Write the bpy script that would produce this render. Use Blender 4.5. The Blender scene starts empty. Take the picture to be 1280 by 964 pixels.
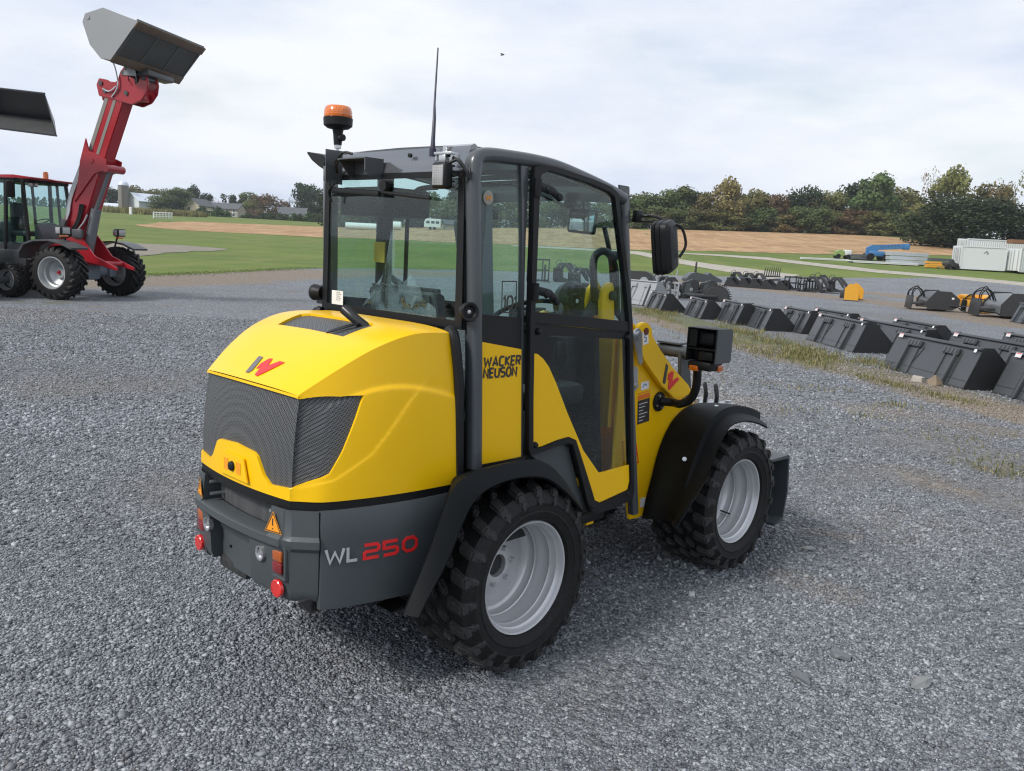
import bpy, bmesh, math, random
import numpy as np
from mathutils import Vector, Matrix, noise as mnoise
from mathutils.geometry import delaunay_2d_cdt, tessellate_polygon
R = math.radians
random.seed(7)
rng = np.random.default_rng(11)
scene = bpy.context.scene
col = scene.collection
# ------------------------------------------------------------------ camera (a phone held at eye height)
F_PX, PITCH, ROLL, CAM_H = 1047.6, R(9.31), R(2.88), 1.803
_fw = Vector((0, math.cos(PITCH), -math.sin(PITCH)))
_rt0 = Vector((1, 0, 0)); _up0 = _rt0.cross(_fw)
CR = _rt0 * math.cos(ROLL) + _up0 * math.sin(ROLL)
CU = -_rt0 * math.sin(ROLL) + _up0 * math.cos(ROLL)
CO = Vector((0, 0, CAM_H))
cam_d = bpy.data.cameras.new('camera'); cam = bpy.data.objects.new('camera', cam_d); col.objects.link(cam)
m = Matrix((CR, CU, -_fw)).transposed().to_4x4(); m.translation = CO
cam.matrix_world = m
cam_d.sensor_width = 36; cam_d.lens = 36 * F_PX / 1280; cam_d.clip_start = 0.05; cam_d.clip_end = 6000
scene.camera = cam
def ray(px, py):
    return _fw + CR * ((px - 640) / F_PX) + CU * ((482 - py) / F_PX)
def project(p):
    d = Vector(p) - CO; z = d.dot(_fw)
    return 640 + F_PX * d.dot(CR) / z, 482 - F_PX * d.dot(CU) / z
# ------------------------------------------------------------------ terrain: a flat yard, fields rising behind it
_TY = [0, 60, 80, 100, 120, 150, 220, 330, 450, 600, 3000]
_TA = [-.6, -.23, .15, .38, .53]
_TZ = [[0, 0, .3, .8, 1.4, 2.6, 5.2, 8.7, 9.5, 9, 0],
       [0, 0, .1, .4, .9, 1.8, 4.4, 8.0, 9, 8, 0],
       [0, 0, .1, .9, 2.2, 4.0, 8.7, 10, 10, 8, 0],
       [0, 0, .5, 1.8, 3.2, 5.2, 9.6, 11, 11, 8, 0],
       [0, 0, .6, 1.7, 3.2, 5.7, 10, 11, 11, 8, 0]]
def terr(x, y):
    if y <= 60: return 0.0
    a = min(max(x / y, _TA[0]), _TA[-1])
    j = 0
    while j < len(_TA) - 2 and a > _TA[j + 1]: j += 1
    f = (a - _TA[j]) / (_TA[j + 1] - _TA[j])
    v = []
    for t in (_TZ[j], _TZ[j + 1]): v.append(float(np.interp(y, _TY, t)))
    return v[0] * (1 - f) + v[1] * f
def gp(px, py, dz=0.0):
    """where the ray through a photo pixel meets the ground"""
    d = ray(px, py); y = 1.0; last = None
    while y < 1500:
        k = y / d.y; p = CO + d * k
        if p.z <= terr(p.x, p.y):
            lo, hi = last if last else 0.2, y
            for _ in range(18):
                mid = (lo + hi) / 2; p = CO + d * (mid / d.y)
                if p.z <= terr(p.x, p.y): hi = mid
                else: lo = mid
            p = CO + d * (hi / d.y); p.z = terr(p.x, p.y) + dz; return p
        last = y; y += max(.25, y * .01)
    p = CO + d * (500 / d.y); p.z = terr(p.x, p.y); return p
def at_depth(px, py, y):
    d = ray(px, py); return CO + d * (y / d.y)
# ------------------------------------------------------------------ materials
MATS = {}
def nodes_of(name):
    m_ = bpy.data.materials.new(name); m_.use_nodes = True
    nt = m_.node_tree; nt.nodes.clear()
    out = nt.nodes.new('ShaderNodeOutputMaterial'); MATS[name] = m_
    return m_, nt, out
def N(nt, typ, **kw):
    n = nt.nodes.new(typ)
    for k, v in kw.items():
        if k.startswith('i_'):
            key = k[2:].replace('_', ' ')
            n.inputs[key].default_value = v
        else: setattr(n, k, v)
    return n
def ramp(nt, fac, stops):
    r = nt.nodes.new('ShaderNodeValToRGB')
    e = r.color_ramp.elements
    while len(e) > 1: e.remove(e[0])
    e[0].position = stops[0][0]; e[0].color = (*stops[0][1], 1) if len(stops[0][1]) == 3 else stops[0][1]
    for p, c in stops[1:]:
        x = e.new(p); x.color = (*c, 1)
    nt.links.new(fac, r.inputs[0]); return r.outputs[0]
def mix(nt, fac, a, b, blend='MIX'):
    n = nt.nodes.new('ShaderNodeMix'); n.data_type = 'RGBA'; n.blend_type = blend
    for sock, v in ((n.inputs[0], fac), (n.inputs[6], a), (n.inputs[7], b)):
        if hasattr(v, 'is_linked'): nt.links.new(v, sock)
        elif isinstance(v, (tuple, list)): sock.default_value = (*v, 1) if len(v) == 3 else v
        else: sock.default_value = v
    return n.outputs[2]
def math_n(nt, op, a, b=None, c=None):
    n = nt.nodes.new('ShaderNodeMath'); n.operation = op
    for i, v in enumerate((a, b, c)):
        if v is None: continue
        if hasattr(v, 'is_linked'): nt.links.new(v, n.inputs[i])
        else: n.inputs[i].default_value = v
    return n.outputs[0]
def coords(nt, kind='Object', scale=None):
    t = nt.nodes.new('ShaderNodeTexCoord'); o = t.outputs[kind]
    if scale:
        mp = nt.nodes.new('ShaderNodeMapping'); mp.inputs['Scale'].default_value = scale
        nt.links.new(o, mp.inputs[0]); o = mp.outputs[0]
    return o
def noise_n(nt, vec, scale, detail=4, rough=.55):
    n = nt.nodes.new('ShaderNodeTexNoise'); n.inputs['Scale'].default_value = scale
    n.inputs['Detail'].default_value = detail; n.inputs['Roughness'].default_value = rough
    nt.links.new(vec, n.inputs['Vector']); return n.outputs['Fac']
def bump_n(nt, h, strength=.3, dist=.01):
    b = nt.nodes.new('ShaderNodeBump'); b.inputs['Strength'].default_value = strength
    b.inputs['Distance'].default_value = dist; nt.links.new(h, b.inputs['Height']); return b.outputs[0]
def paint(name, c, rough=.35, metal=0, var=.08, dust=.0, nscale=6, bump=0, bscale=200, coat=0, dustc=(.33, .31, .28), spec=.5, rv=.18):
    """painted, cast or moulded surface: base colour with slight wear, road dust and roughness variation"""
    m_, nt, out = nodes_of(name)
    p = N(nt, 'ShaderNodeBsdfPrincipled'); v = coords(nt)
    n1 = noise_n(nt, v, nscale, 6, .6); n2 = noise_n(nt, v, nscale * 9, 4, .65)
    d = tuple(x * (1 - var) for x in c); l = tuple(min(1, x * (1 + var)) for x in c)
    base = mix(nt, n1, d, l)
    if dust > 0:
        fac = math_n(nt, 'MULTIPLY', ramp(nt, n2, [(.42, (0, 0, 0)), (.75, (1, 1, 1))]), dust)
        base = mix(nt, fac, base, dustc)
    nt.links.new(base, p.inputs['Base Color'])
    rr = math_n(nt, 'MULTIPLY_ADD', n2, rv, rough - rv / 2); nt.links.new(rr, p.inputs['Roughness'])
    p.inputs['Metallic'].default_value = metal; p.inputs['Specular IOR Level'].default_value = spec
    if coat: p.inputs['Coat Weight'].default_value = coat; p.inputs['Coat Roughness'].default_value = .06
    if bump: nt.links.new(bump_n(nt, noise_n(nt, v, bscale, 3, .6), bump, .002), p.inputs['Normal'])
    nt.links.new(p.outputs[0], out.inputs[0]); return m_
YEL = paint('yellow_paint', (.88, .515, .004), .31, var=.02, coat=.12, nscale=2, rv=.05, spec=.28)
GRY = paint('grey_paint', (.060, .070, .076), .42, var=.06, dust=.02, nscale=4, bump=.15, bscale=350, rv=.06, spec=.4)
POST = paint('post_paint', (.060, .067, .074), .30, var=.04, coat=.3, nscale=2, rv=.03)
BLK = paint('black_plastic', (.0080, .0085, .0095), .46, var=.1, spec=.3, rv=.06, bump=.3, bscale=400)
RUBL = paint('worn_lug_rubber', (.026, .026, .0265), .7, var=.35, dust=.45, nscale=14, bump=.6, bscale=140, dustc=(.12, .115, .11), spec=.3)
FND = paint('fender_plastic', (.0042, .0055, .0070), .56, var=.08, rv=.06, spec=.14, bump=.25, bscale=500)
RUB = paint('tyre_rubber', (.0075, .0075, .008), .60, var=.3, dust=.15, spec=.3, nscale=9, bump=.5, bscale=160, dustc=(.11, .105, .10))
RIM = paint('silver_rim', (.62, .63, .645), .36, metal=.45, var=.03, dust=.02, rv=.06)
STL = paint('zinc_steel', (.55, .56, .58), .3, metal=.85, var=.08)
DRK = paint('dark_steel', (.02, .021, .023), .55, var=.15, dust=.1)
TRIM = paint('interior_trim', (.03, .034, .038), .6, var=.08)
RED = paint('red_paint', (.34, .010, .020), .3, var=.05, dust=.04, coat=.3)
REDL = paint('red_decal', (.72, .02, .02), .4, var=.02)
GLET = paint('light_grey_decal', (.42, .44, .45), .4, var=.03)
DLET = paint('dark_decal', (.035, .03, .028), .45, var=.05)
WHT = paint('white_sticker', (.75, .75, .74), .45, var=.03)
ORGD = paint('orange_decal', (.85, .33, .02), .45, var=.03)
BKT = paint('bucket_black_paint_lit', (.052, .057, .063), .36, var=.12, dust=.05, nscale=3, bump=.15, bscale=60, dustc=(.16, .15, .14))  # lit copy of the bucket paint, lightened for sky sheen on the backs
BKT_IN = paint('bucket_worn_steel', (.05, .055, .058), .5, var=.3, dust=.25, nscale=3, dustc=(.14, .10, .075))
BKT_SHADE = paint('bucket_black_paint_shaded', (.011, .012, .014), .42, var=.12, dust=.04)  # same bucket paint, darkened to put shade on the end plates
RUST = paint('rusty_edge', (.13, .075, .045), .6, var=.3, dust=.3, dustc=(.22, .12, .06))
GALV = paint('galvanised_plate', (.30, .31, .325), .45, metal=.2, var=.1, dust=.1)
ORG = paint('orange_machine_paint', (.70, .33, .02), .45, var=.1, dust=.15)
BLU = paint('blue_machine_paint', (.05, .17, .36), .4, var=.06)
CONC = paint('concrete', (.36, .33, .29), .85, var=.2, dust=.3, bump=.6, bscale=40)
def emissive_lens(name, c, rough=.2):
    m_, nt, out = nodes_of(name); p = N(nt, 'ShaderNodeBsdfPrincipled')
    v = coords(nt); w = N(nt, 'ShaderNodeTexVoronoi'); w.inputs['Scale'].default_value = 110; w.inputs['Randomness'].default_value = 0
    nt.links.new(v, w.inputs['Vector'])
    nt.links.new(mix(nt, w.outputs['Distance'], c, tuple(x * .35 for x in c)), p.inputs['Base Color'])
    p.inputs['Roughness'].default_value = rough; p.inputs['Coat Weight'].default_value = 1; p.inputs['Coat Roughness'].default_value = .03
    p.inputs['Subsurface Weight'].default_value = .25; p.inputs['Subsurface Radius'].default_value = (.02, .01, .005)
    nt.links.new(bump_n(nt, w.outputs['Distance'], .4, .002), p.inputs['Normal'])
    nt.links.new(p.outputs[0], out.inputs[0]); return m_
AMBD = emissive_lens('dark_amber_lens', (.62, .13, .008)); REDD = emissive_lens('dark_red_lens', (.30, .008, .010))
AMB = emissive_lens('amber_lens', (.95, .22, .01)); REDR = emissive_lens('red_lens', (.62, .012, .012)); CLR = emissive_lens('clear_lens', (.45, .46, .46))
REFL = emissive_lens('red_reflector', (.95, .03, .025))
def glass(name, tint, rough=.0, ior=1.5):
    m_, nt, out = nodes_of(name)
    tr = N(nt, 'ShaderNodeBsdfTransparent'); tr.inputs[0].default_value = (*tint, 1)
    gl = N(nt, 'ShaderNodeBsdfGlossy'); gl.inputs['Roughness'].default_value = rough; gl.inputs[0].default_value = (1, 1, 1, 1)
    lw = N(nt, 'ShaderNodeLayerWeight'); lw.inputs[0].default_value = .5; r0 = ((ior - 1) / (ior + 1)) ** 2
    fr = math_n(nt, 'MULTIPLY_ADD', math_n(nt, 'POWER', lw.outputs['Facing'], 5.0), 1 - r0, r0)
    mx = N(nt, 'ShaderNodeMixShader'); nt.links.new(fr, mx.inputs[0]); nt.links.new(tr.outputs[0], mx.inputs[1]); nt.links.new(gl.outputs[0], mx.inputs[2])
    nt.links.new(mx.outputs[0], out.inputs[0]); return m_
GLS = glass('tinted_cab_glass', (.855, .935, .925), ior=1.42); GLD = glass('dark_tinted_glass', (.66, .72, .72)); FILM = glass('clear_film', (.80, .83, .83), .16, 2.3)
MIRR = paint('mirror_glass', (.7, .75, .76), .09, metal=1, var=.01)
def mesh_mat(name, c1, c2, scale):
    m_, nt, out = nodes_of(name); p = N(nt, 'ShaderNodeBsdfPrincipled'); v = coords(nt)
    mp = N(nt, 'ShaderNodeMapping'); mp.inputs['Rotation'].default_value = (R(45), 0, R(45)); nt.links.new(v, mp.inputs[0])
    w = N(nt, 'ShaderNodeTexVoronoi'); w.inputs['Scale'].default_value = scale; w.inputs['Randomness'].default_value = 0; nt.links.new(mp.outputs[0], w.inputs['Vector'])
    f = ramp(nt, w.outputs['Distance'], [(.34, (0, 0, 0)), (.46, (1, 1, 1))])
    nt.links.new(mix(nt, f, c1, c2), p.inputs['Base Color']); p.inputs['Roughness'].default_value = .45
    nt.links.new(bump_n(nt, f, .8, .003), p.inputs['Normal']); nt.links.new(p.outputs[0], out.inputs[0]); return m_
GRL = mesh_mat('perforated_grille', (.004, .004, .005), (.10, .105, .11), 150)
GRL2 = mesh_mat('fine_mesh', (.006, .006, .006), (.10, .105, .11), 190)
# ------------------------------------------------------------------ object helpers
def finish(me, smooth=35):
    if smooth:
        me.polygons.foreach_set('use_smooth', [True] * len(me.polygons)); me.set_sharp_from_angle(angle=R(smooth))
def obj(name, bm, mat, parent=None, smooth=35):
    me = bpy.data.meshes.new(name)
    if isinstance(bm, tuple): me.from_pydata(bm[0], [], bm[1]); me.update()
    else: bmesh.ops.recalc_face_normals(bm, faces=bm.faces); bm.to_mesh(me); bm.free()
    for mm in (mat if isinstance(mat, (list, tuple)) else [mat]): me.materials.append(mm)
    finish(me, smooth)
    o = bpy.data.objects.new(name, me); col.objects.link(o)
    if parent is not None: o.parent = parent
    return o
def tag(o, label=None, cat=None, group=None, kind=None):
    if label: o['label'] = label
    if cat: o['category'] = cat
    if group: o['group'] = group
    if kind: o['kind'] = kind
    return o
def thing(name, label, cat, loc=(0, 0, 0), rz=0, group=None):
    o = bpy.data.objects.new(name, None); col.objects.link(o); o.empty_display_size = .1
    o.location = loc; o.rotation_euler = (0, 0, rz); return tag(o, label, cat, group)
def copy_tree(o, parent=None, loc=None, rz=None, label=None, group=None, scale=None):
    c = o.copy(); col.objects.link(c); c.parent = parent
    if loc is not None: c.location = loc
    if rz is not None: c.rotation_euler = (0, 0, rz)
    if scale is not None: c.scale = scale if hasattr(scale, '__len__') else (scale,) * 3
    if label: c['label'] = label
    if group: c['group'] = group
    for ch in list(KIDS(o)): copy_tree(ch, c)
    return c
def KIDS(o): return [x for x in bpy.data.objects if x.parent == o]
def B(): return bmesh.new()
def xf(vs, M):
    for v in vs: v.co = M @ v.co
def box(bm, c, s, rot=(0, 0, 0), bev=.0, seg=2):
    r = bmesh.ops.create_cube(bm, size=1); vs = r['verts']
    for v in vs: v.co = Vector((v.co.x * s[0], v.co.y * s[1], v.co.z * s[2]))
    if bev:
        es = list({e for v in vs for e in v.link_edges})
        rr = bmesh.ops.bevel(bm, geom=es, offset=min(bev, min(s) * .45), segments=seg, affect='EDGES', profile=.5)
        vs = list({v for f in rr['faces'] for v in f.verts})
    from mathutils import Euler
    M = Matrix.Translation(c) @ Euler(rot).to_matrix().to_4x4(); xf(vs, M); return vs
def prism(bm, pts, v0, v1, ax='y', bev=0, seg=2):
    """closed 2D outline extruded along an axis; pts are the two other coordinates in x,y,z order"""
    def P(p, w):
        return {'y': (p[0], w, p[1]), 'x': (w, p[0], p[1]), 'z': (p[0], p[1], w)}[ax]
    n = len(pts); a = [bm.verts.new(P(p, v0)) for p in pts]; b = [bm.verts.new(P(p, v1)) for p in pts]
    fs = [bm.faces.new(a), bm.faces.new(b[::-1])]
    for i in range(n): fs.append(bm.faces.new((a[i], b[i], b[(i + 1) % n], a[(i + 1) % n])))
    vs = a + b
    if bev:
        bmesh.ops.recalc_face_normals(bm, faces=fs)
        es = [e for e in {e for f in fs for e in f.edges} if e.calc_face_angle(0) > R(25)]
        rr = bmesh.ops.bevel(bm, geom=es, offset=bev, segments=seg, affect='EDGES', clamp_overlap=True)
    return vs
def smooth_path(pts, n=6):
    pts = [Vector(p) for p in pts]
    if len(pts) < 3: return pts
    out = []
    for i in range(len(pts) - 1):
        p0 = pts[max(i - 1, 0)]; p1 = pts[i]; p2 = pts[i + 1]; p3 = pts[min(i + 2, len(pts) - 1)]
        for k in range(n):
            t = k / n
            out.append(.5 * ((2 * p1) + (-p0 + p2) * t + (2 * p0 - 5 * p1 + 4 * p2 - p3) * t * t + (-p0 + 3 * p1 - 3 * p2 + p3) * t ** 3))
    out.append(pts[-1]); return out
def tube(bm, pts, r, seg=10, curve=False, squash=None, up=None):
    pts = smooth_path(pts) if curve else [Vector(p) for p in pts]
    rings = []; n = len(pts); prev = None
    for i, p in enumerate(pts):
        d = (pts[min(i + 1, n - 1)] - pts[max(i - 1, 0)]).normalized()
        u = (Vector(up) if up else (prev if prev else (Vector((0, 0, 1)) if abs(d.z) < .9 else Vector((1, 0, 0)))))
        u = (u - d * u.dot(d)).normalized(); w = d.cross(u); prev = u
        rr = r[i * (len(r) - 1) // max(n - 1, 1)] if isinstance(r, (list, tuple)) else r
        if isinstance(r, (list, tuple)):
            t = i / max(n - 1, 1) * (len(r) - 1); k = min(int(t), len(r) - 2); rr = r[k] + (r[k + 1] - r[k]) * (t - k)
        s = squash or (1, 1); ring = []
        for k in range(seg):
            a = 2 * math.pi * k / seg
            ca, sa = math.cos(a), math.sin(a)
            if squash and len(squash) == 3:  # rounded square
                e = squash[2]; ca = math.copysign(abs(ca) ** e, ca); sa = math.copysign(abs(sa) ** e, sa)
            ring.append(bm.verts.new(p + u * (rr * s[0] * ca) + w * (rr * s[1] * sa)))
        rings.append(ring)
    for a, b in zip(rings, rings[1:]):
        for k in range(seg): bm.faces.new((a[k], a[(k + 1) % seg], b[(k + 1) % seg], b[k]))
    bm.faces.new(rings[0][::-1]); bm.faces.new(rings[-1])
def lathe(bm, prof, seg=32, M=None, close=False, a0=0, a1=2 * math.pi):
    """prof: list of (radius, height) turned about the local z axis"""
    full = abs(a1 - a0 - 2 * math.pi) < 1e-6; ns = seg if full else seg + 1; rings = []
    for k in range(ns):
        a = a0 + (a1 - a0) * k / seg
        rings.append([bm.verts.new((r * math.cos(a), r * math.sin(a), h)) for r, h in prof])
    n = len(prof)
    for k in range(seg):
        p, q = rings[k], rings[(k + 1) % ns]
        for i in range(n if close else n - 1):
            j = (i + 1) % n
            try: bm.faces.new((p[i], q[i], q[j], p[j]))
            except ValueError: pass
    vs = [v for r_ in rings for v in r_]
    if M is not None: xf(vs, M)
    return vs
def cyl(bm, a, b, r, seg=16, r2=None):
    tube(bm, [a, b], [r, r if r2 is None else r2], seg)
def AX(p, axis):
    """matrix putting local z along axis at p"""
    z = Vector(axis).normalized(); x = Vector((0, 0, 1)).cross(z)
    if x.length < 1e-4: x = Vector((1, 0, 0))
    x.normalize(); y = z.cross(x); m_ = Matrix((x, y, z)).transposed().to_4x4(); m_.translation = Vector(p); return m_
def plane_m(o, xa, ya):
    x = Vector(xa).normalized(); y = Vector(ya); y = (y - x * y.dot(x)).normalized(); z = x.cross(y)
    m_ = Matrix((x, y, z)).transposed().to_4x4(); m_.translation = Vector(o); return m_
def flat(bm, pts, M, th=.002):
    n = len(pts); vs = [bm.verts.new(M @ Vector((p[0], p[1], 0))) for p in pts]; ws = [bm.verts.new(M @ Vector((p[0], p[1], th))) for p in pts]
    bm.faces.new(vs[::-1]); bm.faces.new(ws)
    for i in range(n): bm.faces.new((vs[i], vs[(i + 1) % n], ws[(i + 1) % n], ws[i]))
def stroke(bm, pts, w, M, th=.002):
    """one lettering stroke: a mitred ribbon along a polyline"""
    pts = [Vector((p[0], p[1])) for p in pts]; closed = (pts[0] - pts[-1]).length < 1e-6
    if closed: pts = pts[:-1]
    n = len(pts); L = []; Rr = []
    for i in range(n):
        if closed: a, c = pts[i - 1], pts[(i + 1) % n]
        else: a, c = pts[max(i - 1, 0)], pts[min(i + 1, n - 1)]
        d1 = (pts[i] - a); d2 = (c - pts[i])
        if d1.length < 1e-9: d1 = d2
        if d2.length < 1e-9: d2 = d1
        d1.normalize(); d2.normalize(); n1 = Vector((-d1.y, d1.x)); n2 = Vector((-d2.y, d2.x)); nn = n1 + n2
        if nn.length < .2: nn = n1
        nn.normalize(); k = w / 2 / max(.62, nn.dot(n1)); L.append(pts[i] + nn * k); Rr.append(pts[i] - nn * k)
    for i in range(n if closed else n - 1):
        j = (i + 1) % n; flat(bm, [L[i], Rr[i], Rr[j], L[j]], M, th)
GL = {}
def _o(x0, y0, x1, y1, c=.25): # chamfered box outline
    return [(x0 + c, y0), (x1 - c, y0), (x1, y0 + c), (x1, y1 - c), (x1 - c, y1), (x0 + c, y1), (x0, y1 - c), (x0, y0 + c), (x0 + c, y0)]
GL['W'] = (1.3, [[(0, 1), (.3, 0), (.65, .75), (1.0, 0), (1.3, 1)]]); GL['L'] = (.7, [[(0, 1), (0, 0), (.7, 0)]])
GL['2'] = (1, [[(0, 1), (.85, 1), (1, .85), (1, .62), (.85, .5), (.15, .5), (0, .38), (0, 0), (1, 0)]])
GL['5'] = (1, [[(1, 1), (0, 1), (0, .52), (.85, .52), (1, .4), (1, .15), (.85, 0), (0, 0)]])
GL['0'] = (1, [_o(0, 0, 1, 1)]); GL['O'] = (.85, [_o(0, 0, .85, 1)])
GL['A'] = (.9, [[(0, 0), (.45, 1), (.9, 0)], [(.2, .3), (.7, .3)]]); GL['C'] = (.8, [[(.8, 1), (.2, 1), (0, .8), (0, .2), (.2, 0), (.8, 0)]])
GL['K'] = (.75, [[(0, 0), (0, 1)], [(.72, 1), (.12, .5), (.75, 0)]]); GL['E'] = (.65, [[(.65, 1), (0, 1), (0, 0), (.65, 0)], [(0, .5), (.6, .5)]])
GL['R'] = (.75, [[(0, 0), (0, 1), (.6, 1), (.72, .88), (.72, .62), (.6, .48), (0, .48)], [(.35, .48), (.75, 0)]])
GL['N'] = (.8, [[(0, 0), (0, 1), (.8, 0), (.8, 1)]]); GL['U'] = (.8, [[(0, 1), (0, .2), (.2, 0), (.6, 0), (.8, .2), (.8, 1)]])
GL['S'] = (.75, [[(.75, 1), (.15, 1), (0, .85), (0, .65), (.15, .52), (.6, .5), (.75, .36), (.75, .14), (.6, 0), (0, 0)]])
GL['1'] = (.35, [[(0, .75), (.3, 1), (.3, 0)]]); GL['!'] = (.1, [[(.05, 1), (.05, .35)], [(.05, .12), (.05, 0)]])
def write(bm, s, M, h, w, gap=.32, sx=1, sh=0, th=.002):
    x = 0
    for ch in s:
        wd, sts = GL[ch]
        for st in sts: stroke(bm, [((x + p[0]) * h * sx + sh * p[1] * h, p[1] * h) for p in st], w, M, th)
        x += wd + gap / sx
    return x * h * sx
def wn_logo(parent, bar, zig, fn):
    """slanted dark bar beside a red zigzag; fn(px, py, lift) gives a point on the painted surface"""
    for nm, pts, mt in (('logo_bar', bar, DLET if parent.name != 'bonnet' else GREYDEC), ('logo_zigzag', zig, REDL)):
        bm = B(); lo = [bm.verts.new(fn(x, y, .002)) for x, y in pts]; hi = [bm.verts.new(fn(x, y, .004)) for x, y in pts]
        n = len(pts)
        for t3 in tessellate_polygon([[Vector((x, y, 0)) for x, y in pts]]):
            bm.faces.new([lo[i] for i in t3]); bm.faces.new([hi[i] for i in t3[::-1]])
        for k in range(n): bm.faces.new((lo[k], lo[(k + 1) % n], hi[(k + 1) % n], hi[k]))
        obj(nm, bm, mt, parent, 0)
GREYDEC = paint('grey_decal', (.13, .125, .13), .4, var=.02)
def cdt_surface(fn, outline, holes, grid_pts, extra=0):
    """triangulate a parametric patch; holes are outlines cut out. returns (outer part, [hole parts]) as vertex/face lists"""
    vs = [Vector(p) for p in outline]; ed = [(i, (i + 1) % len(outline)) for i in range(len(outline))]
    for h in holes:
        o = len(vs); vs += [Vector(p) for p in h]; ed += [(o + i, o + (i + 1) % len(h)) for i in range(len(h))]
    vs += [Vector(p) for p in grid_pts]
    r = delaunay_2d_cdt(vs, ed, [], 1, 1e-5); V, Fc = r[0], r[2]
    def inside(p, poly):
        c = False; j = len(poly) - 1
        for i in range(len(poly)):
            if (poly[i][1] > p[1]) != (poly[j][1] > p[1]) and p[0] < (poly[j][0] - poly[i][0]) * (p[1] - poly[i][1]) / (poly[j][1] - poly[i][1]) + poly[i][0]: c = not c
            j = i
        return c
    groups = [[] for _ in range(len(holes) + 1)]
    for f in Fc:
        c = (sum(V[i][0] for i in f) / len(f), sum(V[i][1] for i in f) / len(f))
        for k, h in enumerate(holes):
            if inside(c, h): groups[k + 1].append(f); break
        else:
            if inside(c, outline): groups[0].append(f)
    res = []
    for g in groups:
        used = sorted({i for f in g for i in f}); mp = {i: k for k, i in enumerate(used)}
        res.append(([tuple(V[i]) for i in used], [tuple(mp[i] for i in f) for f in g]))
    return res
def dense(pts, closed=True, step=.05):
    out = []; n = len(pts)
    for i in range(n if closed else n - 1):
        a, b = pts[i], pts[(i + 1) % n]; d = math.hypot(b[0] - a[0], b[1] - a[1]); k = max(1, int(d / step))
        for j in range(k): out.append((a[0] + (b[0] - a[0]) * j / k, a[1] + (b[1] - a[1]) * j / k))
    if not closed: out.append(tuple(pts[-1]))
    return out
# ================================================================== sky and light
w = bpy.data.worlds.new('World'); scene.world = w; w.use_nodes = True
nt = w.node_tree; nt.nodes.clear(); wo = nt.nodes.new('ShaderNodeOutputWorld'); bg = nt.nodes.new('ShaderNodeBackground')
SUN_EL, SUN_AZ = R(42), math.atan2(-.80, -.60)     # direction towards the sun: x -.80, y -.60
sky = nt.nodes.new('ShaderNodeTexSky'); sky.sky_type = 'NISHITA'; sky.sun_disc = False; sky.sun_elevation = SUN_EL; sky.sun_rotation = SUN_AZ
sky.air_density = 1.2; sky.dust_density = 2.5; sky.altitude = 100
tc = nt.nodes.new('ShaderNodeTexCoord')
mpn = N(nt, 'ShaderNodeMapping'); mpn.inputs['Scale'].default_value = (1.0, 1.0, 3.4); mpn.inputs['Location'].default_value = (.3, 1.7, .2); nt.links.new(tc.outputs['Generated'], mpn.inputs[0])
n1 = noise_n(nt, mpn.outputs[0], 1.9, 9, .52)
mpb = N(nt, 'ShaderNodeMapping'); mpb.inputs['Scale'].default_value = (1.0, 1.0, 3.3); nt.links.new(tc.outputs['Generated'], mpb.inputs[0])
n2 = noise_n(nt, mpb.outputs[0], 1.9, 9, .56)
cl = ramp(nt, n2, [(.30, (3.7, 4.35, 5.6)), (.45, (5.3, 5.75, 6.6)), (.60, (6.5, 6.72, 7.05))])
cov = ramp(nt, n1, [(.30, (.55, .55, .55)), (.44, (1, 1, 1))])
mx = mix(nt, cov, sky.outputs[0], cl)
nt.links.new(mx, bg.inputs[0]); bg.inputs[1].default_value = .095; nt.links.new(bg.outputs[0], wo.inputs[0])
sd = bpy.data.lights.new('sun', 'SUN'); so = bpy.data.objects.new('sun', sd); col.objects.link(so)
sd.energy = 2.0; sd.angle = R(12); sd.color = (1, .96, .9)
sdir = Vector((math.sin(SUN_AZ) * math.cos(SUN_EL), math.cos(SUN_AZ) * math.cos(SUN_EL), math.sin(SUN_EL)))
so.rotation_euler = sdir.to_track_quat('Z', 'Y').to_euler()
scene.view_settings.view_transform = 'Standard'; scene.view_settings.look = 'None'; scene.view_settings.gamma = 1; scene.view_settings.exposure = .64
scene.cycles.use_denoising = True; scene.cycles.denoiser = 'OPENIMAGEDENOISE'; scene.cycles.denoising_input_passes = 'RGB_ALBEDO_NORMAL'; scene.cycles.denoising_prefilter = 'NONE'; scene.cycles.pixel_filter_type = 'BLACKMAN_HARRIS'; scene.cycles.filter_width = 1.2; scene.cycles.max_bounces = 10; scene.cycles.transparent_max_bounces = 24; scene.cycles.caustics_reflective = False; scene.cycles.caustics_refractive = False
scene.render.film_transparent = False

bm = B(); box(bm, (0, 1250, 14.5), (12100, 5600, 31)); hz = obj('haze', bm, [], None, 0)
m_ = bpy.data.materials.new('thin_haze'); m_.use_nodes = True; m_.node_tree.nodes.clear(); o_ = m_.node_tree.nodes.new('ShaderNodeOutputMaterial')
pv = m_.node_tree.nodes.new('ShaderNodeVolumePrincipled'); pv.inputs['Color'].default_value = (.86, .92, 1, 1); pv.inputs['Density'].default_value = .00022; pv.inputs['Anisotropy'].default_value = .2
m_.node_tree.links.new(pv.outputs[0], o_.inputs['Volume']); hz.data.materials.append(m_); tag(hz, kind='stuff', label='thin pale haze in the air over the fields', cat='haze')
scene.cycles.volume_bounces = 0
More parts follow.
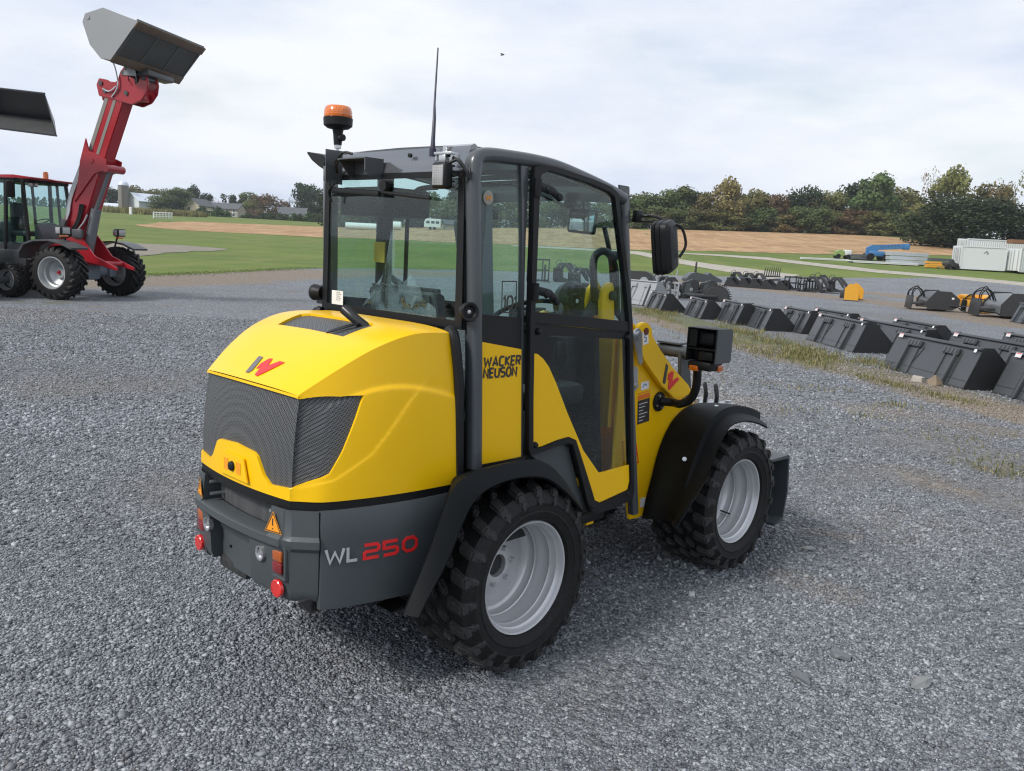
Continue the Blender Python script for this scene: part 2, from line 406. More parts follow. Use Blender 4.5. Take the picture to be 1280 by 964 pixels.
# ================================================================== the yellow compact wheel loader
YAW = R(46.45); LX, LY = -.387, 3.898; WB = 1.822
L_M = Matrix.Translation((LX, LY, 0)) @ Matrix.Rotation(YAW, 4, 'Z'); L_I = L_M.inverted(); L_R = L_I.to_3x3()
CO_L = L_I @ CO
def mp_(px, py, ax, v):
    d = L_R @ ray(px, py); return CO_L + d * ((v - CO_L[ax]) / d[ax])
def sp(px, py, y):                       # measured point on the plane y = const: (x, z)
    p = mp_(px, py, 1, y); return (p.x, p.z)
def sps(pts, y): return [sp(a, b, y) for a, b in pts]
LD = thing('wheel_loader', 'yellow and grey compact wheel loader with a glazed cab standing on gravel in the foreground', 'wheel loader', (LX, LY, 0), YAW)
# ---------------------------------------------------------------- bonnet
_S = [0, .25, .5, .75, 1.0]
_TX = [-.325, -.50, -.66, -.80, -.927]; _TYv = [.487, .474, .448, .405, .346]; _TZv = [1.458, 1.457, 1.408, 1.328, 1.236]
_BX = [-.285, -.50, -.70, -.865, -.958]; _BY = [.532, .514, .478, .425, .348]
def cub(xs, ys, t):
    t = min(max(t, xs[0]), xs[-1]); i = 0
    while i < len(xs) - 2 and t > xs[i + 1]: i += 1
    h = xs[i + 1] - xs[i]; u = (t - xs[i]) / h
    g = lambda k: (ys[min(k + 1, len(ys) - 1)] - ys[max(k - 1, 0)]) / (xs[min(k + 1, len(xs) - 1)] - xs[max(k - 1, 0)])
    a, b = g(i) * h, g(i + 1) * h
    return (2 * u**3 - 3 * u**2 + 1) * ys[i] + (u**3 - 2 * u**2 + u) * a + (-2 * u**3 + 3 * u**2) * ys[i + 1] + (u**3 - u**2) * b
def sstep(a, b, x):
    t = min(1, max(0, (x - a) / (b - a))); return t * t * (3 - 2 * t)
def wall(s, t, off=0.0):
    """bonnet side and rear: s 0..1 along the right side to the corner, 1..2 across the rear to the middle, >2 mirrored; t 0 bottom .. 1 ridge"""
    sg = -1
    if s > 2: s = 4 - s; sg = 1
    if s <= 1:
        tx, ty, tz = cub(_S, _TX, s), cub(_S, _TYv, s), cub(_S, _TZv, s)
        bx, by, bz = cub(_S, _BX, s), cub(_S, _BY, s), .845
        p = Vector((bx + (tx - bx) * t, by + (ty - by) * t, bz + (tz - bz) * t))
        e = .01 * math.sin(math.pi * t) * (1 - s * .6)
        zc = 1.205 + .065 * math.sin(math.pi * min(1, s / .8)) - .02 * s
        e += .008 * (1 - sstep(zc - .010, zc + .010, p.z)) * (1 - sstep(.72, .9, s))
        tl = np.interp(s, [0, .3, .5, .7, 1.0], [.9, .58, .30, .16, .12])
        e += .0024 * (1 - sstep(tl - .012, tl + .012, t)) * sstep(.12, .32, s) * (1 - sstep(.9, 1, s))
        nx = sstep(.4, 1, s) * .5; p += Vector((-nx, 1 - nx * .5, 0)) * (e + off)
    else:
        v = 2 - s                                 # 1 at the corner, 0 in the middle
        bow = (1 - v * v)
        tx, tz = -.927 - .03 * bow, 1.236 + .012 * bow; bx = -.958 - .032 * bow
        yy = .348 * v; p = Vector((bx + (tx - bx) * t - (off + .012 * math.sin(math.pi * t)) * (1 if v < .97 else .7), yy + (.002 if v > .99 else 0), .845 + (tz - .845) * t))
    r_ = .03                                       # soften the vertical corner a little
    if sg < 0: p.y = -p.y
    return p
def top(u, v, off=0.0):
    """bonnet top: u 0 rear edge .. 1 front edge, v -1 right ridge .. 1 left ridge"""
    s = 1 - u; tx, ty, tz = cub(_S, _TX, s), cub(_S, _TYv, s), cub(_S, _TZv, s)
    a = abs(v); crown = .004 + .016 * sstep(0, .5, u)
    x = tx - .03 * (1 - v * v) * (1 - u) ** 2; z = tz + .012 * (1 - v * v) * (1 - u) ** 3 + crown * (1 - a ** 5)
    return Vector((x, ty * v, z + off))
def invert(fn, us, vs):
    tab = []
    for a in us:
        for b in vs:
            q = project(L_M @ fn(a, b)); tab.append((a, b, q[0], q[1]))
    tab = np.array(tab)
    def f(px, py):
        d = (tab[:, 2] - px) ** 2 + (tab[:, 3] - py) ** 2; k = np.argsort(d)[:3]; w = 1 / (d[k] + .05); w /= w.sum()
        return float((tab[k, 0] * w).sum()), float((tab[k, 1] * w).sum())
    return f
inv_w = invert(wall, np.linspace(0, 3.02, 303), np.linspace(0, 1, 101))
inv_t = invert(top, np.linspace(0, 1, 101), np.linspace(-1, 1, 161))
g_top = [inv_w(*p) for p in [(392, 496.5), (425, 496)]]
g_right = [inv_w(*p) for p in [(455, 494.5), (445, 525), (428, 566), (412, 593), (402, 598), (385, 603), (360, 606)]]
g_half = [(1.05, .12), (1.32, .10), (1.43, .17), (1.55, .33), (1.62, .36), (2.0, .385)]
ge = [p for p in g_right]
ge[-1] = (1.02, .12)
gr = ge + g_half[1:]
gl = [(4 - a, b) for a, b in gr[::-1][1:]]
tt = .975
gr_out = gr + gl + [(4 - a, b) for a, b in g_top[::-1]] + [(2.98, tt), (2.0, tt), (1.02, tt)] + g_top
gr_out = [p for i, p in enumerate(gr_out) if math.hypot(p[0] - gr_out[i - 1][0], p[1] - gr_out[i - 1][1]) > 1e-3]
gh = dense(gr_out, True, .04)
grid = [(a, b) for a in np.linspace(.02, 3.98, 150) for b in np.linspace(.02, .985, 62)]
sidel = [0, 4]
outl = dense([(0, 0), (4, 0), (4, 1), (0, 1)], True, .04)
crs = []
for _i in range(1, 60):
    _s = _i * .0135; _zc = 1.205 + .065 * math.sin(math.pi * min(1, _s / .8)) - .02 * _s; _tz = cub(_S, _TZv, _s)
    for _dz in (-.010, -.003, .004, .010):
        _t = (_zc + _dz - .845) / (_tz - .845)
        if _t < .97: crs += [(_s, _t), (4 - _s, _t)]
    _tl = float(np.interp(_s, [0, .3, .5, .7, 1.0], [.9, .58, .30, .16, .12]))
    for _dt in (-.013, -.005, .005, .013): crs += [(_s, _tl + _dt), (4 - _s, _tl + _dt)]
shell, grl = cdt_surface(wall, outl, [gh], crs + grid + [(1.0, b) for b in np.linspace(.03, .97, 30)] + [(3.0, b) for b in np.linspace(.03, .97, 30)])
tA, tB = inv_t(353.6, 406), inv_t(389, 392); tC, tD = inv_t(478, 406), inv_t(435, 423)
au, av = (tA[0] + tD[0]) / 2, (abs(tA[1]) + abs(tD[1])) / 2; bu, bv = (tB[0] + tC[0]) / 2, (abs(tB[1]) + abs(tC[1])) / 2
th_out = [(au, -av), (au + .01, 0), (au, av), (bu - .04, bv + .03), (bu, bv - .04), (bu + .01, 0), (bu, -bv + .04), (bu - .04, -bv - .03)]
tgh = dense(th_out, True, .05)
tshell, tgrl = cdt_surface(top, dense([(0, -1), (1, -1), (1, 1), (0, 1)], True, .04), [tgh], [(a, b) for a in np.linspace(.02, .98, 34) for b in np.linspace(-.98, .98, 50)])
V = [wall(*p[:2]) for p in shell[0]]; Fa = list(shell[1]); o = len(V)
V += [top(*p[:2]) for p in tshell[0]]; Fa += [tuple(i + o for i in f) for f in tshell[1]]
def rim_band(fn, hole, depth):                     # the folded edge round an opening
    global V, Fa
    o = len(V); n = len(hole)
    V += [fn(*p) for p in hole] + [fn(p[0], p[1], -depth) for p in hole]
    Fa += [(o + i, o + (i + 1) % n, o + n + (i + 1) % n, o + n + i) for i in range(n)]
rim_band(wall, gh, .014); rim_band(top, tgh, .012)
bm = B(); vv = [bm.verts.new(p) for p in V]
for f in Fa:
    try: bm.faces.new([vv[i] for i in f])
    except ValueError: pass
bmesh.ops.remove_doubles(bm, verts=bm.verts, dist=.0015)
bonnet = obj('bonnet', bm, YEL, LD, 28)
def patch(data, fn, off, name, mat, parent):
    return obj(name, ([tuple(fn(p[0], p[1], off)) for p in data[0]], data[1]), mat, parent, 30)
patch(grl, wall, -.012, 'rear_grille', GRL, bonnet); patch(tgrl, top, -.011, 'top_grille', GRL, bonnet)
# lock panel with push button between two small stickers
bm = B(); pts = [(1.63, .0), (1.70, .16), (1.80, .29), (2.2, .29), (2.30, .16), (2.37, .0)]
M0 = plane_m(wall(2, .16, .004), (0, -1, 0), wall(2, .3) - wall(2, .1))
flat(bm, [(-.105, -.045), (.115, -.045), (.085, .045), (-.075, .045)], M0, .006); obj('lock_panel', bm, YEL, bonnet, 0)
M0 = plane_m(wall(2, .16, .011), (0, -1, 0), wall(2, .3) - wall(2, .1))
bm = B(); lathe(bm, [(0, .012), (.012, .012), (.018, .008), (.02, 0)], 20, M0); obj('bonnet_lock', bm, BLK, bonnet)
for sx in (-1, 1):
    bm = B(); stroke(bm, [(sx * .048 - .015, -.022), (sx * .048 + .015, -.022), (sx * .048 + .015, .022), (sx * .048 - .015, .022), (sx * .048 - .015, -.022)], .0025, M0, .001)
    stroke(bm, [(sx * .048 - .006, -.01), (sx * .048 + .006, 0), (sx * .048 - .004, .01)], .004, M0, .001)
    flat(bm, [(sx * .048 - .014, -.021), (sx * .048 + .014, -.021), (sx * .048 + .014, .021), (sx * .048 - .014, .021)], M0, .0004)
    obj('small_orange_sticker', bm, ORGD, bonnet, 0)
q0 = top(*inv_t(307, 465), .004); q1 = top(*inv_t(338, 463), .004); q2 = top(*inv_t(318, 448), .004)
uu, vv_ = inv_t(309, 466)
_a = top(uu, vv_, .0035); _b = top(uu, vv_ - .3, .0035); _c = top(uu + .12, vv_, .0035)
wn_logo(bonnet, [(323.6, 445.7), (328.9, 446.9), (322, 455.4), (315.2, 463.9), (310.2, 466.7), (306.9, 465.7), (315, 455.8)], [(320.3, 461.7), (326.4, 454.8), (336.5, 449.2), (340.6, 449.5), (335, 458.4), (349.7, 452.5), (355.6, 454.3), (321.3, 470.8), (318.3, 469.5), (325.9, 460.4)], lambda a, b, h: top(*inv_t(a, b), h))
# exhaust
e1 = top(*inv_t(446, 404)); eu = Vector((-.22, .80, .50)).normalized()
bm = B(); pb_ = e1 + Vector((0, 0, .012)); tube(bm, [pb_ + Vector((.03, -.03, -.03)), pb_, pb_ + eu * .04, pb_ + eu * .078], [.021, .021, .022, .022], 16, False); obj('exhaust_pipe', bm, paint('blackened_steel', (.05, .05, .05), .25, metal=.7), LD)
bm = B(); cyl(bm, pb_ + eu * .0765, pb_ + eu * .0795, .0195, 16); obj('exhaust_mouth', bm, BLK, LD)
c0 = inv_t(428, 411.5); so_l = []
for k in range(18):
    a = 2 * math.pi * k / 18; q0_ = inv_t(450, 405); q1_ = inv_t(408, 417); mu, mv = (q0_[0] + q1_[0]) / 2, (q0_[1] + q1_[1]) / 2; hu, hv = (q1_[0] - q0_[0]) / 2, (q1_[1] - q0_[1]) / 2
    so_l.append((mu + hu * math.cos(a) - hv * .13 * math.sin(a) * .5, mv + hv * math.cos(a) + .040 * math.sin(a)))
bm = B(); lo_ = [bm.verts.new(top(a, b, .001)) for a, b in so_l]; hi_ = [bm.verts.new(top(a, b, .005)) for a, b in so_l]; bm.faces.new(lo_[::-1]); bm.faces.new(hi_)
for k in range(18): bm.faces.new((lo_[k], lo_[(k + 1) % 18], hi_[(k + 1) % 18], hi_[k]))
obj('exhaust_slot_shade', bm, BLK, bonnet)  # flat black oval laid on the bonnet as the shadow in the slot
# black seal strip under the bonnet and at its front edge
def sweep_wall(t0, t1, o0, o1, name, mat, s0=0, s1=4, n=120, zo=0):
    vs, fs = [], []
    for i in range(n + 1):
        s = s0 + (s1 - s0) * i / n
        a = wall(s, 0, o0); b = wall(s, 0, o1)
        vs += [(a.x, a.y, t0), (b.x, b.y, t0), (b.x, b.y, t1), (a.x, a.y, t1)]
    for i in range(n):
        for k in range(4): fs.append((4 * i + k, 4 * i + (k + 1) % 4, 4 * i + 4 + (k + 1) % 4, 4 * i + 4 + k))
    fs += [(0, 1, 2, 3), (4 * n + 3, 4 * n + 2, 4 * n + 1, 4 * n)]
    return obj(name, (vs, fs), mat, LD, 30)
sweep_wall(.805, .8435, -.03, -.004, 'bonnet_seal', BLK)
for sg in (-1, 1):
    bm = B(); pts = [Vector((-.285, sg * .532, .835)), Vector((-.292, sg * .530, 1.0)), Vector((-.297, sg * .521, 1.25)), Vector((-.31, sg * .498, 1.44)), Vector((-.30, sg * .45, 1.462))]
    tube(bm, pts, .021, 8, True); obj('bonnet_front_seal', bm, BLK, LD)
bm = B(); box(bm, (-.29, 0, 1.15), (.02, .98, .62)); obj('firewall', bm, DRK, LD)
# ---------------------------------------------------------------- rear counterweight
def cw(s, z, off=0):
    p = wall(s, 0, off); k = 1 if s <= 2 else -1
    return p
def band(zs_off, s0, s1, n):
    """a closed shell following the tail outline with given (z, outward offset) profile"""
    vs, fs = [], []; m_ = len(zs_off)
    for i in range(n + 1):
        s = s0 + (s1 - s0) * i / n
        for z, off in zs_off:
            p = wall(s, 0, off); vs.append((p.x, p.y, z))
    for i in range(n):
        for k in range(m_): fs.append((m_ * i + k, m_ * i + (k + 1) % m_, m_ * (i + 1) + (k + 1) % m_, m_ * (i + 1) + k))
    fs += [tuple(range(m_)), tuple(range(m_ * n + m_ - 1, m_ * n - 1, -1))]
    return vs, fs
def smat(parts):
    V_, F_ = [], []
    for vs, fs in parts:
        o_ = len(V_); V_ += vs; F_ += [tuple(i + o_ for i in f) for f in fs]
    return V_, F_
SS = .77                                    # seam between side panel and tail casting
corner = [(.803, -.006), (.812, .004), (.812, .012), (.715, .020), (.700, .034), (.672, .034), (.655, .020), (.50, .012), (.468, .006), (.455, -.006), (.455, -.07), (.803, -.07)]
cen_low = [(.703, -.05), (.706, .022), (.700, .034), (.672, .034), (.655, .020), (.50, .012), (.470, .0), (.470, -.07), (.60, -.07)]
cen_low2 = [(.703, -.05), (.706, .022), (.700, .034), (.672, .034), (.660, .010), (.66, -.012), (.60, -.03), (.60, -.07)]
parts = [band(corner, SS + .012, 1.24, 26), band(corner, 4 - 1.24, 4 - SS - .012, 26), band(cen_low, 1.24, 1.60, 14), band(cen_low, 4 - 1.44, 4 - 1.24, 8), band(cen_low2, 1.60, 4 - 1.44, 20)]
bmp = obj('rear_counterweight', smat(parts), GRY, LD, 30)
back = [(.803, -.065), (.803, -.058), (.70, -.058), (.70, -.065)]
obj('vent_mesh', band(back, 1.24, 2.76, 20), GRL2, bmp, 30)
obj('licence_recess_plate', band([(.668, -.06), (.668, -.034), (.455, -.038), (.455, -.06)], 1.58, 2.58, 20), GRY, bmp, 30)
for v_, z_ in ((1.74, .63), (1.74, .53), (2.3, .64), (2.3, .54)):
    bm = B(); p = wall(v_, 0, -.034); lathe(bm, [(0, .004), (.006, .004), (.006, 0)], 10, AX((p.x, p.y, z_), (-1, 0, 0))); obj('bolt_hole', bm, BLK, bmp)
for sg in (-1, 1):                          # lamps, reflectors, warning triangles, lock bolts
    xx = lambda y: wall(2 - abs(y) / .348, 0, 0).x
    yL = sg * .305
    bm = B(); M = plane_m((xx(yL) - .023, yL, .607), (sg * .0 - .12 * sg * 0, -1, 0), (0, 0, 1))
    nv = Vector((-1, sg * .05, 0)).normalized(); M = plane_m(Vector((xx(yL) - .005, yL, .605)), Vector((0, 0, 1)).cross(nv) * 1, (0, 0, 1))
    box(bm, (0, 0, .0), (.070, .102, .016), bev=.006); xf(bm.verts, M); hs = obj('tail_lamp', bm, BLK, bmp)
    bm = B(); box(bm, (0, .023, .010), (.060, .045, .014), bev=.006); xf(bm.verts, M); obj('amber_lens', bm, AMBD, hs)
    bm = B(); box(bm, (0, -.023, .010), (.060, .045, .014), bev=.006); xf(bm.verts, M); obj('red_lens', bm, REDD, hs)
    bm = B()                                # raised surround under and outboard of the lamp
    for c_, s_ in (((0, -.060, .0), (.10, .012, .026)), ((.044, 0, .0), (.012, .118, .024)), ((-.044, 0, .0), (.012, .118, .020)), ((0, .060, .0), (.10, .012, .024))): box(bm, c_, s_, bev=.004)
    xf(bm.verts, M); obj('lamp_surround', bm, GRY, hs)
    yR = sg * .312; M = AX((xx(yR) - .016, yR, .503), nv)
    bm = B(); lathe(bm, [(0, .014), (.031, .014), (.034, .011), (.034, 0), (0, 0)], 28, M); obj('round_reflector', bm, REFL, bmp)
    yB = sg * .212; M = AX((xx(yB) - .019, yB, .615), (-1, 0, 0))
    bm = B(); lathe(bm, [(0, .004), (.010, .006), (.012, .001), (.022, .001), (.024, .008), (.029, .008), (.029, -.01)], 20, M); obj('lashing_bolt', bm, STL, bmp)
    yT = sg * .305; nvT = Vector((-1, sg * .24, 0)).normalized(); yT = sg * .292; M = plane_m(Vector((xx(yT) - .0245, yT, .715)), Vector((0, 0, 1)).cross(nvT), (0, 0, 1))
    bm = B(); tri = [(-.044, .002), (.044, .002), (0, .084)]; flat(bm, tri, M, .001); tr = obj('warning_triangle', bm, ORGD, bmp, 0)
    bm = B(); k = .86; c_ = (0, .031); stroke(bm, [((x - c_[0]) * k + c_[0], (y - c_[1]) * k + c_[1]) for x, y in tri + tri[:1]], .004, M, .0018)
    write(bm, '!', M @ Matrix.Translation((-.004, .014, 0)), .042, .006, th=.0018); obj('warning_mark', bm, DLET, tr, 0)
    for zz, yy in ((.785, .24), (.735, .235)):
        bm = B(); cyl(bm, (xx(yy) - .0, sg * (yy - .0), zz), (xx(yy) + .06, sg * (yy - .01), zz), .007, 8); obj('vent_bolt', bm, STL, bmp)
    # lower frame plate and towing lug
bm = B()
for sg in (-1, 1):
    box(bm, (-.78, sg * .37, .445), (.26, .08, .07), bev=.01); prism(bm, [(-.95, .47), (-.62, .47), (-.66, .42), (-.90, .41)], sg * .40 - .01, sg * .40 + .01, 'y')
box(bm, (-.88, .10, .455), (.14, .22, .06), bev=.01); box(bm, (-.58, 0, .60), (.62, .5, .34), bev=.02)
obj('rear_chassis', bm, DRK, LD)
for x_, y_ in ((-.80, -.417), (-.62, -.417)):
    bm = B(); cyl(bm, (x_, y_, .435), (x_, y_ - .012, .435), .011, 6); obj('chassis_bolt', bm, STL, LD)
for sg in (-1, 1):                          # grey side panel with the type lettering
    def sidepan(off):
        pts = []
        for z, t in ((.812, 0), (.64, .5), (.47, 1), (.42, 1.15)):
            pts.append(z)
        return pts
    vs, fs = [], []; zs = [.812, .76, .70, .60, .50, .43]
    n = 24
    for z in zs:
        s_front = .0 + (.812 - z) * .62 + .03
        for i in range(n + 1):
            s = s_front + (SS - s_front) * i / n; p = wall(s if sg < 0 else 4 - s, 0, .012 * (z < .8) - .03 * max(0, .55 - z) + .006)
            vs.append((p.x, p.y, z + (.03 * (1 - i / n)) * (z < .8) * 0))
    W_ = n + 1
    for r_ in range(len(zs) - 1):
        for i in range(n): fs.append((r_ * W_ + i, r_ * W_ + i + 1, (r_ + 1) * W_ + i + 1, (r_ + 1) * W_ + i))
    # give it thickness
    o_ = len(vs); vs += [(x, y - sg * .02 if True else y, z) for x, y, z in vs]; fs += [tuple(i + o_ for i in f[::-1]) for f in fs]
    bl = list(range(W_)) + [r_ * W_ + n for r_ in range(1, len(zs))] + [(len(zs) - 1) * W_ + i for i in range(n - 1, -1, -1)] + [r_ * W_ for r_ in range(len(zs) - 2, 0, -1)]
    fs += [(bl[i], bl[(i + 1) % len(bl)], bl[(i + 1) % len(bl)] + o_, bl[i] + o_) for i in range(len(bl))]
    panel = obj('side_panel', (vs, fs), GRY, LD, 30)
    if sg < 0:
        a = mp_(417, 697, 1, -.49); b = mp_(525, 685, 1, -.535)
        xa = (Vector((b.x, b.y, 0)) - Vector((a.x, a.y, 0))).normalized(); ya = Vector((0, 0, 1))
        pw = wall(.62, 0, .021); qw = wall(.18, 0, .021); xd = Vector((qw.x - pw.x, qw.y - pw.y, 0)).normalized()
        nrm = xd.cross(ya)
        k = (Vector((a.x, a.y, 0)) - Vector((pw.x, pw.y, 0))).dot(xd)
        org = Vector((pw.x, pw.y, 0)) + xd * k + Vector((0, 0, a.z)) + nrm * .006
        M = plane_m(org, xd, ya)
        def on_panel(s_mid, string, h_, w_, sx, mat, nm, gap):
            p0 = wall(s_mid + .02, 0, .0205); p1 = wall(s_mid - .02, 0, .0205); d_ = Vector((p1.x - p0.x, p1.y - p0.y, 0)).normalized()
            M_ = plane_m(Vector(((p0.x + p1.x) / 2, (p0.y + p1.y) / 2, ZT)) + d_.cross(ya) * .0, d_, ya)
            b_ = B(); wd = write(b_, string, M_, h_, w_, gap, sx, 0); xf(b_.verts, Matrix.Translation(-d_ * wd * .5)); return obj(nm, b_, mat, panel, 0)
        ZT = .615
        for st_, s_m, sx_, w_, mt_, nm_ in (('W', .690, 1.0, .0108, GLET, 'type_letters'), ('L', .598, 1.0, .0108, GLET, 'type_letters'), ('2', .500, 1.12, .0125, REDL, 'type_digits'), ('5', .400, 1.12, .0125, REDL, 'type_digits'), ('0', .298, 1.12, .0125, REDL, 'type_digits')):
            on_panel(s_m, st_, .052, w_, sx_, mt_, nm_, 0)
# ---------------------------------------------------------------- wheels
def tyre_bm(N_=22, Rt=.388, lug=.029, W2=.188, seed=3):
    bm = B()
    prof = [(.248, -.150), (.262, -.178), (.292, -.189), (.294, -.1925), (.299, -.1925), (.302, -.1905), (.33, -.194), (.332, -.197), (.337, -.197), (.340, -.1945), (.372, -.186), (.388, -.172), (.391, -.10), (Rt, 0), (.391, .10), (.388, .172), (.372, .186), (.340, .1945), (.337, .197), (.332, .197), (.33, .194), (.302, .1905), (.299, .1925), (.294, .1925), (.292, .189), (.262, .178), (.248, .150)]
    lathe(bm, prof, 84)
    rnd = random.Random(seed)
    lugf = []
    def block(th, y0, y1, w0, w1, h, skew, taper=.8, drop0=0, drop1=0):
        """a tread lug between widths y0..y1, angular half widths w0, w1"""
        vs = []
        for lay, (rr, tp) in enumerate(((Rt - .016, 1.0), (Rt + h, taper))):
            for (y, w, sk, dr) in ((y0, w0, -skew, drop0), (y1, w1, skew, drop1)):
                for sg in (-1, 1):
                    a = th + sg * w * tp / Rt + sk; r_ = rr - dr; yy = y if lay == 0 else (y0 + y1) / 2 + (y - (y0 + y1) / 2) * (.9)
                    vs.append(bm.verts.new((r_ * math.cos(a), r_ * math.sin(a), yy)))
        q = [(0, 1, 3, 2), (4, 6, 7, 5), (0, 4, 5, 1), (2, 3, 7, 6), (0, 2, 6, 4), (1, 5, 7, 3)]
        fs = [bm.faces.new([vs[i] for i in f]) for f in q]
        bmesh.ops.recalc_face_normals(bm, faces=fs)
        es = list({e for f in fs for e in f.edges})
        rb_ = bmesh.ops.bevel(bm, geom=es, offset=.0085, segments=2, affect='EDGES')
        for v_ in list({v_ for f_ in rb_['faces'] for v_ in f_.verts}):
            for f_ in v_.link_faces: f_.material_index = 1
    for i in range(N_):
        th = 2 * math.pi * i / N_
        for sg in (-1, 1):
            t2 = th + (math.pi / N_ if sg > 0 else 0)
            block(t2, sg * .108, sg * .194, .031, .027, lug * (1 + rnd.uniform(-.05, .05)), sg * .03, .82, 0, .012)
            block(t2, sg * .178, sg * .204, .028, .020, lug * .3, sg * .02, .85, .010, .050)   # shoulder buttress
            block(t2 + math.pi / N_ * .95, sg * .048, sg * .098, .023, .021, lug * .95, sg * .04, .8)
        block(th + math.pi / N_ * .5, -.034, .034, .024, .024, lug * .9, .06, .8)
    return bm
tyre_me = None
def rim_bm():
    bm = B()   # outer face towards -z(local height negative = outboard)
    prof = [(.252, -.150), (.254, -.160), (.250, -.168), (.243, -.166), (.238, -.155), (.236, -.143), (.228, -.136), (.226, -.105), (.222, -.100), (.226, -.093), (.226, -.055), (.216, -.042), (.216, -.022), (.212, -.018), (.216, -.012), (.213, .02), (.204, .03), (.192, .032), (.186, .024), (.182, .030), (.178, .045), (.10, .022), (.086, .012), (.052, .012), (.050, .045), (.0, .045)]
    lathe(bm, prof, 72)
    lathe(bm, [(.252, .150), (.254, .162), (.246, .168), (.238, .15), (.226, .13), (.214, .06), (.213, .02)], 72)
    return bm
def wheel(x, y, sg, name='wheel', steer=0):
    w = bpy.data.objects.new(name, None); col.objects.link(w); w.parent = LD
    w.matrix_parent_inverse = Matrix.Identity(4)
    w.location = (x, y, .405); w.empty_display_size = .1
    w.rotation_euler = (R(-90) if sg < 0 else R(90), R(random.uniform(0, 360)) * 0, 0)
    return w
def build_wheel(x, sg):
    # part: the tyre carries rim and bolts as sub-parts
    M = AX((x, sg * (.70 - .194 + .008), .405), (0, -sg, 0))
    M = AX((x, sg * .512, .405), (0, -sg, 0)) @ Matrix.Rotation(random.uniform(0, 6), 4, 'Z')
    global tyre_me
    w = obj('tyre', tyre_bm(), [RUB, RUBL], LD, 30); w.data.transform(M) if False else None
    w.matrix_local = M
    r_ = obj('rim', rim_bm(), RIM, w, 40)
    b_ = B()
    for k in range(6):
        a = k * math.pi / 3; cyl(b_, (.083 * math.cos(a), .083 * math.sin(a), .012), (.083 * math.cos(a), .083 * math.sin(a), -.008), .0115, 6)
    obj('wheel_nuts', b_, STL, w)
    b_ = B(); lathe(b_, [(0, .034), (.048, .034), (.048, .10), (.09, .12), (.11, .3)], 24); obj('wheel_hub', b_, DRK, w)
    b_ = B(); cyl(b_, (.19, 0, .02), (.20, .0, -.045), .005, 8); obj('valve_stem', b_, BLK, w)
    return w
for x in (0, WB):
    for sg in (-1, 1): build_wheel(x, sg)
bm = B()
for x in (0, WB): cyl(bm, (x, -.34, .40), (x, .34, .40), .07, 16); box(bm, (x, 0, .40), (.22, .26, .22), bev=.04)
obj('axles', bm, DRK, LD)
# ---------------------------------------------------------------- fenders
def fender(secs, th=.010, name='fender', mat=None, sa=18):
    """secs: list of cross sections (each a list of points); the skin gets real thickness"""
    vs = [Vector(p) for s in secs for p in s]; m_ = len(secs[0]); fs = []
    for i in range(len(secs) - 1):
        for k in range(m_ - 1): fs.append((i * m_ + k, i * m_ + k + 1, (i + 1) * m_ + k + 1, (i + 1) * m_ + k))
    bm = B(); bv = [bm.verts.new(v) for v in vs]
    for f in fs: bm.faces.new([bv[i] for i in f])
    bmesh.ops.recalc_face_normals(bm, faces=bm.faces)
    bmesh.ops.solidify(bm, geom=list(bm.faces), thickness=th)
    return obj(name, bm, FND if mat is None else mat, LD, sa)
def smooth_curve(pts, n):
    P_ = smooth_path([Vector((p[0], p[1], 0)) for p in pts], n); return [(p.x, p.y) for p in P_]
rf_up = [(-.665, .43), (-.63, .50), (-.545, .66), (-.47, .83), (-.42, .895), (-.33, .925), (-.18, .934), (-.02, .931), (.08, .905), (.17, .85), (.26, .765), (.345, .665)]
rf_lo = [(-.640, .43), (-.60, .49), (-.505, .618), (-.428, .764), (-.37, .835), (-.285, .872), (-.16, .884), (-.03, .872), (.06, .845), (.14, .795), (.22, .735), (.305, .655)]
for sg in (-1, 1):
    secs = []
    up_, lo_ = smooth_curve(rf_up, 3), smooth_curve(rf_lo, 3)
    for (ux, uz), (lx, lz) in zip(up_, lo_):
        q = sstep(-.30, -.50, -(-ux)) if False else min(1, max(0, (-.28 - ux) / .22)); q = q * q * (3 - 2 * q)
        mx_, mz_ = ux * .55 + lx * .45, uz * .55 + lz * .45
        secs.append([(ux + .17 * q, sg * .40, uz - .07), (ux + .15 * q, sg * .510, uz - .062), (ux + .055 * q, sg * .600, uz - .022), (ux, sg * .668, uz), (mx_, sg * .700, mz_), (lx, sg * .722, lz), (lx + .012 * q, sg * .712, lz - .010)])
    fender(secs, name='rear_fender')
ff_in = [(1.335, .32), (1.355, .42), (1.40, .56), (1.455, .72), (1.55, .85), (1.68, .925), (1.82, .945), (1.98, .93), (2.12, .90), (2.20, .87)]
ff_out = [(1.10, .42), (1.165, .47), (1.27, .562), (1.386, .675), (1.465, .80), (1.575, .893), (1.70, .908), (1.80, .895), (1.92, .865), (2.01, .832)]
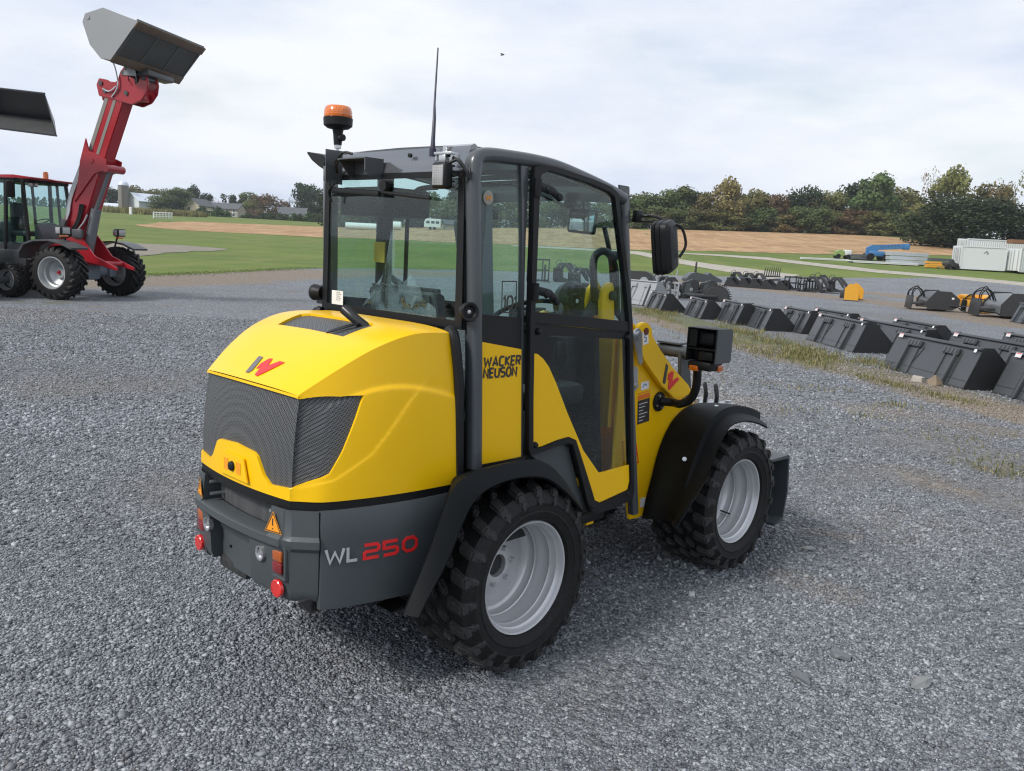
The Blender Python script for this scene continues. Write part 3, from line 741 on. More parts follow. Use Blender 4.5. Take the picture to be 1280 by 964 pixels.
for sg in (-1, 1):
    secs = []; a_, b_ = smooth_curve(ff_in, 3), smooth_curve(ff_out, 3)
    for (ux, uz), (lx, lz) in zip(a_, b_):
        k1 = .30; ax_, az_ = ux + (lx - ux) * k1, uz + (lz - uz) * k1
        k2 = .78; bx_, bz_ = ux + (lx - ux) * k2, uz + (lz - uz) * k2
        secs.append([(ux, sg * .345, uz - .01), (ux, sg * .40, uz), (ux * .86 + lx * .14, sg * .53, uz * .86 + lz * .14 + .020), (ax_ - .012, sg * .605, az_ + .030), (ax_ + .4 * (bx_ - ax_), sg * .622, az_ + .4 * (bz_ - az_)), (bx_, sg * .690, bz_), (lx, sg * .722, lz), (lx + .010, sg * .712, lz - .010)])
    fo = fender(secs, name='front_fender')
    p = mp_(859, 560 if sg < 0 else 560, 1, -.58)
    bm = B(); lathe(bm, [(0, .004), (.006, .004), (.007, .001), (.012, .001), (.012, -.004)], 14, AX((1.385, sg * .56, .70), (-.9, sg * .35, .45))); obj('fender_bolt', bm, STL, fo)
    bm = B(); lathe(bm, [(0, .004), (.012, .004), (.014, 0)], 14, AX((1.75, sg * .52, .955), (0, 0, 1))); obj('fender_bolt', bm, STL, fo)
# inner black panel between counterweight and rear wheel, step area
for sg in (-1, 1):
    bm = B(); prism(bm, [(-.60, .36), (-.50, .38), (-.46, .62), (-.36, .80), (-.25, .86), (.05, .87), (.30, .60), (.42, .50), (.42, .42), (.30, .42), (.1, .75), (-.2, .80), (-.42, .60), (-.5, .36)], sg * .40, sg * .515, 'y', .006); obj('inner_wheel_arch', bm, BLK, LD)
# ---------------------------------------------------------------- cab
def ys(z): return .532 - .045 * (z - .9) / 1.2           # half width of the cab sides, narrowing upwards
def sidez(px, py, off=0.0):
    y = -.51
    for _ in range(4):
        p = mp_(px, py, 1, y); y = -(ys(p.z) + off)
    return (p.x, p.z)
def side_prism(pts, o0, o1, name, mat, sg=-1, parent=LD, holes=None, bev=.0, smooth=35):
    """plate lying in the inclined side plane of the cab (right side sg=-1)"""
    bm = B(); n = len(pts)
    a = [bm.verts.new((x, sg * (ys(z) + o0), z)) for x, z in pts]; b = [bm.verts.new((x, sg * (ys(z) + o1), z)) for x, z in pts]
    if holes is None:
        fs = [bm.faces.new(a), bm.faces.new(b[::-1])] + [bm.faces.new((a[i], b[i], b[(i + 1) % n], a[(i + 1) % n])) for i in range(n)]
    else:                                                # ring with matching inner outline
        c = [bm.verts.new((x, sg * (ys(z) + o0), z)) for x, z in holes]; d = [bm.verts.new((x, sg * (ys(z) + o1), z)) for x, z in holes]
        for i in range(n):
            j = (i + 1) % n
            bm.faces.new((a[i], a[j], c[j], c[i])); bm.faces.new((b[i], d[i], d[j], b[j])); bm.faces.new((a[i], b[i], b[j], a[j])); bm.faces.new((c[i], c[j], d[j], d[i]))
    bmesh.ops.recalc_face_normals(bm, faces=bm.faces)
    if bev:
        es = [e for e in bm.edges if e.calc_face_angle(0) > R(50)]
        bmesh.ops.bevel(bm, geom=es, offset=bev, segments=2, affect='EDGES', clamp_overlap=True)
    return obj(name, bm, mat, parent, smooth)
roofl = [sidez(*p) for p in [(604, 185), (640, 190), (690, 200), (730, 216), (765, 233), (781, 243)]]
def rail_pts(sg):
    P_ = [(-.205, sg * ys(.9), .895), (-.213, sg * ys(1.3), 1.3), (-.224, sg * ys(1.7), 1.7), (-.236, sg * ys(2.0), 2.0), (-.234, sg * (ys(2.1)), 2.09), (-.200, sg * (ys(2.15) - .005), 2.155)]
    P_ += [(x, sg * (ys(z) - .015), z - .022) for x, z in roofl[1:]]
    return P_
for sg in (-1, 1):
    bm = B(); tube(bm, rail_pts(sg), .034, 16, True, (1, .9, .75), up=(0, sg, 0)); obj('rear_post_and_roof_rail', bm, POST, LD)
# front posts
fx = lambda z: .955 - (z - .5) * .128
for sg in (-1, 1):
    bm = B(); tube(bm, [(fx(.46) + .02, sg * (ys(.5) - .02), .46), (fx(1.4) + .02, sg * (ys(1.4) - .02), 1.4), (fx(2.09) + .02, sg * (ys(2.09) - .02), 2.10)], .024, 12, False, (1, 1, .6)); obj('front_post', bm, POST, LD)
# door outline and openings measured on the right side, mirrored to the left
D_OUT = [(663, 209), (672, 206), (699, 212), (734, 223.5), (759, 233.5), (768, 242), (771.5, 279.5), (781.5, 354), (785.5, 402), (786, 500), (787.5, 612), (785, 624), (742, 641), (733, 638), (728.6, 628), (719, 590), (709.7, 555), (705, 553), (690, 557), (666.5, 566), (657, 568), (654.5, 560), (654.5, 500), (656, 400), (659, 300), (661, 220)]
D_MID = [(672, 218), (680, 214.5), (699, 220), (733, 231), (755, 240.5), (762, 247), (766, 282), (775.5, 355), (780, 402), (781, 500), (782.5, 600), (780, 611), (745, 627), (738.5, 624), (735, 612), (725, 580), (715, 549), (706, 545), (692, 549), (672, 557), (662.5, 559), (661.5, 552), (661.5, 500), (663, 405), (667, 300), (670, 225)]
dO = [sidez(*p) for p in D_OUT]; dM = [sidez(*p) for p in D_MID]
UP_G = [(672, 218), (680, 214.5), (699, 220), (733, 231), (755, 240.5), (762, 247), (766, 282), (775.5, 355), (779, 401), (720, 395), (664, 389), (667, 300), (670, 225)]
LO_P = [(664, 404), (720, 409), (780, 415.5), (781, 500), (782.5, 600), (780, 611), (745, 627), (738.5, 624), (735, 612), (725, 580), (715, 549), (706, 545), (692, 549), (672, 557), (662.5, 559), (661.5, 552), (661.5, 500)]
YL_P = [(661.8, 441), (668, 442), (675, 448), (682, 458), (691, 478), (705, 515), (725, 562), (744.5, 590), (782, 580), (782.5, 600), (780, 611), (745, 627), (738.5, 624), (735, 612), (725, 580), (715, 549), (706, 545), (692, 549), (672, 557), (662.5, 559), (661.5, 552), (661.5, 500)]
LG_P = [(684, 419), (735, 421), (782, 424), (781.5, 500), (782, 580), (744.5, 590), (725, 562), (705, 515), (691, 478), (683, 459)]
for sg in (-1, 1):
    door = side_prism(dO, .002, .030, 'door', BLK, sg, LD, dM, .004)
    side_prism([sidez(*p) for p in [(661, 389), (720, 395), (780, 401.5), (781, 415), (720, 408.5), (661, 403)]], .003, .026, 'door_crossbar', BLK, sg, door, None, .003)
    side_prism([sidez(*p) for p in UP_G], .014, .018, 'door_upper_glass', GLS, sg, door, None, 0, 0)
    side_prism([sidez(*p) for p in LG_P], .012, .016, 'door_lower_glass', GLD, sg, door, None, 0, 0)
    side_prism([sidez(*p) for p in YL_P], .0165, .021, 'door_yellow_panel', YEL, sg, door, None, .001, 30)
    # black printed border round the lower pane
    bo = [sidez(*p) for p in [(661.5, 403), (782, 415), (782, 424), (735, 421.5), (684, 419), (683, 459), (675, 448), (668, 442), (661.8, 441)]]
    side_prism(bo, .0135, .0175, 'door_glass_border', BLK, sg, door, None, 0, 0)
    for (px, py) in ((669, 233), (666, 362)):
        bm = B(); x, z = sidez(px, py); y = sg * (ys(z) + .034)
        cyl(bm, (x - .02, y, z - .045), (x - .02, y, z + .03), .016, 10); x2, z2 = sidez(px + 20, py + 14)
        tube(bm, [(x - .02, y + sg * .006, z), (x + .06, y + sg * .012, z - .015), (x2 + .01, y + sg * .004, z2)], .017, 10, False, (1.1, .55))
        hg = obj('door_hinge', bm, BLK, door)
        for k in (.35, 1.0):
            bm = B(); lathe(bm, [(0, .014), (.014, .012), (.018, .004), (.018, 0)], 14, AX((x + (x2 - x) * k, y + sg * .012, z + (z2 - z) * k), (0, sg, 0))); obj('hinge_cap', bm, BLK, hg)
    for (px, py) in ((668, 414), (779, 421), (664, 555), (779, 615), (735, 632)):
        bm = B(); x, z = sidez(px, py); lathe(bm, [(0, .020), (.010, .017), (.014, .008), (.015, 0)], 14, AX((x, sg * (ys(z) + .018), z), (0, sg, 0))); obj('glass_fixing_cap', bm, BLK, door)
    # quarter glass, yellow panel and grey sill behind the door
    side_prism([sidez(*p) for p in [(603, 192), (650, 203), (656, 206), (653, 300), (651, 428), (599.5, 427), (600.5, 300)]], -.012, -.006, 'quarter_glass', GLS, sg, LD, None, 0, 0)
    side_prism([sidez(*p) for p in [(600, 393), (651, 397), (651, 440), (599.5, 430)]], -.004, .004, 'glass_border', BLK, sg, LD, None, 0, 0)
    pn = side_prism([sidez(*p) for p in [(599.5, 427), (650.5, 436.5), (650, 571), (598.5, 581.5)]], -.006, .008, 'side_body_panel', YEL, sg, LD, None, .002, 30)
    side_prism([sidez(*p) for p in [(598, 580), (650, 570), (655, 568), (655, 574), (640, 580), (598, 590)]], -.02, .010, 'sill_strip', BLK, sg, LD, None, .002)
    side_prism([sidez(*p) for p in [(650.5, 200), (661, 204), (657, 300), (654, 420), (653, 572), (650.5, 572), (651, 428), (652, 300)]], -.02, .002, 'door_post', POST, sg, LD, None, .002)
    side_prism([sidez(*p) for p in [(660, 566), (700, 553), (712, 560), (722, 600), (730, 636), (700, 600)]], -.03, -.004, 'step_panel', GRY, sg, LD, None, .003)
    if sg < 0:
        x, z = sidez(603, 458); M = plane_m((x, -(ys(z) + .0085), z), (1, 0, -.02), (0, .0375, 1))
        bm = B(); write(bm, 'WACKER', M, .037, .0090, .30, .84, .06); M2 = M @ Matrix.Translation((0, -.047, 0)); write(bm, 'NEUSON', M2, .037, .0090, .30, .81, .06); obj('maker_lettering', bm, DLET, pn, 0)
        x, z = sidez(628, 391); M = plane_m((x, -(ys(z) - .0045), z), (1, 0, 0), (0, .0375, 1))
        bm = B(); stroke(bm, [(0, 0), (.086, 0), (.086, .13), (0, .13), (0, 0)], .005, M, .001); write(bm, '101', M @ Matrix.Translation((.009, .016, 0)), .052, .0085, .22, .62); st = obj('noise_level_sticker', bm, DLET, LD, 0)
        x, z = sidez(611, 247); M = AX((x, -(ys(z) - .003), z), (0, -1, 0)); bm = B(); lathe(bm, [(0, .001), (.028, .001), (.028, 0)], 24, M); stk = obj('round_sticker', bm, paint('sticker_grey', (.30, .29, .25), .5), LD)
        bm = B(); stroke(bm, [(-.014, .008), (-.008, -.01), (0, .006), (.008, -.01), (.014, .008)], .005, plane_m((x, -(ys(z) - .0005), z), (1, 0, 0), (0, 0, 1)), .001); obj('sticker_mark', bm, ORGD, stk, 0)
    # round door-stop knobs beside the rear window
    p = Vector((-.275, sg * .535, 1.545)); bm = B()
    lathe(bm, [(0, .012), (.020, .012), (.026, .022), (.036, .024), (.040, .016), (.038, .0), (.03, -.03), (.0, -.03)], 24, AX(p, (-.35, sg * 1.0, 0))); kn = obj('door_stop_buffer', bm, BLK, LD)
    bm = B(); lathe(bm, [(0, .004), (.008, .002), (.008, -.002)], 10, AX(p + Vector((-.006, sg * .012, 0)), (-.35, sg, 0))); obj('buffer_screw', bm, STL, kn)
    if sg > 0:
        bm = B(); prism(bm, [(.48, 1.49), (.56, 1.49), (.56, 1.55), (.54, 1.58), (.48, 1.58)], -.262, -.256, 'x'); obj('buffer_bracket', bm, POST, LD)
# rear wall of the cab
ZW0, ZW1 = 1.475, 2.09
rw = lambda z: -.258 + .0
bm = B()
def rect_ring(bm, x0, x1, yo, zo0, zo1, yi, zi0, zi1):
    o_ = [(-yo[0], zo0), (yo[0], zo0), (yo[1], zo1), (-yo[1], zo1)]; i_ = [(-yi[0], zi0), (yi[0], zi0), (yi[1], zi1), (-yi[1], zi1)]
    L_ = []
    for x in (x0, x1):
        L_.append([bm.verts.new((x, y, z)) for y, z in o_]); L_.append([bm.verts.new((x, y, z)) for y, z in i_])
    for k in range(4):
        j = (k + 1) % 4
        bm.faces.new((L_[0][k], L_[0][j], L_[1][j], L_[1][k])); bm.faces.new((L_[2][k], L_[3][k], L_[3][j], L_[2][j]))
        bm.faces.new((L_[0][k], L_[2][k], L_[2][j], L_[0][j])); bm.faces.new((L_[1][k], L_[1][j], L_[3][j], L_[3][k]))
rect_ring(bm, -.262, -.235, (.500, .482), 1.467, 2.095, (.478, .460), 1.492, 2.078); obj('rear_window_frame', bm, BLK, LD)
bm = B(); prism(bm, [(-.497, 1.47), (.497, 1.47), (.480, 2.092), (-.480, 2.092)], -.268, -.264, 'x'); rgl = obj('rear_window_glass', bm, GLS, LD, 0)
bm = B(); rect_ring(bm, -.2725, -.2695, (.4965, .4800), 1.4705, 2.0915, (.455, .445), 1.502, 2.070); obj('rear_glass_border', bm, BLK, LD, 0)
bm = B(); prism(bm, [(-.06 + .38, 1.50), (-.06 + .47, 1.50), (-.06 + .47, 1.565), (-.06 + .38, 1.565)], -.2755, -.2745, 'x'); M = plane_m((-.2765, .405, 1.51), (0, -1, 0), (0, 0, 1))
stk = obj('white_service_sticker', bm, WHT, LD, 0)
bm = B()
for k in range(5): stroke(bm, [(.032, .012 + k * .009), (.032 + .03 + .01 * (k % 2), .012 + k * .009)], .0018, M, .0006)
obj('sticker_print', bm, DLET, stk, 0)
# roof: rear fascia, skin with a glazed front part, liner
bm = B()
fas = [(-.262, .486, 2.092), (-.235, .40, 2.192)]
vs_ = [bm.verts.new(v) for v in [(-.262, -.47, 2.094), (-.262, .487, 2.094), (-.262, .487, 2.105), (-.225, .42, 2.195), (-.20, .40, 2.205), (-.20, -.455, 2.205), (-.225, -.46, 2.195), (-.262, -.47, 2.105)]]
bm.faces.new((vs_[0], vs_[1], vs_[2], vs_[7])); bm.faces.new((vs_[7], vs_[2], vs_[3], vs_[6])); bm.faces.new((vs_[6], vs_[3], vs_[4], vs_[5]))
ws_ = [bm.verts.new((v.co.x + .03, v.co.y, v.co.z - .02 * (v.co.z > 2.12))) for v in vs_]
bm.faces.new((ws_[7], ws_[2], ws_[1], ws_[0])); bm.faces.new((ws_[6], ws_[3], ws_[2], ws_[7]))
rng_ = [0, 1, 2, 3, 4, 5, 6, 7]
for a, b in zip(rng_, rng_[1:] + [0]): bm.faces.new((vs_[a], ws_[a], ws_[b], vs_[b]))
obj('roof_rear_panel', bm, paint('gloss_grey_panel', (.20, .21, .225), .12, metal=.6, var=.04, coat=.5), LD, 25)
rz = lambda x: float(np.interp(x, [p[0] for p in roofl], [p[1] for p in roofl]))
def roof_slab(x0, x1, dz0, dz1, name, mat, w0=.455, n=8, sm=35):
    vs, fs = [], []
    for i in range(n + 1):
        x = x0 + (x1 - x0) * i / n; z = rz(x)
        for y in (-w0, -w0 * .5, 0, w0 * .5, w0): vs.append((x, y, z + dz0 + .012 * (1 - (y / w0) ** 2)))
        for y in (w0, w0 * .5, 0, -w0 * .5, -w0): vs.append((x, y, z + dz1 + .012 * (1 - (y / w0) ** 2)))
    for i in range(n):
        for k in range(10): fs.append((10 * i + k, 10 * i + (k + 1) % 10, 10 * i + 10 + (k + 1) % 10, 10 * i + 10 + k))
    fs += [tuple(range(9, -1, -1)), tuple(range(10 * n, 10 * n + 10))]
    return obj(name, (vs, fs), mat, LD, sm)
roof_slab(-.215, .22, .006, -.045, 'roof_skin', POST); roof_slab(.62, .76, .0, -.045, 'roof_front_beam', POST)
roof_slab(.22, .62, -.010, -.016, 'roof_window', GLS, .44)
for x in (.32, .42, .52): roof_slab(x - .012, x + .012, -.02, -.04, 'roof_window_bar', BLK, .44, 1)
# windscreen and black cowl
zt = rz(.74) - .03
bm = B(); prism(bm, [(fx(1.40) + .03, 1.40), (fx(zt) + .03, zt), (fx(zt) + .036, zt), (fx(1.40) + .036, 1.40)], -.47, .47, 'y'); obj('windscreen', bm, GLS, LD, 0)
bm = B(); prism(bm, [(fx(.5) + .0, .50), (fx(1.40) + .0, 1.36), (fx(1.40) + .0, 1.40), (fx(1.4) + .04, 1.40), (fx(.5) + .05, .50)], -.30, .30, 'y', .004); obj('front_cowl', bm, BLK, LD)
# mast bracket at the roof's front corner for the mirror, mirror
bmx = B(); a = sp(771, 231, -.47); b = sp(784, 234, -.47); c = sp(785, 276, -.47); d = sp(776, 280, -.47)
prism(bmx, [a, (b[0] - .01, b[1] + .003), b, c, d], -.485, -.475, 'y', .002); obj('mirror_bracket', bmx, POST, LD)
for sg in (-1, 1):
    bm = B(); p0 = (.86, sg * .475, 1.985); 
    pts = [p0, (.90, sg * .53, 1.99), (.88, sg * .60, 1.985), (.85, sg * .68, 1.965)]
    tube(bm, pts, .008, 8, True); tube(bm, [(.85, sg * .475, 1.97), (.88, sg * .54, 1.965), (.86, sg * .62, 1.958), (.84, sg * .68, 1.955)], .006, 8, True)
    box(bm, (.865, sg * .50, 1.985), (.05, .03, .06), bev=.006)
    tube(bm, [(.845, sg * .69, 1.95), (.90, sg * .73, 1.94), (.93, sg * .745, 1.86), (.90, sg * .735, 1.80)], .007, 8, True); obj('mirror_arm', bm, BLK, LD)
    # housing: deep ribbed shell, tall, facing backwards; we look at it edge-on
    bm = B(); Mx = Matrix.Translation((.855, sg * .70, 1.845)) @ Matrix.Rotation(R(-13), 4, 'Y') @ Matrix.Rotation(R(sg * 74), 4, 'Z') @ Matrix.Diagonal((.82, .9, 1, 1))
    W2, H2 = .085, .128
    o_ = [(-.072, .085, .95), (-.05, .093, 1.0), (-.048, .086, .97), (-.02, .091, 1.0), (-.018, .084, .97), (.012, .082, .95), (.035, .06, .8), (.042, .03, .5)]
    rings = []
    for (xx_, w_, hs_) in o_:
        ring = []
        for k in range(28):
            a_ = 2 * math.pi * k / 28; ca, sa = math.cos(a_), math.sin(a_)
            ring.append(bm.verts.new((xx_, math.copysign(abs(ca) ** .35, ca) * w_, math.copysign(abs(sa) ** .35, sa) * H2 * hs_)))
        rings.append(ring)
    for a_, b_ in zip(rings, rings[1:]):
        for k in range(28): bm.faces.new((a_[k], a_[(k + 1) % 28], b_[(k + 1) % 28], b_[k]))
    bm.faces.new(rings[0]); bm.faces.new(rings[-1][::-1]); xf(bm.verts, Mx); mr = obj('mirror_housing', bm, BLK, LD, 28)
    bm = B(); box(bm, (-.0735, 0, 0), (.003, .155, .225), bev=.001); xf(bm.verts, Mx); obj('mirror_glass', bm, MIRR, mr)
# ---------------------------------------------------------------- rear roof fittings
# beacon on the left rear corner
p = Vector((-.235, .44, 2.20)); bm = B()
cyl(bm, p + Vector((0, 0, -.03)), p + Vector((0, 0, .035)), .008, 10); tube(bm, [p + Vector((0, 0, .02)), p + Vector((0, 0, .055))], .016, 12); obj('beacon_stem', bm, STL, LD)
bm = B(); lathe(bm, [(0, .035), (.018, .035), (.020, .055), (.022, .085), (.026, .105), (.050, .11), (.066, .122), (.068, .155), (.062, .16), (0, .16)], 36, Matrix.Translation(p)); cyl(bm, p + Vector((0, -.02, .067)), p + Vector((0, -.042, .067)), .016, 12); bc = obj('beacon_base', bm, BLK, LD)
bm = B(); lathe(bm, [(.064, .158), (.0655, .162), (.0645, .185), (.060, .202), (.052, .209), (0, .212)], 36, Matrix.Translation(p)); obj('beacon_lens', bm, AMB, bc)
# left flat fin bracket
bm = B(); prism(bm, [(.44, 2.16), (.475, 2.185), (.60, 2.205), (.60, 2.198), (.56, 2.165), (.50, 2.135), (.46, 2.12)], -.30, -.22, 'x', .003); obj('side_lamp_bracket', bm, BLK, LD)
bm = B(); prism(bm, [(.348, 2.05), (.352, 2.05), (.352, 2.20), (.348, 2.20)], -.36, -.27, 'x'); box(bm, (-.30, .40, 2.10), (.012, .10, .07), bev=.002); box(bm, (-.31, .352, 2.058), (.03, .02, .016), bev=.003)
obj('beacon_bracket', bm, POST, LD)
bm = B(); tube(bm, [(-.31, .34, 2.12), (-.33, .31, 2.15), (-.32, .27, 2.185), (-.30, .23, 2.18)], .006, 8, True); tube(bm, [(-.30, .35, 2.06), (-.315, .39, 2.02), (-.30, .385, 1.97)], .005, 8, True); tube(bm, [(-.31, .33, 2.10), (-.33, .31, 2.13), (-.325, .29, 2.155)], .006, 8, True); obj('beacon_cable', bm, BLK, LD)
# wiper motor cover: open channel bracket
bm = B(); prism(bm, [(-.262, 2.155), (-.36, 2.155), (-.36, 2.15), (-.267, 2.15), (-.267, 2.075), (-.262, 2.07)], .055, .26, 'y'); prism(bm, [(-.262, 2.075), (-.262, 2.155), (-.36, 2.155), (-.36, 2.10), (-.33, 2.075)], .052, .058, 'y'); prism(bm, [(-.262, 2.075), (-.262, 2.155), (-.36, 2.155), (-.30, 2.09)], .255, .26, 'y'); obj('wiper_motor_bracket', bm, POST, LD)
bm = B(); cyl(bm, (-.265, .02, 2.04), (-.29, .02, 2.04), .024, 14); tube(bm, [(-.30, .38, 2.025), (-.305, .30, 2.02), (-.305, .02, 2.005)], .013, 8, False, (1, .6)); tube(bm, [(-.285, .40, 2.005), (-.29, 0.0, 2.01), (-.29, -.30, 1.985)], .007, 8, False); obj('rear_wiper', bm, BLK, LD)
bm = B(); cyl(bm, (-.262, -.12, 2.165), (-.250, -.12, 2.165), .009, 10); obj('roof_plug', bm, BLK, LD)
# aerial
pa = mp_(541, 186, 0, -.27); pt = mp_(547.5, 60, 0, -.20)
bm = B(); mid = (pa + pt) / 2 + Vector((.0, .004, -.02)); tube(bm, [pa + Vector((0, 0, -.02)), pa + Vector((0, 0, .03)), pa * .7 + pt * .3, mid, pt], [.012, .0085, .007, .0045, .003], 8); cyl(bm, pa + Vector((0, 0, -.03)), pa + Vector((0, 0, .0)), .014, 12); obj('aerial', bm, paint('aerial_rubber', (.02, .022, .045), .5), LD)
# work lamp
pw = mp_(548, 219, 0, -.36); bm = B()
nv = Vector((-1, -.10, -.18)).normalized(); M = plane_m(pw, Vector((0, 0, 1)).cross(nv), (0, 0, 1))
box(bm, (0, 0, -.022), (.076, .100, .05), bev=.012, seg=3); xf(bm.verts, M); wl = obj('work_lamp', bm, BLK, LD)
bm = B(); box(bm, (0, 0, .004), (.056, .078, .006), bev=.006); xf(bm.verts, M); obj('work_lamp_lens', bm, CLR, wl)
bm = B()
for k in range(5): box(bm, (.0, -.04 + k * .02, -.052), (.06, .006, .02))
xf(bm.verts, M); obj('cooling_fins', bm, BLK, wl)
bm = B(); box(bm, (0, .065, -.03), (.035, .03, .03), bev=.004); box(bm, (0, .085, -.03), (.09, .012, .028), bev=.003); box(bm, (.04, .075, -.05), (.006, .03, .05)); box(bm, (-.04, .075, -.05), (.006, .03, .05)); cyl(bm, (0, .085, -.03), (0, .115, -.03), .007, 8); xf(bm.verts, M); obj('work_lamp_bracket', bm, STL, LD)
bm = B(); tube(bm, [pw + Vector((.03, -.03, .05)), pw + Vector((.05, -.06, .06)), pw + Vector((.06, -.09, .02)), pw + Vector((.07, -.10, -.01)), pw + Vector((.085, -.085, .03))], .006, 8, True)
tube(bm, [pw + Vector((.03, .01, .08)), pw + Vector((.04, -.04, .07)), pw + Vector((.06, -.08, .03)), pw + Vector((.07, -.06, .0))], .005, 8, True); obj('work_lamp_cable', bm, BLK, LD)
# ---------------------------------------------------------------- cab interior
bm = B(); prism(bm, [(-.24, .50), (.93, .50), (.93, .54), (-.24, .54)], -.49, .49, 'y'); box(bm, (-.0, 0, .80), (.50, .80, .54), bev=.03); obj('cab_floor_and_seat_box', bm, TRIM, LD)
bm = B(); box(bm, (.16, 0, 1.12), (.46, .46, .12), bev=.05, seg=3); seat = obj('seat_cushion', bm, TRIM, LD)
bm = B(); prof = [(-.235, 1.12), (-.03, 1.54), (.0, 1.61)]
prism(bm, [(-.23, 1.12), (-.20, 1.35), (-.19, 1.50), (-.21, 1.60), (-.17, 1.62), (-.12, 1.60), (-.10, 1.45), (-.11, 1.25), (-.05, 1.14)], -.235, .235, 'y', .035, 3); sb = obj('seat_backrest', bm, TRIM, LD)
bm = B()     # clear plastic cover bunched over the backrest
for k in range(1): bmesh.ops.create_grid(bm, x_segments=26, y_segments=18, size=.5)
for v in bm.verts:
    a, b = v.co.x, v.co.y; n_ = mnoise.noise(Vector((a * 6, b * 7, 1.3))) * .05 + mnoise.noise(Vector((a * 16, b * 14, 4))) * .02
    w_ = .27 * (1 - .25 * max(0, b)); z = 1.42 + b * .44 + n_; x = -.235 + .05 * b + n_ * .6 - .03 * math.cos(a * 3)
    if b > .2: z += (b - .2) * .45 * math.exp(-((a + .12) * 7) ** 2) * 1.6; w_ *= 1 - (b - .2) * 1.4
    v.co = Vector((x, -a * 2 * w_ - .02, z))
obj('plastic_seat_cover', bm, FILM, LD, 80)
bm = B(); tube(bm, [(.80, .0, 1.10), (.66, .0, 1.42)], .035, 12); sc_ = obj('steering_column', bm, BLK, LD)
bm = B(); Ms = AX((.635, 0, 1.46), (-.42, 0, 1)); lathe(bm, [(.19 + .013 * math.cos(a), .013 * math.sin(a)) for a in np.linspace(0, 2 * math.pi, 9)[:-1]], 40, Ms, True)
for k in range(3):
    a = k * 2.094 + .4; p_ = Ms @ Vector((.19 * math.cos(a), .19 * math.sin(a), 0)); tube(bm, [Ms @ Vector((0, 0, -.02)), p_], .012, 8)
lathe(bm, [(0, .02), (.04, .015), (.045, -.02)], 20, Ms); obj('steering_wheel', bm, BLK, sc_)
bm = B(); box(bm, (.80, 0, 1.22), (.16, .42, .30), bev=.04); box(bm, (.84, 0, .95), (.12, .3, .5), bev=.03); obj('dashboard', bm, TRIM, LD)
bm = B(); box(bm, (.30, -.40, 1.13), (.55, .16, .10), bev=.03); obj('armrest_console', bm, TRIM, LD)
bm = B(); tube(bm, [(.48, -.37, 1.17), (.50, -.37, 1.28)], .012, 8); lathe(bm, [(0, 0), (.028, .0), (.036, .03), (.032, .08), (.02, .10), (0, .105)], 16, Matrix.Translation((.50, -.37, 1.27))); obj('joystick', bm, BLK, LD)
bm = B(); box(bm, (-.09, .26, 1.98), (.28, .34, .13), bev=.02); obj('ceiling_heater_box', bm, BLK, LD)
bm = B(); prism(bm, [(-.16, 1.46), (-.06, 1.46), (-.10, 2.0), (-.15, 2.0)], -.475, -.445, 'y', .01); obj('quarter_trim', bm, paint('blue_grey_trim', (.06, .085, .10), .6), LD)
bm = B(); box(bm, (.06, .455, 1.8), (.09, .03, .66), bev=.01); obj('left_door_pillar', bm, BLK, LD)
Mi = Matrix.Translation((.80, -.21, 1.955)) @ Matrix.Rotation(R(24), 4, 'Z') @ Matrix.Rotation(R(4), 4, 'X'); bm = B(); box(bm, (0, 0, 0), (.03, .15, .125), bev=.015, seg=3); tube(bm, [(.0, 0, .05), (.01, 0.01, .10)], .008, 6); xf(bm.verts, Mi); im = obj('interior_mirror', bm, BLK, LD); bm = B(); box(bm, (-.0165, 0, 0), (.004, .125, .10), bev=.001); xf(bm.verts, Mi); obj('mirror_pane', bm, MIRR, im)
bm = B(); c_ = mp_(713, 255, 0, .74); tube(bm, [c_ + Vector((0, .03, 0)), c_, c_ + Vector((0, -.03, 0))], [.018, .026, .018], 12); obj('windscreen_knob', bm, BLK, LD)
bm = B(); c_ = mp_(717, 376, 1, -.485); lathe(bm, [(0, .03), (.018, .03), (.03, .02), (.036, 0), (.03, -.015)], 20, AX(c_, (0, 1, 0))); box(bm, c_ + Vector((-.02, .01, .045)), (.018, .02, .05), bev=.004); kn = obj('door_latch_knob', bm, BLK, LD); bm = B(); lathe(bm, [(0, .003), (.010, .003), (.010, 0)], 12, AX(c_ + Vector((.005, -.015, 0)), (0, -1, 0))); obj('latch_pin', bm, STL, kn)
bm = B(); tube(bm, [(.0, -.10, 2.06), (.25, -.2, 2.09), (.5, -.25, 2.04), (.66, -.2, 2.02)], .005, 6, True); obj('ceiling_wire', bm, BLK, LD)
# warning plates fixed to the left side behind the rear glass
bm = B(); prism(bm, [(.38, 1.70), (.465, 1.70), (.465, 1.80), (.38, 1.80)], .005, .010, 'x'); prism(bm, [(.38, 1.50), (.45, 1.50), (.45, 1.585), (.38, 1.585)], .005, .010, 'x'); yp = obj('yellow_information_card', bm, paint('card_yellow', (.62, .42, .05), .6), LD, 0)
bm = B(); tube(bm, [(.20, .455, 1.45), (.20, .45, 2.02)], .011, 8); tube(bm, [(.20, .45, 2.0), (.24, .42, 2.07), (.32, .36, 2.09)], .014, 8, True); obj('left_grab_bar', bm, BLK, LD)
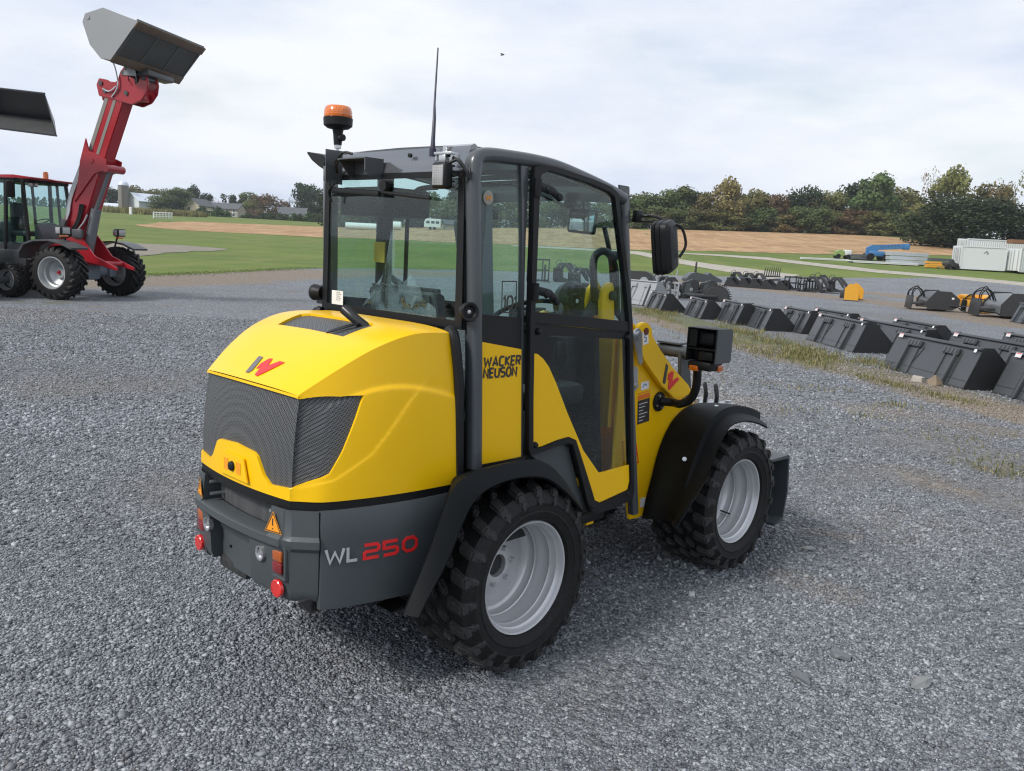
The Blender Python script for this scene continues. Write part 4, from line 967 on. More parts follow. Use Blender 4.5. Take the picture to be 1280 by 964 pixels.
# ---------------------------------------------------------------- front frame, arm, hitch
T_ = lambda L_, y: [sp(a, b, y) for a, b in L_]
towr = [(1.02, 1.43), (1.085, 1.44), (1.14, 1.435), (1.21, 1.34), (1.36, 1.17), (1.52, 1.03), (1.72, .94), (1.84, .90), (1.84, .60), (1.62, .42), (1.42, .33), (1.30, .315), (1.225, .335), (1.20, .42), (1.05, .50)]
for sg in (-1, 1):
    bm = B(); prism(bm, towr, sg * .315, sg * .335, 'y', .003); tw = obj('tower_plate', bm, YEL, LD)
    bm = B(); prism(bm, [(1.10, .80), (1.14, .80), (1.235, .335), (1.20, .335)], sg * .335, sg * .36, 'y', .002); obj('tower_flange', bm, YEL, tw)
bm = B(); box(bm, (1.45, 0, .70), (.55, .60, .35), bev=.02); box(bm, (1.04, 0, 1.12), (.06, .60, .50), bev=.01); cyl(bm, (1.13, -.34, 1.375), (1.13, .34, 1.375), .03, 16); box(bm, (1.1, 0, .48), (.5, .36, .2), bev=.03); obj('front_chassis', bm, YEL, LD)
bm = B(); box(bm, (.78, 0, .45), (.5, .22, .3), bev=.04); obj('articulation_joint', bm, DRK, LD)
arm = T_([(796, 409), (799, 404.5), (804, 402.5), (808, 404.5), (812, 410), (813, 420), (823.6, 438), (838, 458.5), (858, 481), (861, 487), (859, 492), (852, 496.5), (839.6, 497.7), (823.6, 481.7), (812, 465), (801.8, 450), (794, 430)], -.355)
for sg in (-1, 1):
    bm = B(); prism(bm, arm, sg * .337, sg * .372, 'y', .004); am = obj('lift_arm', bm, YEL, LD)
    bm = B(); x, z = sp(805, 414, -.36); cyl(bm, (x, sg * .373, z), (x, sg * .378, z), .02, 18); obj('arm_eye', bm, paint('eye_dark', (.12, .02, .01), .6), am)
    bm = B(); x0, z0 = sp(797, 419, -.39); x1, z1 = sp(801, 452, -.39)
    d = Vector((x1 - x0, 0, z1 - z0)); n_ = Vector((-d.z, 0, d.x)).normalized()
    pl = []
    for a in np.linspace(0, math.pi, 9): pl.append((x0 + (n_.x * math.cos(a) - d.normalized().x * math.sin(a)) * .036, z0 + (n_.z * math.cos(a) - d.normalized().z * math.sin(a)) * .036))
    for a in np.linspace(math.pi, 2 * math.pi, 9): pl.append((x1 + (n_.x * math.cos(a) - d.normalized().x * math.sin(a)) * .018, z1 + (n_.z * math.cos(a) - d.normalized().z * math.sin(a)) * .018))
    prism(bm, pl, sg * .380, sg * .392, 'y', .002); lk = obj('safety_link', bm, STL, am)
    bm = B(); cyl(bm, (x0, sg * .392, z0), (x0, sg * .405, z0), .021, 20); obj('link_pin', bm, STL, lk)
    bm = B(); x0, z0 = sp(794.5, 464, -.345); x1, z1 = sp(793.5, 482, -.345); prism(bm, [(x0 - .02, z0 + .0), (x0 - .01, z0 + .025), (x0 + .012, z0 + .025), (x0 + .022, z0), (x1 + .03, z1 + .0), (x1 + .018, z1 - .03), (x1 - .018, z1 - .03), (x1 - .03, z1)], sg * .337, sg * .346, 'y', .002); l2 = obj('lock_plate', bm, STL, tw)
    bm = B(); cyl(bm, (x1, sg * .346, z1), (x1, sg * .362, z1), .014, 12); obj('lock_bolt', bm, STL, l2)
x, z = sp(826, 468, -.373); wn_logo(LD, [(832.7, 454.2), (835.1, 457.5), (831.6, 479), (830.2, 480), (828.3, 478)], [(835.3, 467.7), (839.5, 464), (842.1, 465.2), (840.2, 476.1), (846.7, 471.5), (849.1, 474), (836.5, 487.6), (834.8, 485.5), (836.2, 474.3), (834.4, 475.5)], lambda a, b, h: Vector((sp(a, b, -.373)[0], -.371 - h, sp(a, b, -.373)[1])))
x, z = sp(803.5, 432, -.373); bm = B(); M = plane_m((x, -.3728, z), (1, 0, .2), (-.2, 0, 1)); flat(bm, [(0, 0), (.052, 0), (.052, .072), (0, .072)], M, .0012); st = obj('round_notice_sticker', bm, WHT, LD, 0)
bm = B(); stroke(bm, [(.014, .02), (.03, .016), (.034, .034), (.018, .04), (.022, .056), (.036, .052)], .005, M, .002); obj('sticker_mark', bm, paint('navy_print', (.02, .02, .12), .5), st, 0)
x, z = sp(796.5, 531, -.336); M = plane_m((x, -.336, z), (1, 0, .08), (0, 0, 1)); bm = B(); flat(bm, [(0, 0), (.112, 0), (.112, .135), (0, .135)], M, .001); st = obj('data_plate', bm, DLET, LD, 0)
bm = B()
for k in range(6): stroke(bm, [(.012, .018 + k * .019), (.05 + .02 * (k % 3), .018 + k * .019)], .004, M, .0016)
obj('plate_print', bm, WHT, st, 0)
bm = B(); flat(bm, [(0, .14), (.112, .14), (.112, .165), (0, .165)], M, .001); stroke(bm, [(0, .175), (.112, .175)], .004, M, .001); obj('orange_warning_sticker', bm, paint('warning_orange', (.75, .16, .02), .45), LD, 0)
bm = B(); flat(bm, [(.025, .19), (.10, .19), (.10, .235), (.025, .235)], M, .001); st = obj('white_round_sticker', bm, WHT, LD, 0)
bm = B(); stroke(bm, [(.04, .205), (.06, .222), (.08, .21)], .006, M, .0016); obj('sticker_mark', bm, BLU, st, 0)
x, z = sp(790, 582, -.337); M = plane_m((x, -.337, z), (1, 0, 0), (-.1, 0, 1)); bm = B(); stroke(bm, [(0, 0), (.06, .01), (.02, .13), (0, .13)], .006, M, .001); stroke(bm, [(.01, .04), (.035, .06), (.02, .09)], .008, M, .001); obj('red_warning_sticker', bm, REDL, LD, 0)
x, z = sp(804.5, 636, -.362); M = plane_m((x, -.3365, z), (1, 0, 0), (0, 0, 1)); bm = B(); flat(bm, [(0, 0), (.045, 0), (.045, .055), (0, .055)], M, .001); obj('tie_down_sticker', bm, WHT, LD, 0)
# head lamps on bent tubes
for sg in (-1, 1):
    x, z = sp(824, 502, -.34); bm = B(); lathe(bm, [(0, .012), (.030, .012), (.056, .008), (.058, 0)], 20, AX((x, sg * .337, z), (0, sg, 0))); fl = obj('lamp_tube_flange', bm, BLK, LD)
    bm = B()
    for a in range(4): cyl(bm, (x + .04 * math.cos(a * 1.57 + .5), sg * .346, z + .04 * math.sin(a * 1.57 + .5)), (x + .04 * math.cos(a * 1.57 + .5), sg * .358, z + .04 * math.sin(a * 1.57 + .5)), .007, 6)
    obj('flange_bolts', bm, STL, fl)
    q = [Vector((x + .01, sg * .345, z)), Vector((1.46, sg * .41, .985))]
    for px, py, y in ((850, 505, -.47), (862, 500, -.525), (869, 488, -.56), (871.5, 472, -.575), (871.5, 445, -.58), (871, 431, -.58)):
        p_ = mp_(px, py, 1, y); q.append(Vector((p_.x, sg * -p_.y, p_.z)))
    bm = B(); tube(bm, q, .0235, 12, True); obj('lamp_tube', bm, BLK, LD)
    a0 = mp_(863, 407, 1, -.60); a1 = mp_(914, 448, 1, -.60)
    x0 = a0.x + .01; z1_ = a0.z - .005
    # hood box open to the rear: shell with shelf
    bm = B(); hx, hw, hz = .20, .20, .175; cx, cy, cz = a0.x + .100, sg * .66, z1_ - .095
    Mh = Matrix.Translation((cx, cy, cz)) @ Matrix.Rotation(R(sg * 3), 4, 'Z')
    t_ = .006; L2, W2, H2 = .072, .088, .088
    box(bm, (0, 0, H2), (2 * L2, 2 * W2, t_), bev=.002); box(bm, (0, -W2 * 1, 0), (2 * L2, t_, 2 * H2), bev=.002); box(bm, (0, W2, 0.0), (2 * L2, t_, 2 * H2), bev=.002); box(bm, (L2, 0, 0), (t_, 2 * W2, 2 * H2), bev=.002)
    box(bm, (-.0, 0, -.02), (2 * L2, 2 * W2, t_));  box(bm, (-L2 + .01, W2 - .03, .035), (.006, .05, .09)); box(bm, (.015, -sg * .01, .035), (.10, .125, .085), bev=.02, seg=3); box(bm, (-.03, sg * .02, -.055), (.05, .09, .05), bev=.008); xf(bm.verts, Mh); hl = obj('head_lamp_guard', bm, GRY if False else BLK, LD)
    bm = B(); prism(bm, [(-L2, -H2), (L2 - .01, -H2), (L2, -H2 + .012), (L2, H2 - .012), (L2 - .012, H2 + .004), (-L2, H2 + .004)], -.003, .003, 'y', .001); xf(bm.verts, Mh @ Matrix.Translation((0, sg * (W2 + .006), 0))); obj('guard_side_plate', bm, POST, hl, 0)
    bm = B(); box(bm, (.01, -sg * .02, -.112), (.12, .15, .05), bev=.015); xf(bm.verts, Mh); obj('indicator_housing', bm, BLK, hl)
    bm = B(); box(bm, (-.045, -sg * .05, -.128), (.02, .055, .030), bev=.006); box(bm, (.045, sg * .045, -.122), (.05, .03, .036), bev=.006); xf(bm.verts, Mh); obj('indicator_lens', bm, AMB, hl)
    bm = B(); box(bm, (.078, 0, .03), (.015, .12, .09), bev=.005); xf(bm.verts, Mh); obj('head_lamp_lens', bm, CLR, hl)
# tilt linkage: bell crank, pin tube, lever (greys) and yellow crank seen through the windscreen
bm = B(); cyl(bm, (1.80, -.06, 1.235), (1.80, -.27, 1.235), .038, 20); cyl(bm, (1.80, -.27, 1.235), (1.80, -.285, 1.235), .046, 20); cyl(bm, (1.80, -.285, 1.235), (1.80, -.292, 1.235), .022, 20); box(bm, (1.80, -.15, 1.283), (.08, .17, .012), bev=.003)
prism(bm, [(1.755, 1.24), (1.845, 1.24), (1.90, 1.02), (1.95, .80), (1.85, .80), (1.78, 1.02)], -.25, -.225, 'y', .003); prism(bm, [(1.755, 1.24), (1.845, 1.24), (1.90, 1.02), (1.95, .80), (1.85, .80), (1.78, 1.02)], -.07, -.045, 'y', .003); obj('tilt_lever', bm, GRY, LD)
bm = B(); prism(bm, [(1.31, 1.30), (1.27, 1.52), (1.28, 1.59), (1.32, 1.63), (1.36, 1.635), (1.39, 1.60), (1.40, 1.55), (1.41, 1.30)], .0, .03, 'y', .004); prism(bm, [(1.31, 1.30), (1.27, 1.52), (1.28, 1.59), (1.32, 1.63), (1.36, 1.635), (1.39, 1.60), (1.40, 1.55), (1.41, 1.30)], .10, .13, 'y', .004); obj('bell_crank', bm, YEL, LD)
bm = B(); cyl(bm, (1.10, .065, 1.30), (1.34, .065, 1.56), .035, 14); cyl(bm, (1.36, .065, 1.58), (1.78, .08, 1.25), .022, 14); lathe(bm, [(0, .05), (.11, .05), (.13, 0), (.11, -.05), (0, -.05)], 24, AX((1.30, .25, 1.50), (0, 1, 0))); cyl(bm, (1.36, -.02, 1.56), (1.36, .19, 1.56), .028, 14); obj('tilt_cylinder', bm, BLK, LD)
bm = B(); cyl(bm, (1.25, 0, .80), (1.75, 0, .95), .04, 14); obj('lift_cylinder', bm, BLK, LD)
bm = B(); tube(bm, [(1.30, .06, 1.45), (1.24, .04, 1.62), (1.20, .02, 1.76), (1.24, .0, 1.81), (1.32, .0, 1.79), (1.38, .0, 1.70), (1.42, .0, 1.45)], .022, 8, True); box(bm, (1.36, 0, 1.79), (.06, .06, .05), bev=.01); tube(bm, [(1.44, .05, 1.45), (1.42, .05, 1.65), (1.36, .04, 1.82), (1.30, .04, 1.95)], .014, 8, True); obj('front_hydraulic_hose', bm, BLK, LD)
for y0, y1 in ((-.22, -.14), (-.30, -.22)):
    bm = B(); tube(bm, [(2.12, y0, .84), (2.13, y0, .94), (2.18, (y0 + y1) / 2, 1.0), (2.25, y1, .97), (2.28, y1, .89), (2.28, y1, .82)], .013, 8, True); obj('hydraulic_hose', bm, BLK, LD)
bm = B()
for y0 in (-.22, -.14, -.30): cyl(bm, (2.28, y0, .78), (2.28, y0, .90), .02, 12); cyl(bm, (2.28, y0, .86), (2.28, y0, .88), .026, 12)
box(bm, (2.16, -.2, .86), (.30, .26, .05), bev=.006); cyl(bm, (2.06, -.2, .82), (2.06, -.2, .92), .018, 12); obj('hydraulic_couplings', bm, STL, LD)
# front arm pair down to the tool carrier
for sg in (-1, 1):
    bm = B(); prism(bm, [(1.55, 1.02), (1.80, .98), (2.05, .86), (2.28, .62), (2.38, .40), (2.34, .24), (2.24, .24), (2.24, .38), (2.10, .60), (1.86, .80), (1.6, .86)], sg * .22, sg * .25, 'y', .004); obj('front_lift_arm', bm, YEL, LD)
bm = B(); cyl(bm, (2.30, -.27, .32), (2.30, .27, .32), .03, 14); cyl(bm, (1.95, -.24, .72), (1.95, .24, .72), .05, 14); obj('arm_cross_tube', bm, GRY, LD)
CX = 2.36
bm = B(); W_ = .60
a = [(CX, .555), (CX + .24, .555), (CX + .255, .545), (CX + .285, .30), (CX + .245, .10), (CX + .13, .09), (CX + .13, .105), (CX + .235, .13), (CX + .262, .30), (CX + .235, .530), (CX, .540)]
prism(bm, a, -W_, W_, 'y', .002)
for y in (-W_ + .16, -.30, -.10, .10, .30, W_ - .17): prism(bm, [(CX + .04, .54), (CX + .235, .54), (CX + .262, .30), (CX + .24, .12), (CX + .14, .10), (CX + .08, .16), (CX + .13, .30), (CX + .12, .42)], y, y + .014, 'y', .0)
box(bm, (CX + .10, 0, .20), (.04, 1.1, .05), bev=.006); cyl(bm, (CX + .12, -.56, .40), (CX + .12, .56, .40), .022, 12); obj('tool_carrier', bm, GRY, LD)
for sg in (-1, 1): bm = B(); box(bm, (.50, sg * .46, .50), (.5, .10, .05), bev=.008); obj('cab_step', bm, BLK, LD)
bm = B(); box(bm, (.66, -.47, .47), (.06, .05, .03), bev=.006); obj('yellow_step_bracket', bm, YEL, LD)
# ================================================================== ground
def pline(pts): return [gp(*p) for p in pts]
def xy(pts): return [(p.x, p.y) for p in pts]
def jag(poly, amp, step, seed=0):
    """ragged outline: resample and push sideways with noise"""
    P_ = dense(poly, True, step); out = []
    for i, (x, y) in enumerate(P_):
        d = math.hypot(x, y); a = amp * (1 + 0 * d)
        out.append((x + a * mnoise.noise(Vector((x * .9 / step, y * .9 / step, seed))), y + a * 1.2 * mnoise.noise(Vector((x * .9 / step, y * .9 / step, seed + 9)))))
    return out
def sheet(name, poly, mat, dz, step, smooth=0):
    bb = [min(p[0] for p in poly), max(p[0] for p in poly), min(p[1] for p in poly), max(p[1] for p in poly)]
    g = []
    y = bb[2]
    while y < bb[3]:
        st = step * max(1, abs(y) / 60); x = bb[0]
        while x < bb[1]: g.append((x + st * .5, y + st * .5)); x += st
        y += st
    r = cdt_surface(None, poly, [], g)[0]
    rim_ = {(round(a, 4), round(b, 4)) for a, b in poly}
    vs = [(p[0], p[1], terr(p[0], p[1]) + (dz * .4 if (round(p[0], 4), round(p[1], 4)) in rim_ else dz)) for p in r[0]]
    o = obj(name, (vs, r[1]), mat, None, 60); return o
def grass_mat(name, a, b, c, sc=1.0):
    m_, nt, out = nodes_of(name); p = N(nt, 'ShaderNodeBsdfPrincipled'); v = coords(nt)
    mpm = N(nt, 'ShaderNodeMapping'); mpm.inputs['Scale'].default_value = (.45, .10, 1); nt.links.new(v, mpm.inputs[0])
    big = noise_n(nt, v, .05 * sc, 4, .6); mid = noise_n(nt, mpm.outputs[0], 1.0 * sc, 6, .7)
    mp = N(nt, 'ShaderNodeMapping'); mp.inputs['Scale'].default_value = (.16, .42, 1); mp.inputs['Rotation'].default_value = (0, 0, R(8)); nt.links.new(v, mp.inputs[0])
    strk = noise_n(nt, mp.outputs[0], .17 * sc, 7, .68); fine = noise_n(nt, v, 9, 3, .7)
    c1 = mix(nt, ramp(nt, strk, [(.42, (0, 0, 0)), (.58, (1, 1, 1))]), a, b)
    c2 = mix(nt, math_n(nt, 'MULTIPLY', ramp(nt, mid, [(.48, (0, 0, 0)), (.62, (1, 1, 1))]), .6), c1, c)
    c3 = mix(nt, .35, c2, mix(nt, fine, tuple(x * .45 for x in a), tuple(min(1, x * 1.6) for x in b)))
    nt.links.new(mix(nt, .25, c3, mix(nt, big, a, c)), p.inputs['Base Color']); p.inputs['Roughness'].default_value = .9; p.inputs['Specular IOR Level'].default_value = .15
    nt.links.new(bump_n(nt, mid, .6, .15), p.inputs['Normal']); nt.links.new(p.outputs[0], out.inputs[0]); return m_
GRASS = grass_mat('meadow_grass', (.060, .108, .020), (.130, .185, .036), (.225, .205, .085))
def gravel_mat(name, stone=True):
    m_, nt, out = nodes_of(name); p = N(nt, 'ShaderNodeBsdfPrincipled'); v = coords(nt)
    v1 = N(nt, 'ShaderNodeTexVoronoi'); v1.inputs['Scale'].default_value = 70; nt.links.new(v, v1.inputs['Vector'])
    v2 = N(nt, 'ShaderNodeTexVoronoi'); v2.inputs['Scale'].default_value = 27; nt.links.new(v, v2.inputs['Vector'])
    sep = N(nt, 'ShaderNodeSeparateColor'); nt.links.new(v1.outputs['Color'], sep.inputs[0])
    sep2 = N(nt, 'ShaderNodeSeparateColor'); nt.links.new(v2.outputs['Color'], sep2.inputs[0])
    tone = math_n(nt, 'ADD', math_n(nt, 'MULTIPLY', sep.outputs[0], .5), math_n(nt, 'MULTIPLY', sep2.outputs[1], .5))
    big = noise_n(nt, v, .35, 5, .6)
    st = ramp(nt, tone, [(.12, (.085, .093, .108)), (.40, (.17, .184, .21)), (.66, (.27, .288, .32)), (.9, (.52, .54, .57))])
    st = mix(nt, ramp(nt, big, [(.35, (0, 0, 0)), (.7, (1, 1, 1))]), mix(nt, .35, st, (.12, .125, .135)), st)
    aw = N(nt, 'ShaderNodeAttribute'); aw.attribute_name = 'worn'
    st = mix(nt, ramp(nt, math_n(nt, 'ADD', aw.outputs['Fac'], .5), [(.5, (0, 0, 0)), (.85, (.6, .6, .6))]), st, mix(nt, tone, (.105, .10, .095), (.24, .235, .225)))
    at = N(nt, 'ShaderNodeAttribute'); at.attribute_name = 'dirt'; ag = N(nt, 'ShaderNodeAttribute'); ag.attribute_name = 'weeds'
    patch_n = noise_n(nt, v, .9, 6, .68); fine = noise_n(nt, v, 7, 5, .7)
    dm = math_n(nt, 'SUBTRACT', math_n(nt, 'ADD', at.outputs['Fac'], math_n(nt, 'MULTIPLY', patch_n, 1.3)), 1.0)
    dm = ramp(nt, math_n(nt, 'ADD', math_n(nt, 'MULTIPLY', dm, 2.2), math_n(nt, 'MULTIPLY_ADD', fine, .7, -.35)), [(.15, (0, 0, 0)), (.7, (1, 1, 1))])
    dirt = ramp(nt, fine, [(.3, (.16, .12, .085)), (.5, (.26, .20, .14)), (.72, (.38, .31, .22))])
    c = mix(nt, math_n(nt, 'MULTIPLY', dm, .85), st, dirt)
    gn = noise_n(nt, v, 1.6, 6, .7)
    gm = math_n(nt, 'SUBTRACT', math_n(nt, 'ADD', ag.outputs['Fac'], math_n(nt, 'MULTIPLY', gn, 1.3)), 1.05)
    gm = ramp(nt, math_n(nt, 'ADD', math_n(nt, 'MULTIPLY', gm, 2.2), math_n(nt, 'MULTIPLY_ADD', fine, .9, -.45)), [(.2, (0, 0, 0)), (.75, (1, 1, 1))])
    c = mix(nt, math_n(nt, 'MULTIPLY', gm, .8), c, ramp(nt, fine, [(.3, (.07, .09, .025)), (.55, (.15, .16, .05)), (.75, (.26, .23, .10))]))
    nt.links.new(c, p.inputs['Base Color']); p.inputs['Roughness'].default_value = .75
    h = math_n(nt, 'ADD', math_n(nt, 'MULTIPLY', v1.outputs['Distance'], -.6), math_n(nt, 'MULTIPLY', v2.outputs['Distance'], -1.0))
    h = math_n(nt, 'ADD', h, math_n(nt, 'MULTIPLY', sep.outputs[1], .5))
    nt.links.new(bump_n(nt, h, .9, .035), p.inputs['Normal']); nt.links.new(p.outputs[0], out.inputs[0]); return m_
GRAV = gravel_mat('crushed_stone')
# base terrain to the horizon
ts = sorted(set(list(np.linspace(-.75, .75, 61)) + [-60, -8, -4, -2, -1.3, -.95, .95, 1.3, 2, 4, 8, 60]))
ysl = list(np.linspace(30, 130, 41)) + [140, 150, 165, 180, 200, 220, 245, 275, 300, 330, 380, 450, 520, 600, 800, 1200, 2000, 4000]
vs, fs = [], []
for y in ysl:
    for t in ts: vs.append((max(-6000, min(6000, t * y)), y, terr(t * y, y) - .02))
nT = len(ts)
for i in range(len(ysl) - 1):
    for k in range(nT - 1): fs.append((i * nT + k, i * nT + k + 1, (i + 1) * nT + k + 1, (i + 1) * nT + k))
b0 = len(vs); vs += [(-6000, -1500, -.05), (6000, -1500, -.05), (6000, 30, -.05), (-6000, 30, -.05)]
xs0 = [max(-6000, min(6000, t * 30)) for t in ts]; vs[b0 + 2] = (xs0[-1], 30, -.05); vs[b0 + 3] = (xs0[0], 30, -.05); vs[b0] = (xs0[0], -1500, -.05); vs[b0 + 1] = (xs0[-1], -1500, -.05)
fs.append((b0, b0 + 1, *[k for k in range(nT - 1, -1, -1)]))
tag(obj('ground', (vs, fs), GRASS, None, 60), kind='structure')
# gravel yard
far = pline([(-330, 356), (-120, 352), (0, 350), (90, 347), (185, 344.2), (240, 342), (300, 339.5), (350, 337), (400, 335), (500, 336.2), (620, 338.7), (720, 341), (800, 342.6), (880, 345.4), (960, 345.6), (1040, 347), (1110, 347.6), (1150, 347.5), (1200, 348), (1290, 357), (1400, 362)])
yard = [(-60, -45), (60, -45), (75, 10)] + xy(far)[::-1] + [(-60, 5)]
yp_ = dense(yard, True, 2.0)
yp_ = [(x + (.0 if y < 12 else (.5 + y * .004) * mnoise.noise(Vector((x * .35, y * .35, 2)))), y + (0 if y < 12 else (.9 + y * .012) * mnoise.noise(Vector((x * .35, y * .25, 5))))) for x, y in yp_]
g = []
y = -44.5
while y < 135:
    st = 4 if y < -2 else (.30 if y < 14 else (.5 if y < 34 else 1.2 if y < 60 else 2.0)); hw = max(12, abs(y) * .75 + 6)
    x = -hw if y > -2 else -58
    while x < (hw if y > -2 else 58): g.append((x + st * random.uniform(.3, .7), y + st * random.uniform(.3, .7))); x += st
    y += st
vs, fs = cdt_surface(None, yp_, [], g)[0]
V3 = [(p[0], p[1], terr(p[0], p[1]) + .0) for p in vs]
yo = obj('gravel_yard', (V3, fs), GRAV, None, 60); tag(yo, kind='structure')
def dist_line(p, L):
    best = 1e9
    for (ax, ay), (bx, by) in zip(L, L[1:]):
        dx, dy = bx - ax, by - ay; t = max(0, min(1, ((p[0] - ax) * dx + (p[1] - ay) * dy) / (dx * dx + dy * dy + 1e-9)))
        best = min(best, math.hypot(p[0] - ax - t * dx, p[1] - ay - t * dy))
    return best
# bare earth and dead grass follow these lines in the yard: (photo points of the line, half width m, strength)
DIRT = [([(-60, 354), (60, 352), (190, 350), (300, 345), (400, 341), (560, 342)], 3.6, .85), ([(-40, 398), (60, 391), (130, 386), (300, 371), (400, 362)], 1.2, .35), ([(-60, 380), (60, 378), (180, 366), (300, 358), (400, 350)], 1.6, .22),
        ([(790, 392), (850, 408), (930, 430), (1010, 452), (1100, 470), (1200, 500), (1290, 520)], .75, .8), ([(1110, 470), (1180, 498), (1290, 528)], .35, .9),
        ([(860, 352), (960, 362), (1040, 372), (1110, 378), (1200, 392), (1290, 408)], 2.0, .95), ([(1090, 366), (1180, 376), (1290, 396)], 2.4, .9),
        ([(1000, 664), (1060, 672)], .08, .4), ([(990, 724), (1030, 738), (1050, 742)], .16, .38), ([(1130, 590), (1180, 610), (1240, 625)], .25, .5), ([(1080, 510), (1160, 520), (1250, 540)], .4, .5), ([(880, 465), (900, 500), (930, 510)], .5, .35)]
WEED = [([(800, 386), (870, 404), (930, 425), (1000, 445), (1080, 465)], .8, .95), ([(1075, 452), (1120, 462), (1240, 498)], .35, .6), ([(1020, 515), (1110, 535), (1230, 560)], .55, .45), ([(1190, 575), (1260, 590)], .3, .5),
        ([(1090, 372), (1140, 372), (1240, 380)], 1.6, .55), ([(1150, 366), (1230, 362), (1290, 368)], 4.5, .35), ([(-40, 376), (40, 379), (90, 378)], .9, .55), ([(1040, 356), (1120, 360)], 3, .4)]
DL = [(xy(pline(a)), b, c) for a, b, c in DIRT]; WL_ = [(xy(pline(a)), b, c) for a, b, c in WEED]
for nm, LL in (('dirt', DL), ('weeds', WL_)):
    at = yo.data.attributes.new(nm, 'FLOAT', 'POINT'); vals = []
    for p in V3:
        v = 0
        if p[1] > 2:
            for L, hw, s in LL: v = max(v, s * (1 - sstep(.4, 1.6, dist_line(p, L) / hw)))
        vals.append(v)
    at.data.foreach_set('value', vals)
def worn(x, y):
    return mnoise.noise(Vector((x * .33, y * .33, 11.0))) * .7 + mnoise.noise(Vector((x * 1.1, y * 1.1, 4.0))) * .45
_at = yo.data.attributes.new('worn', 'FLOAT', 'POINT'); _at.data.foreach_set('value', [worn(p[0], p[1]) for p in V3])
def attr_at(x, y, LL):
    v = 0
    for L, hw, s in LL: v = max(v, s * (1 - sstep(.4, 1.6, dist_line((x, y), L) / hw)))
    return v
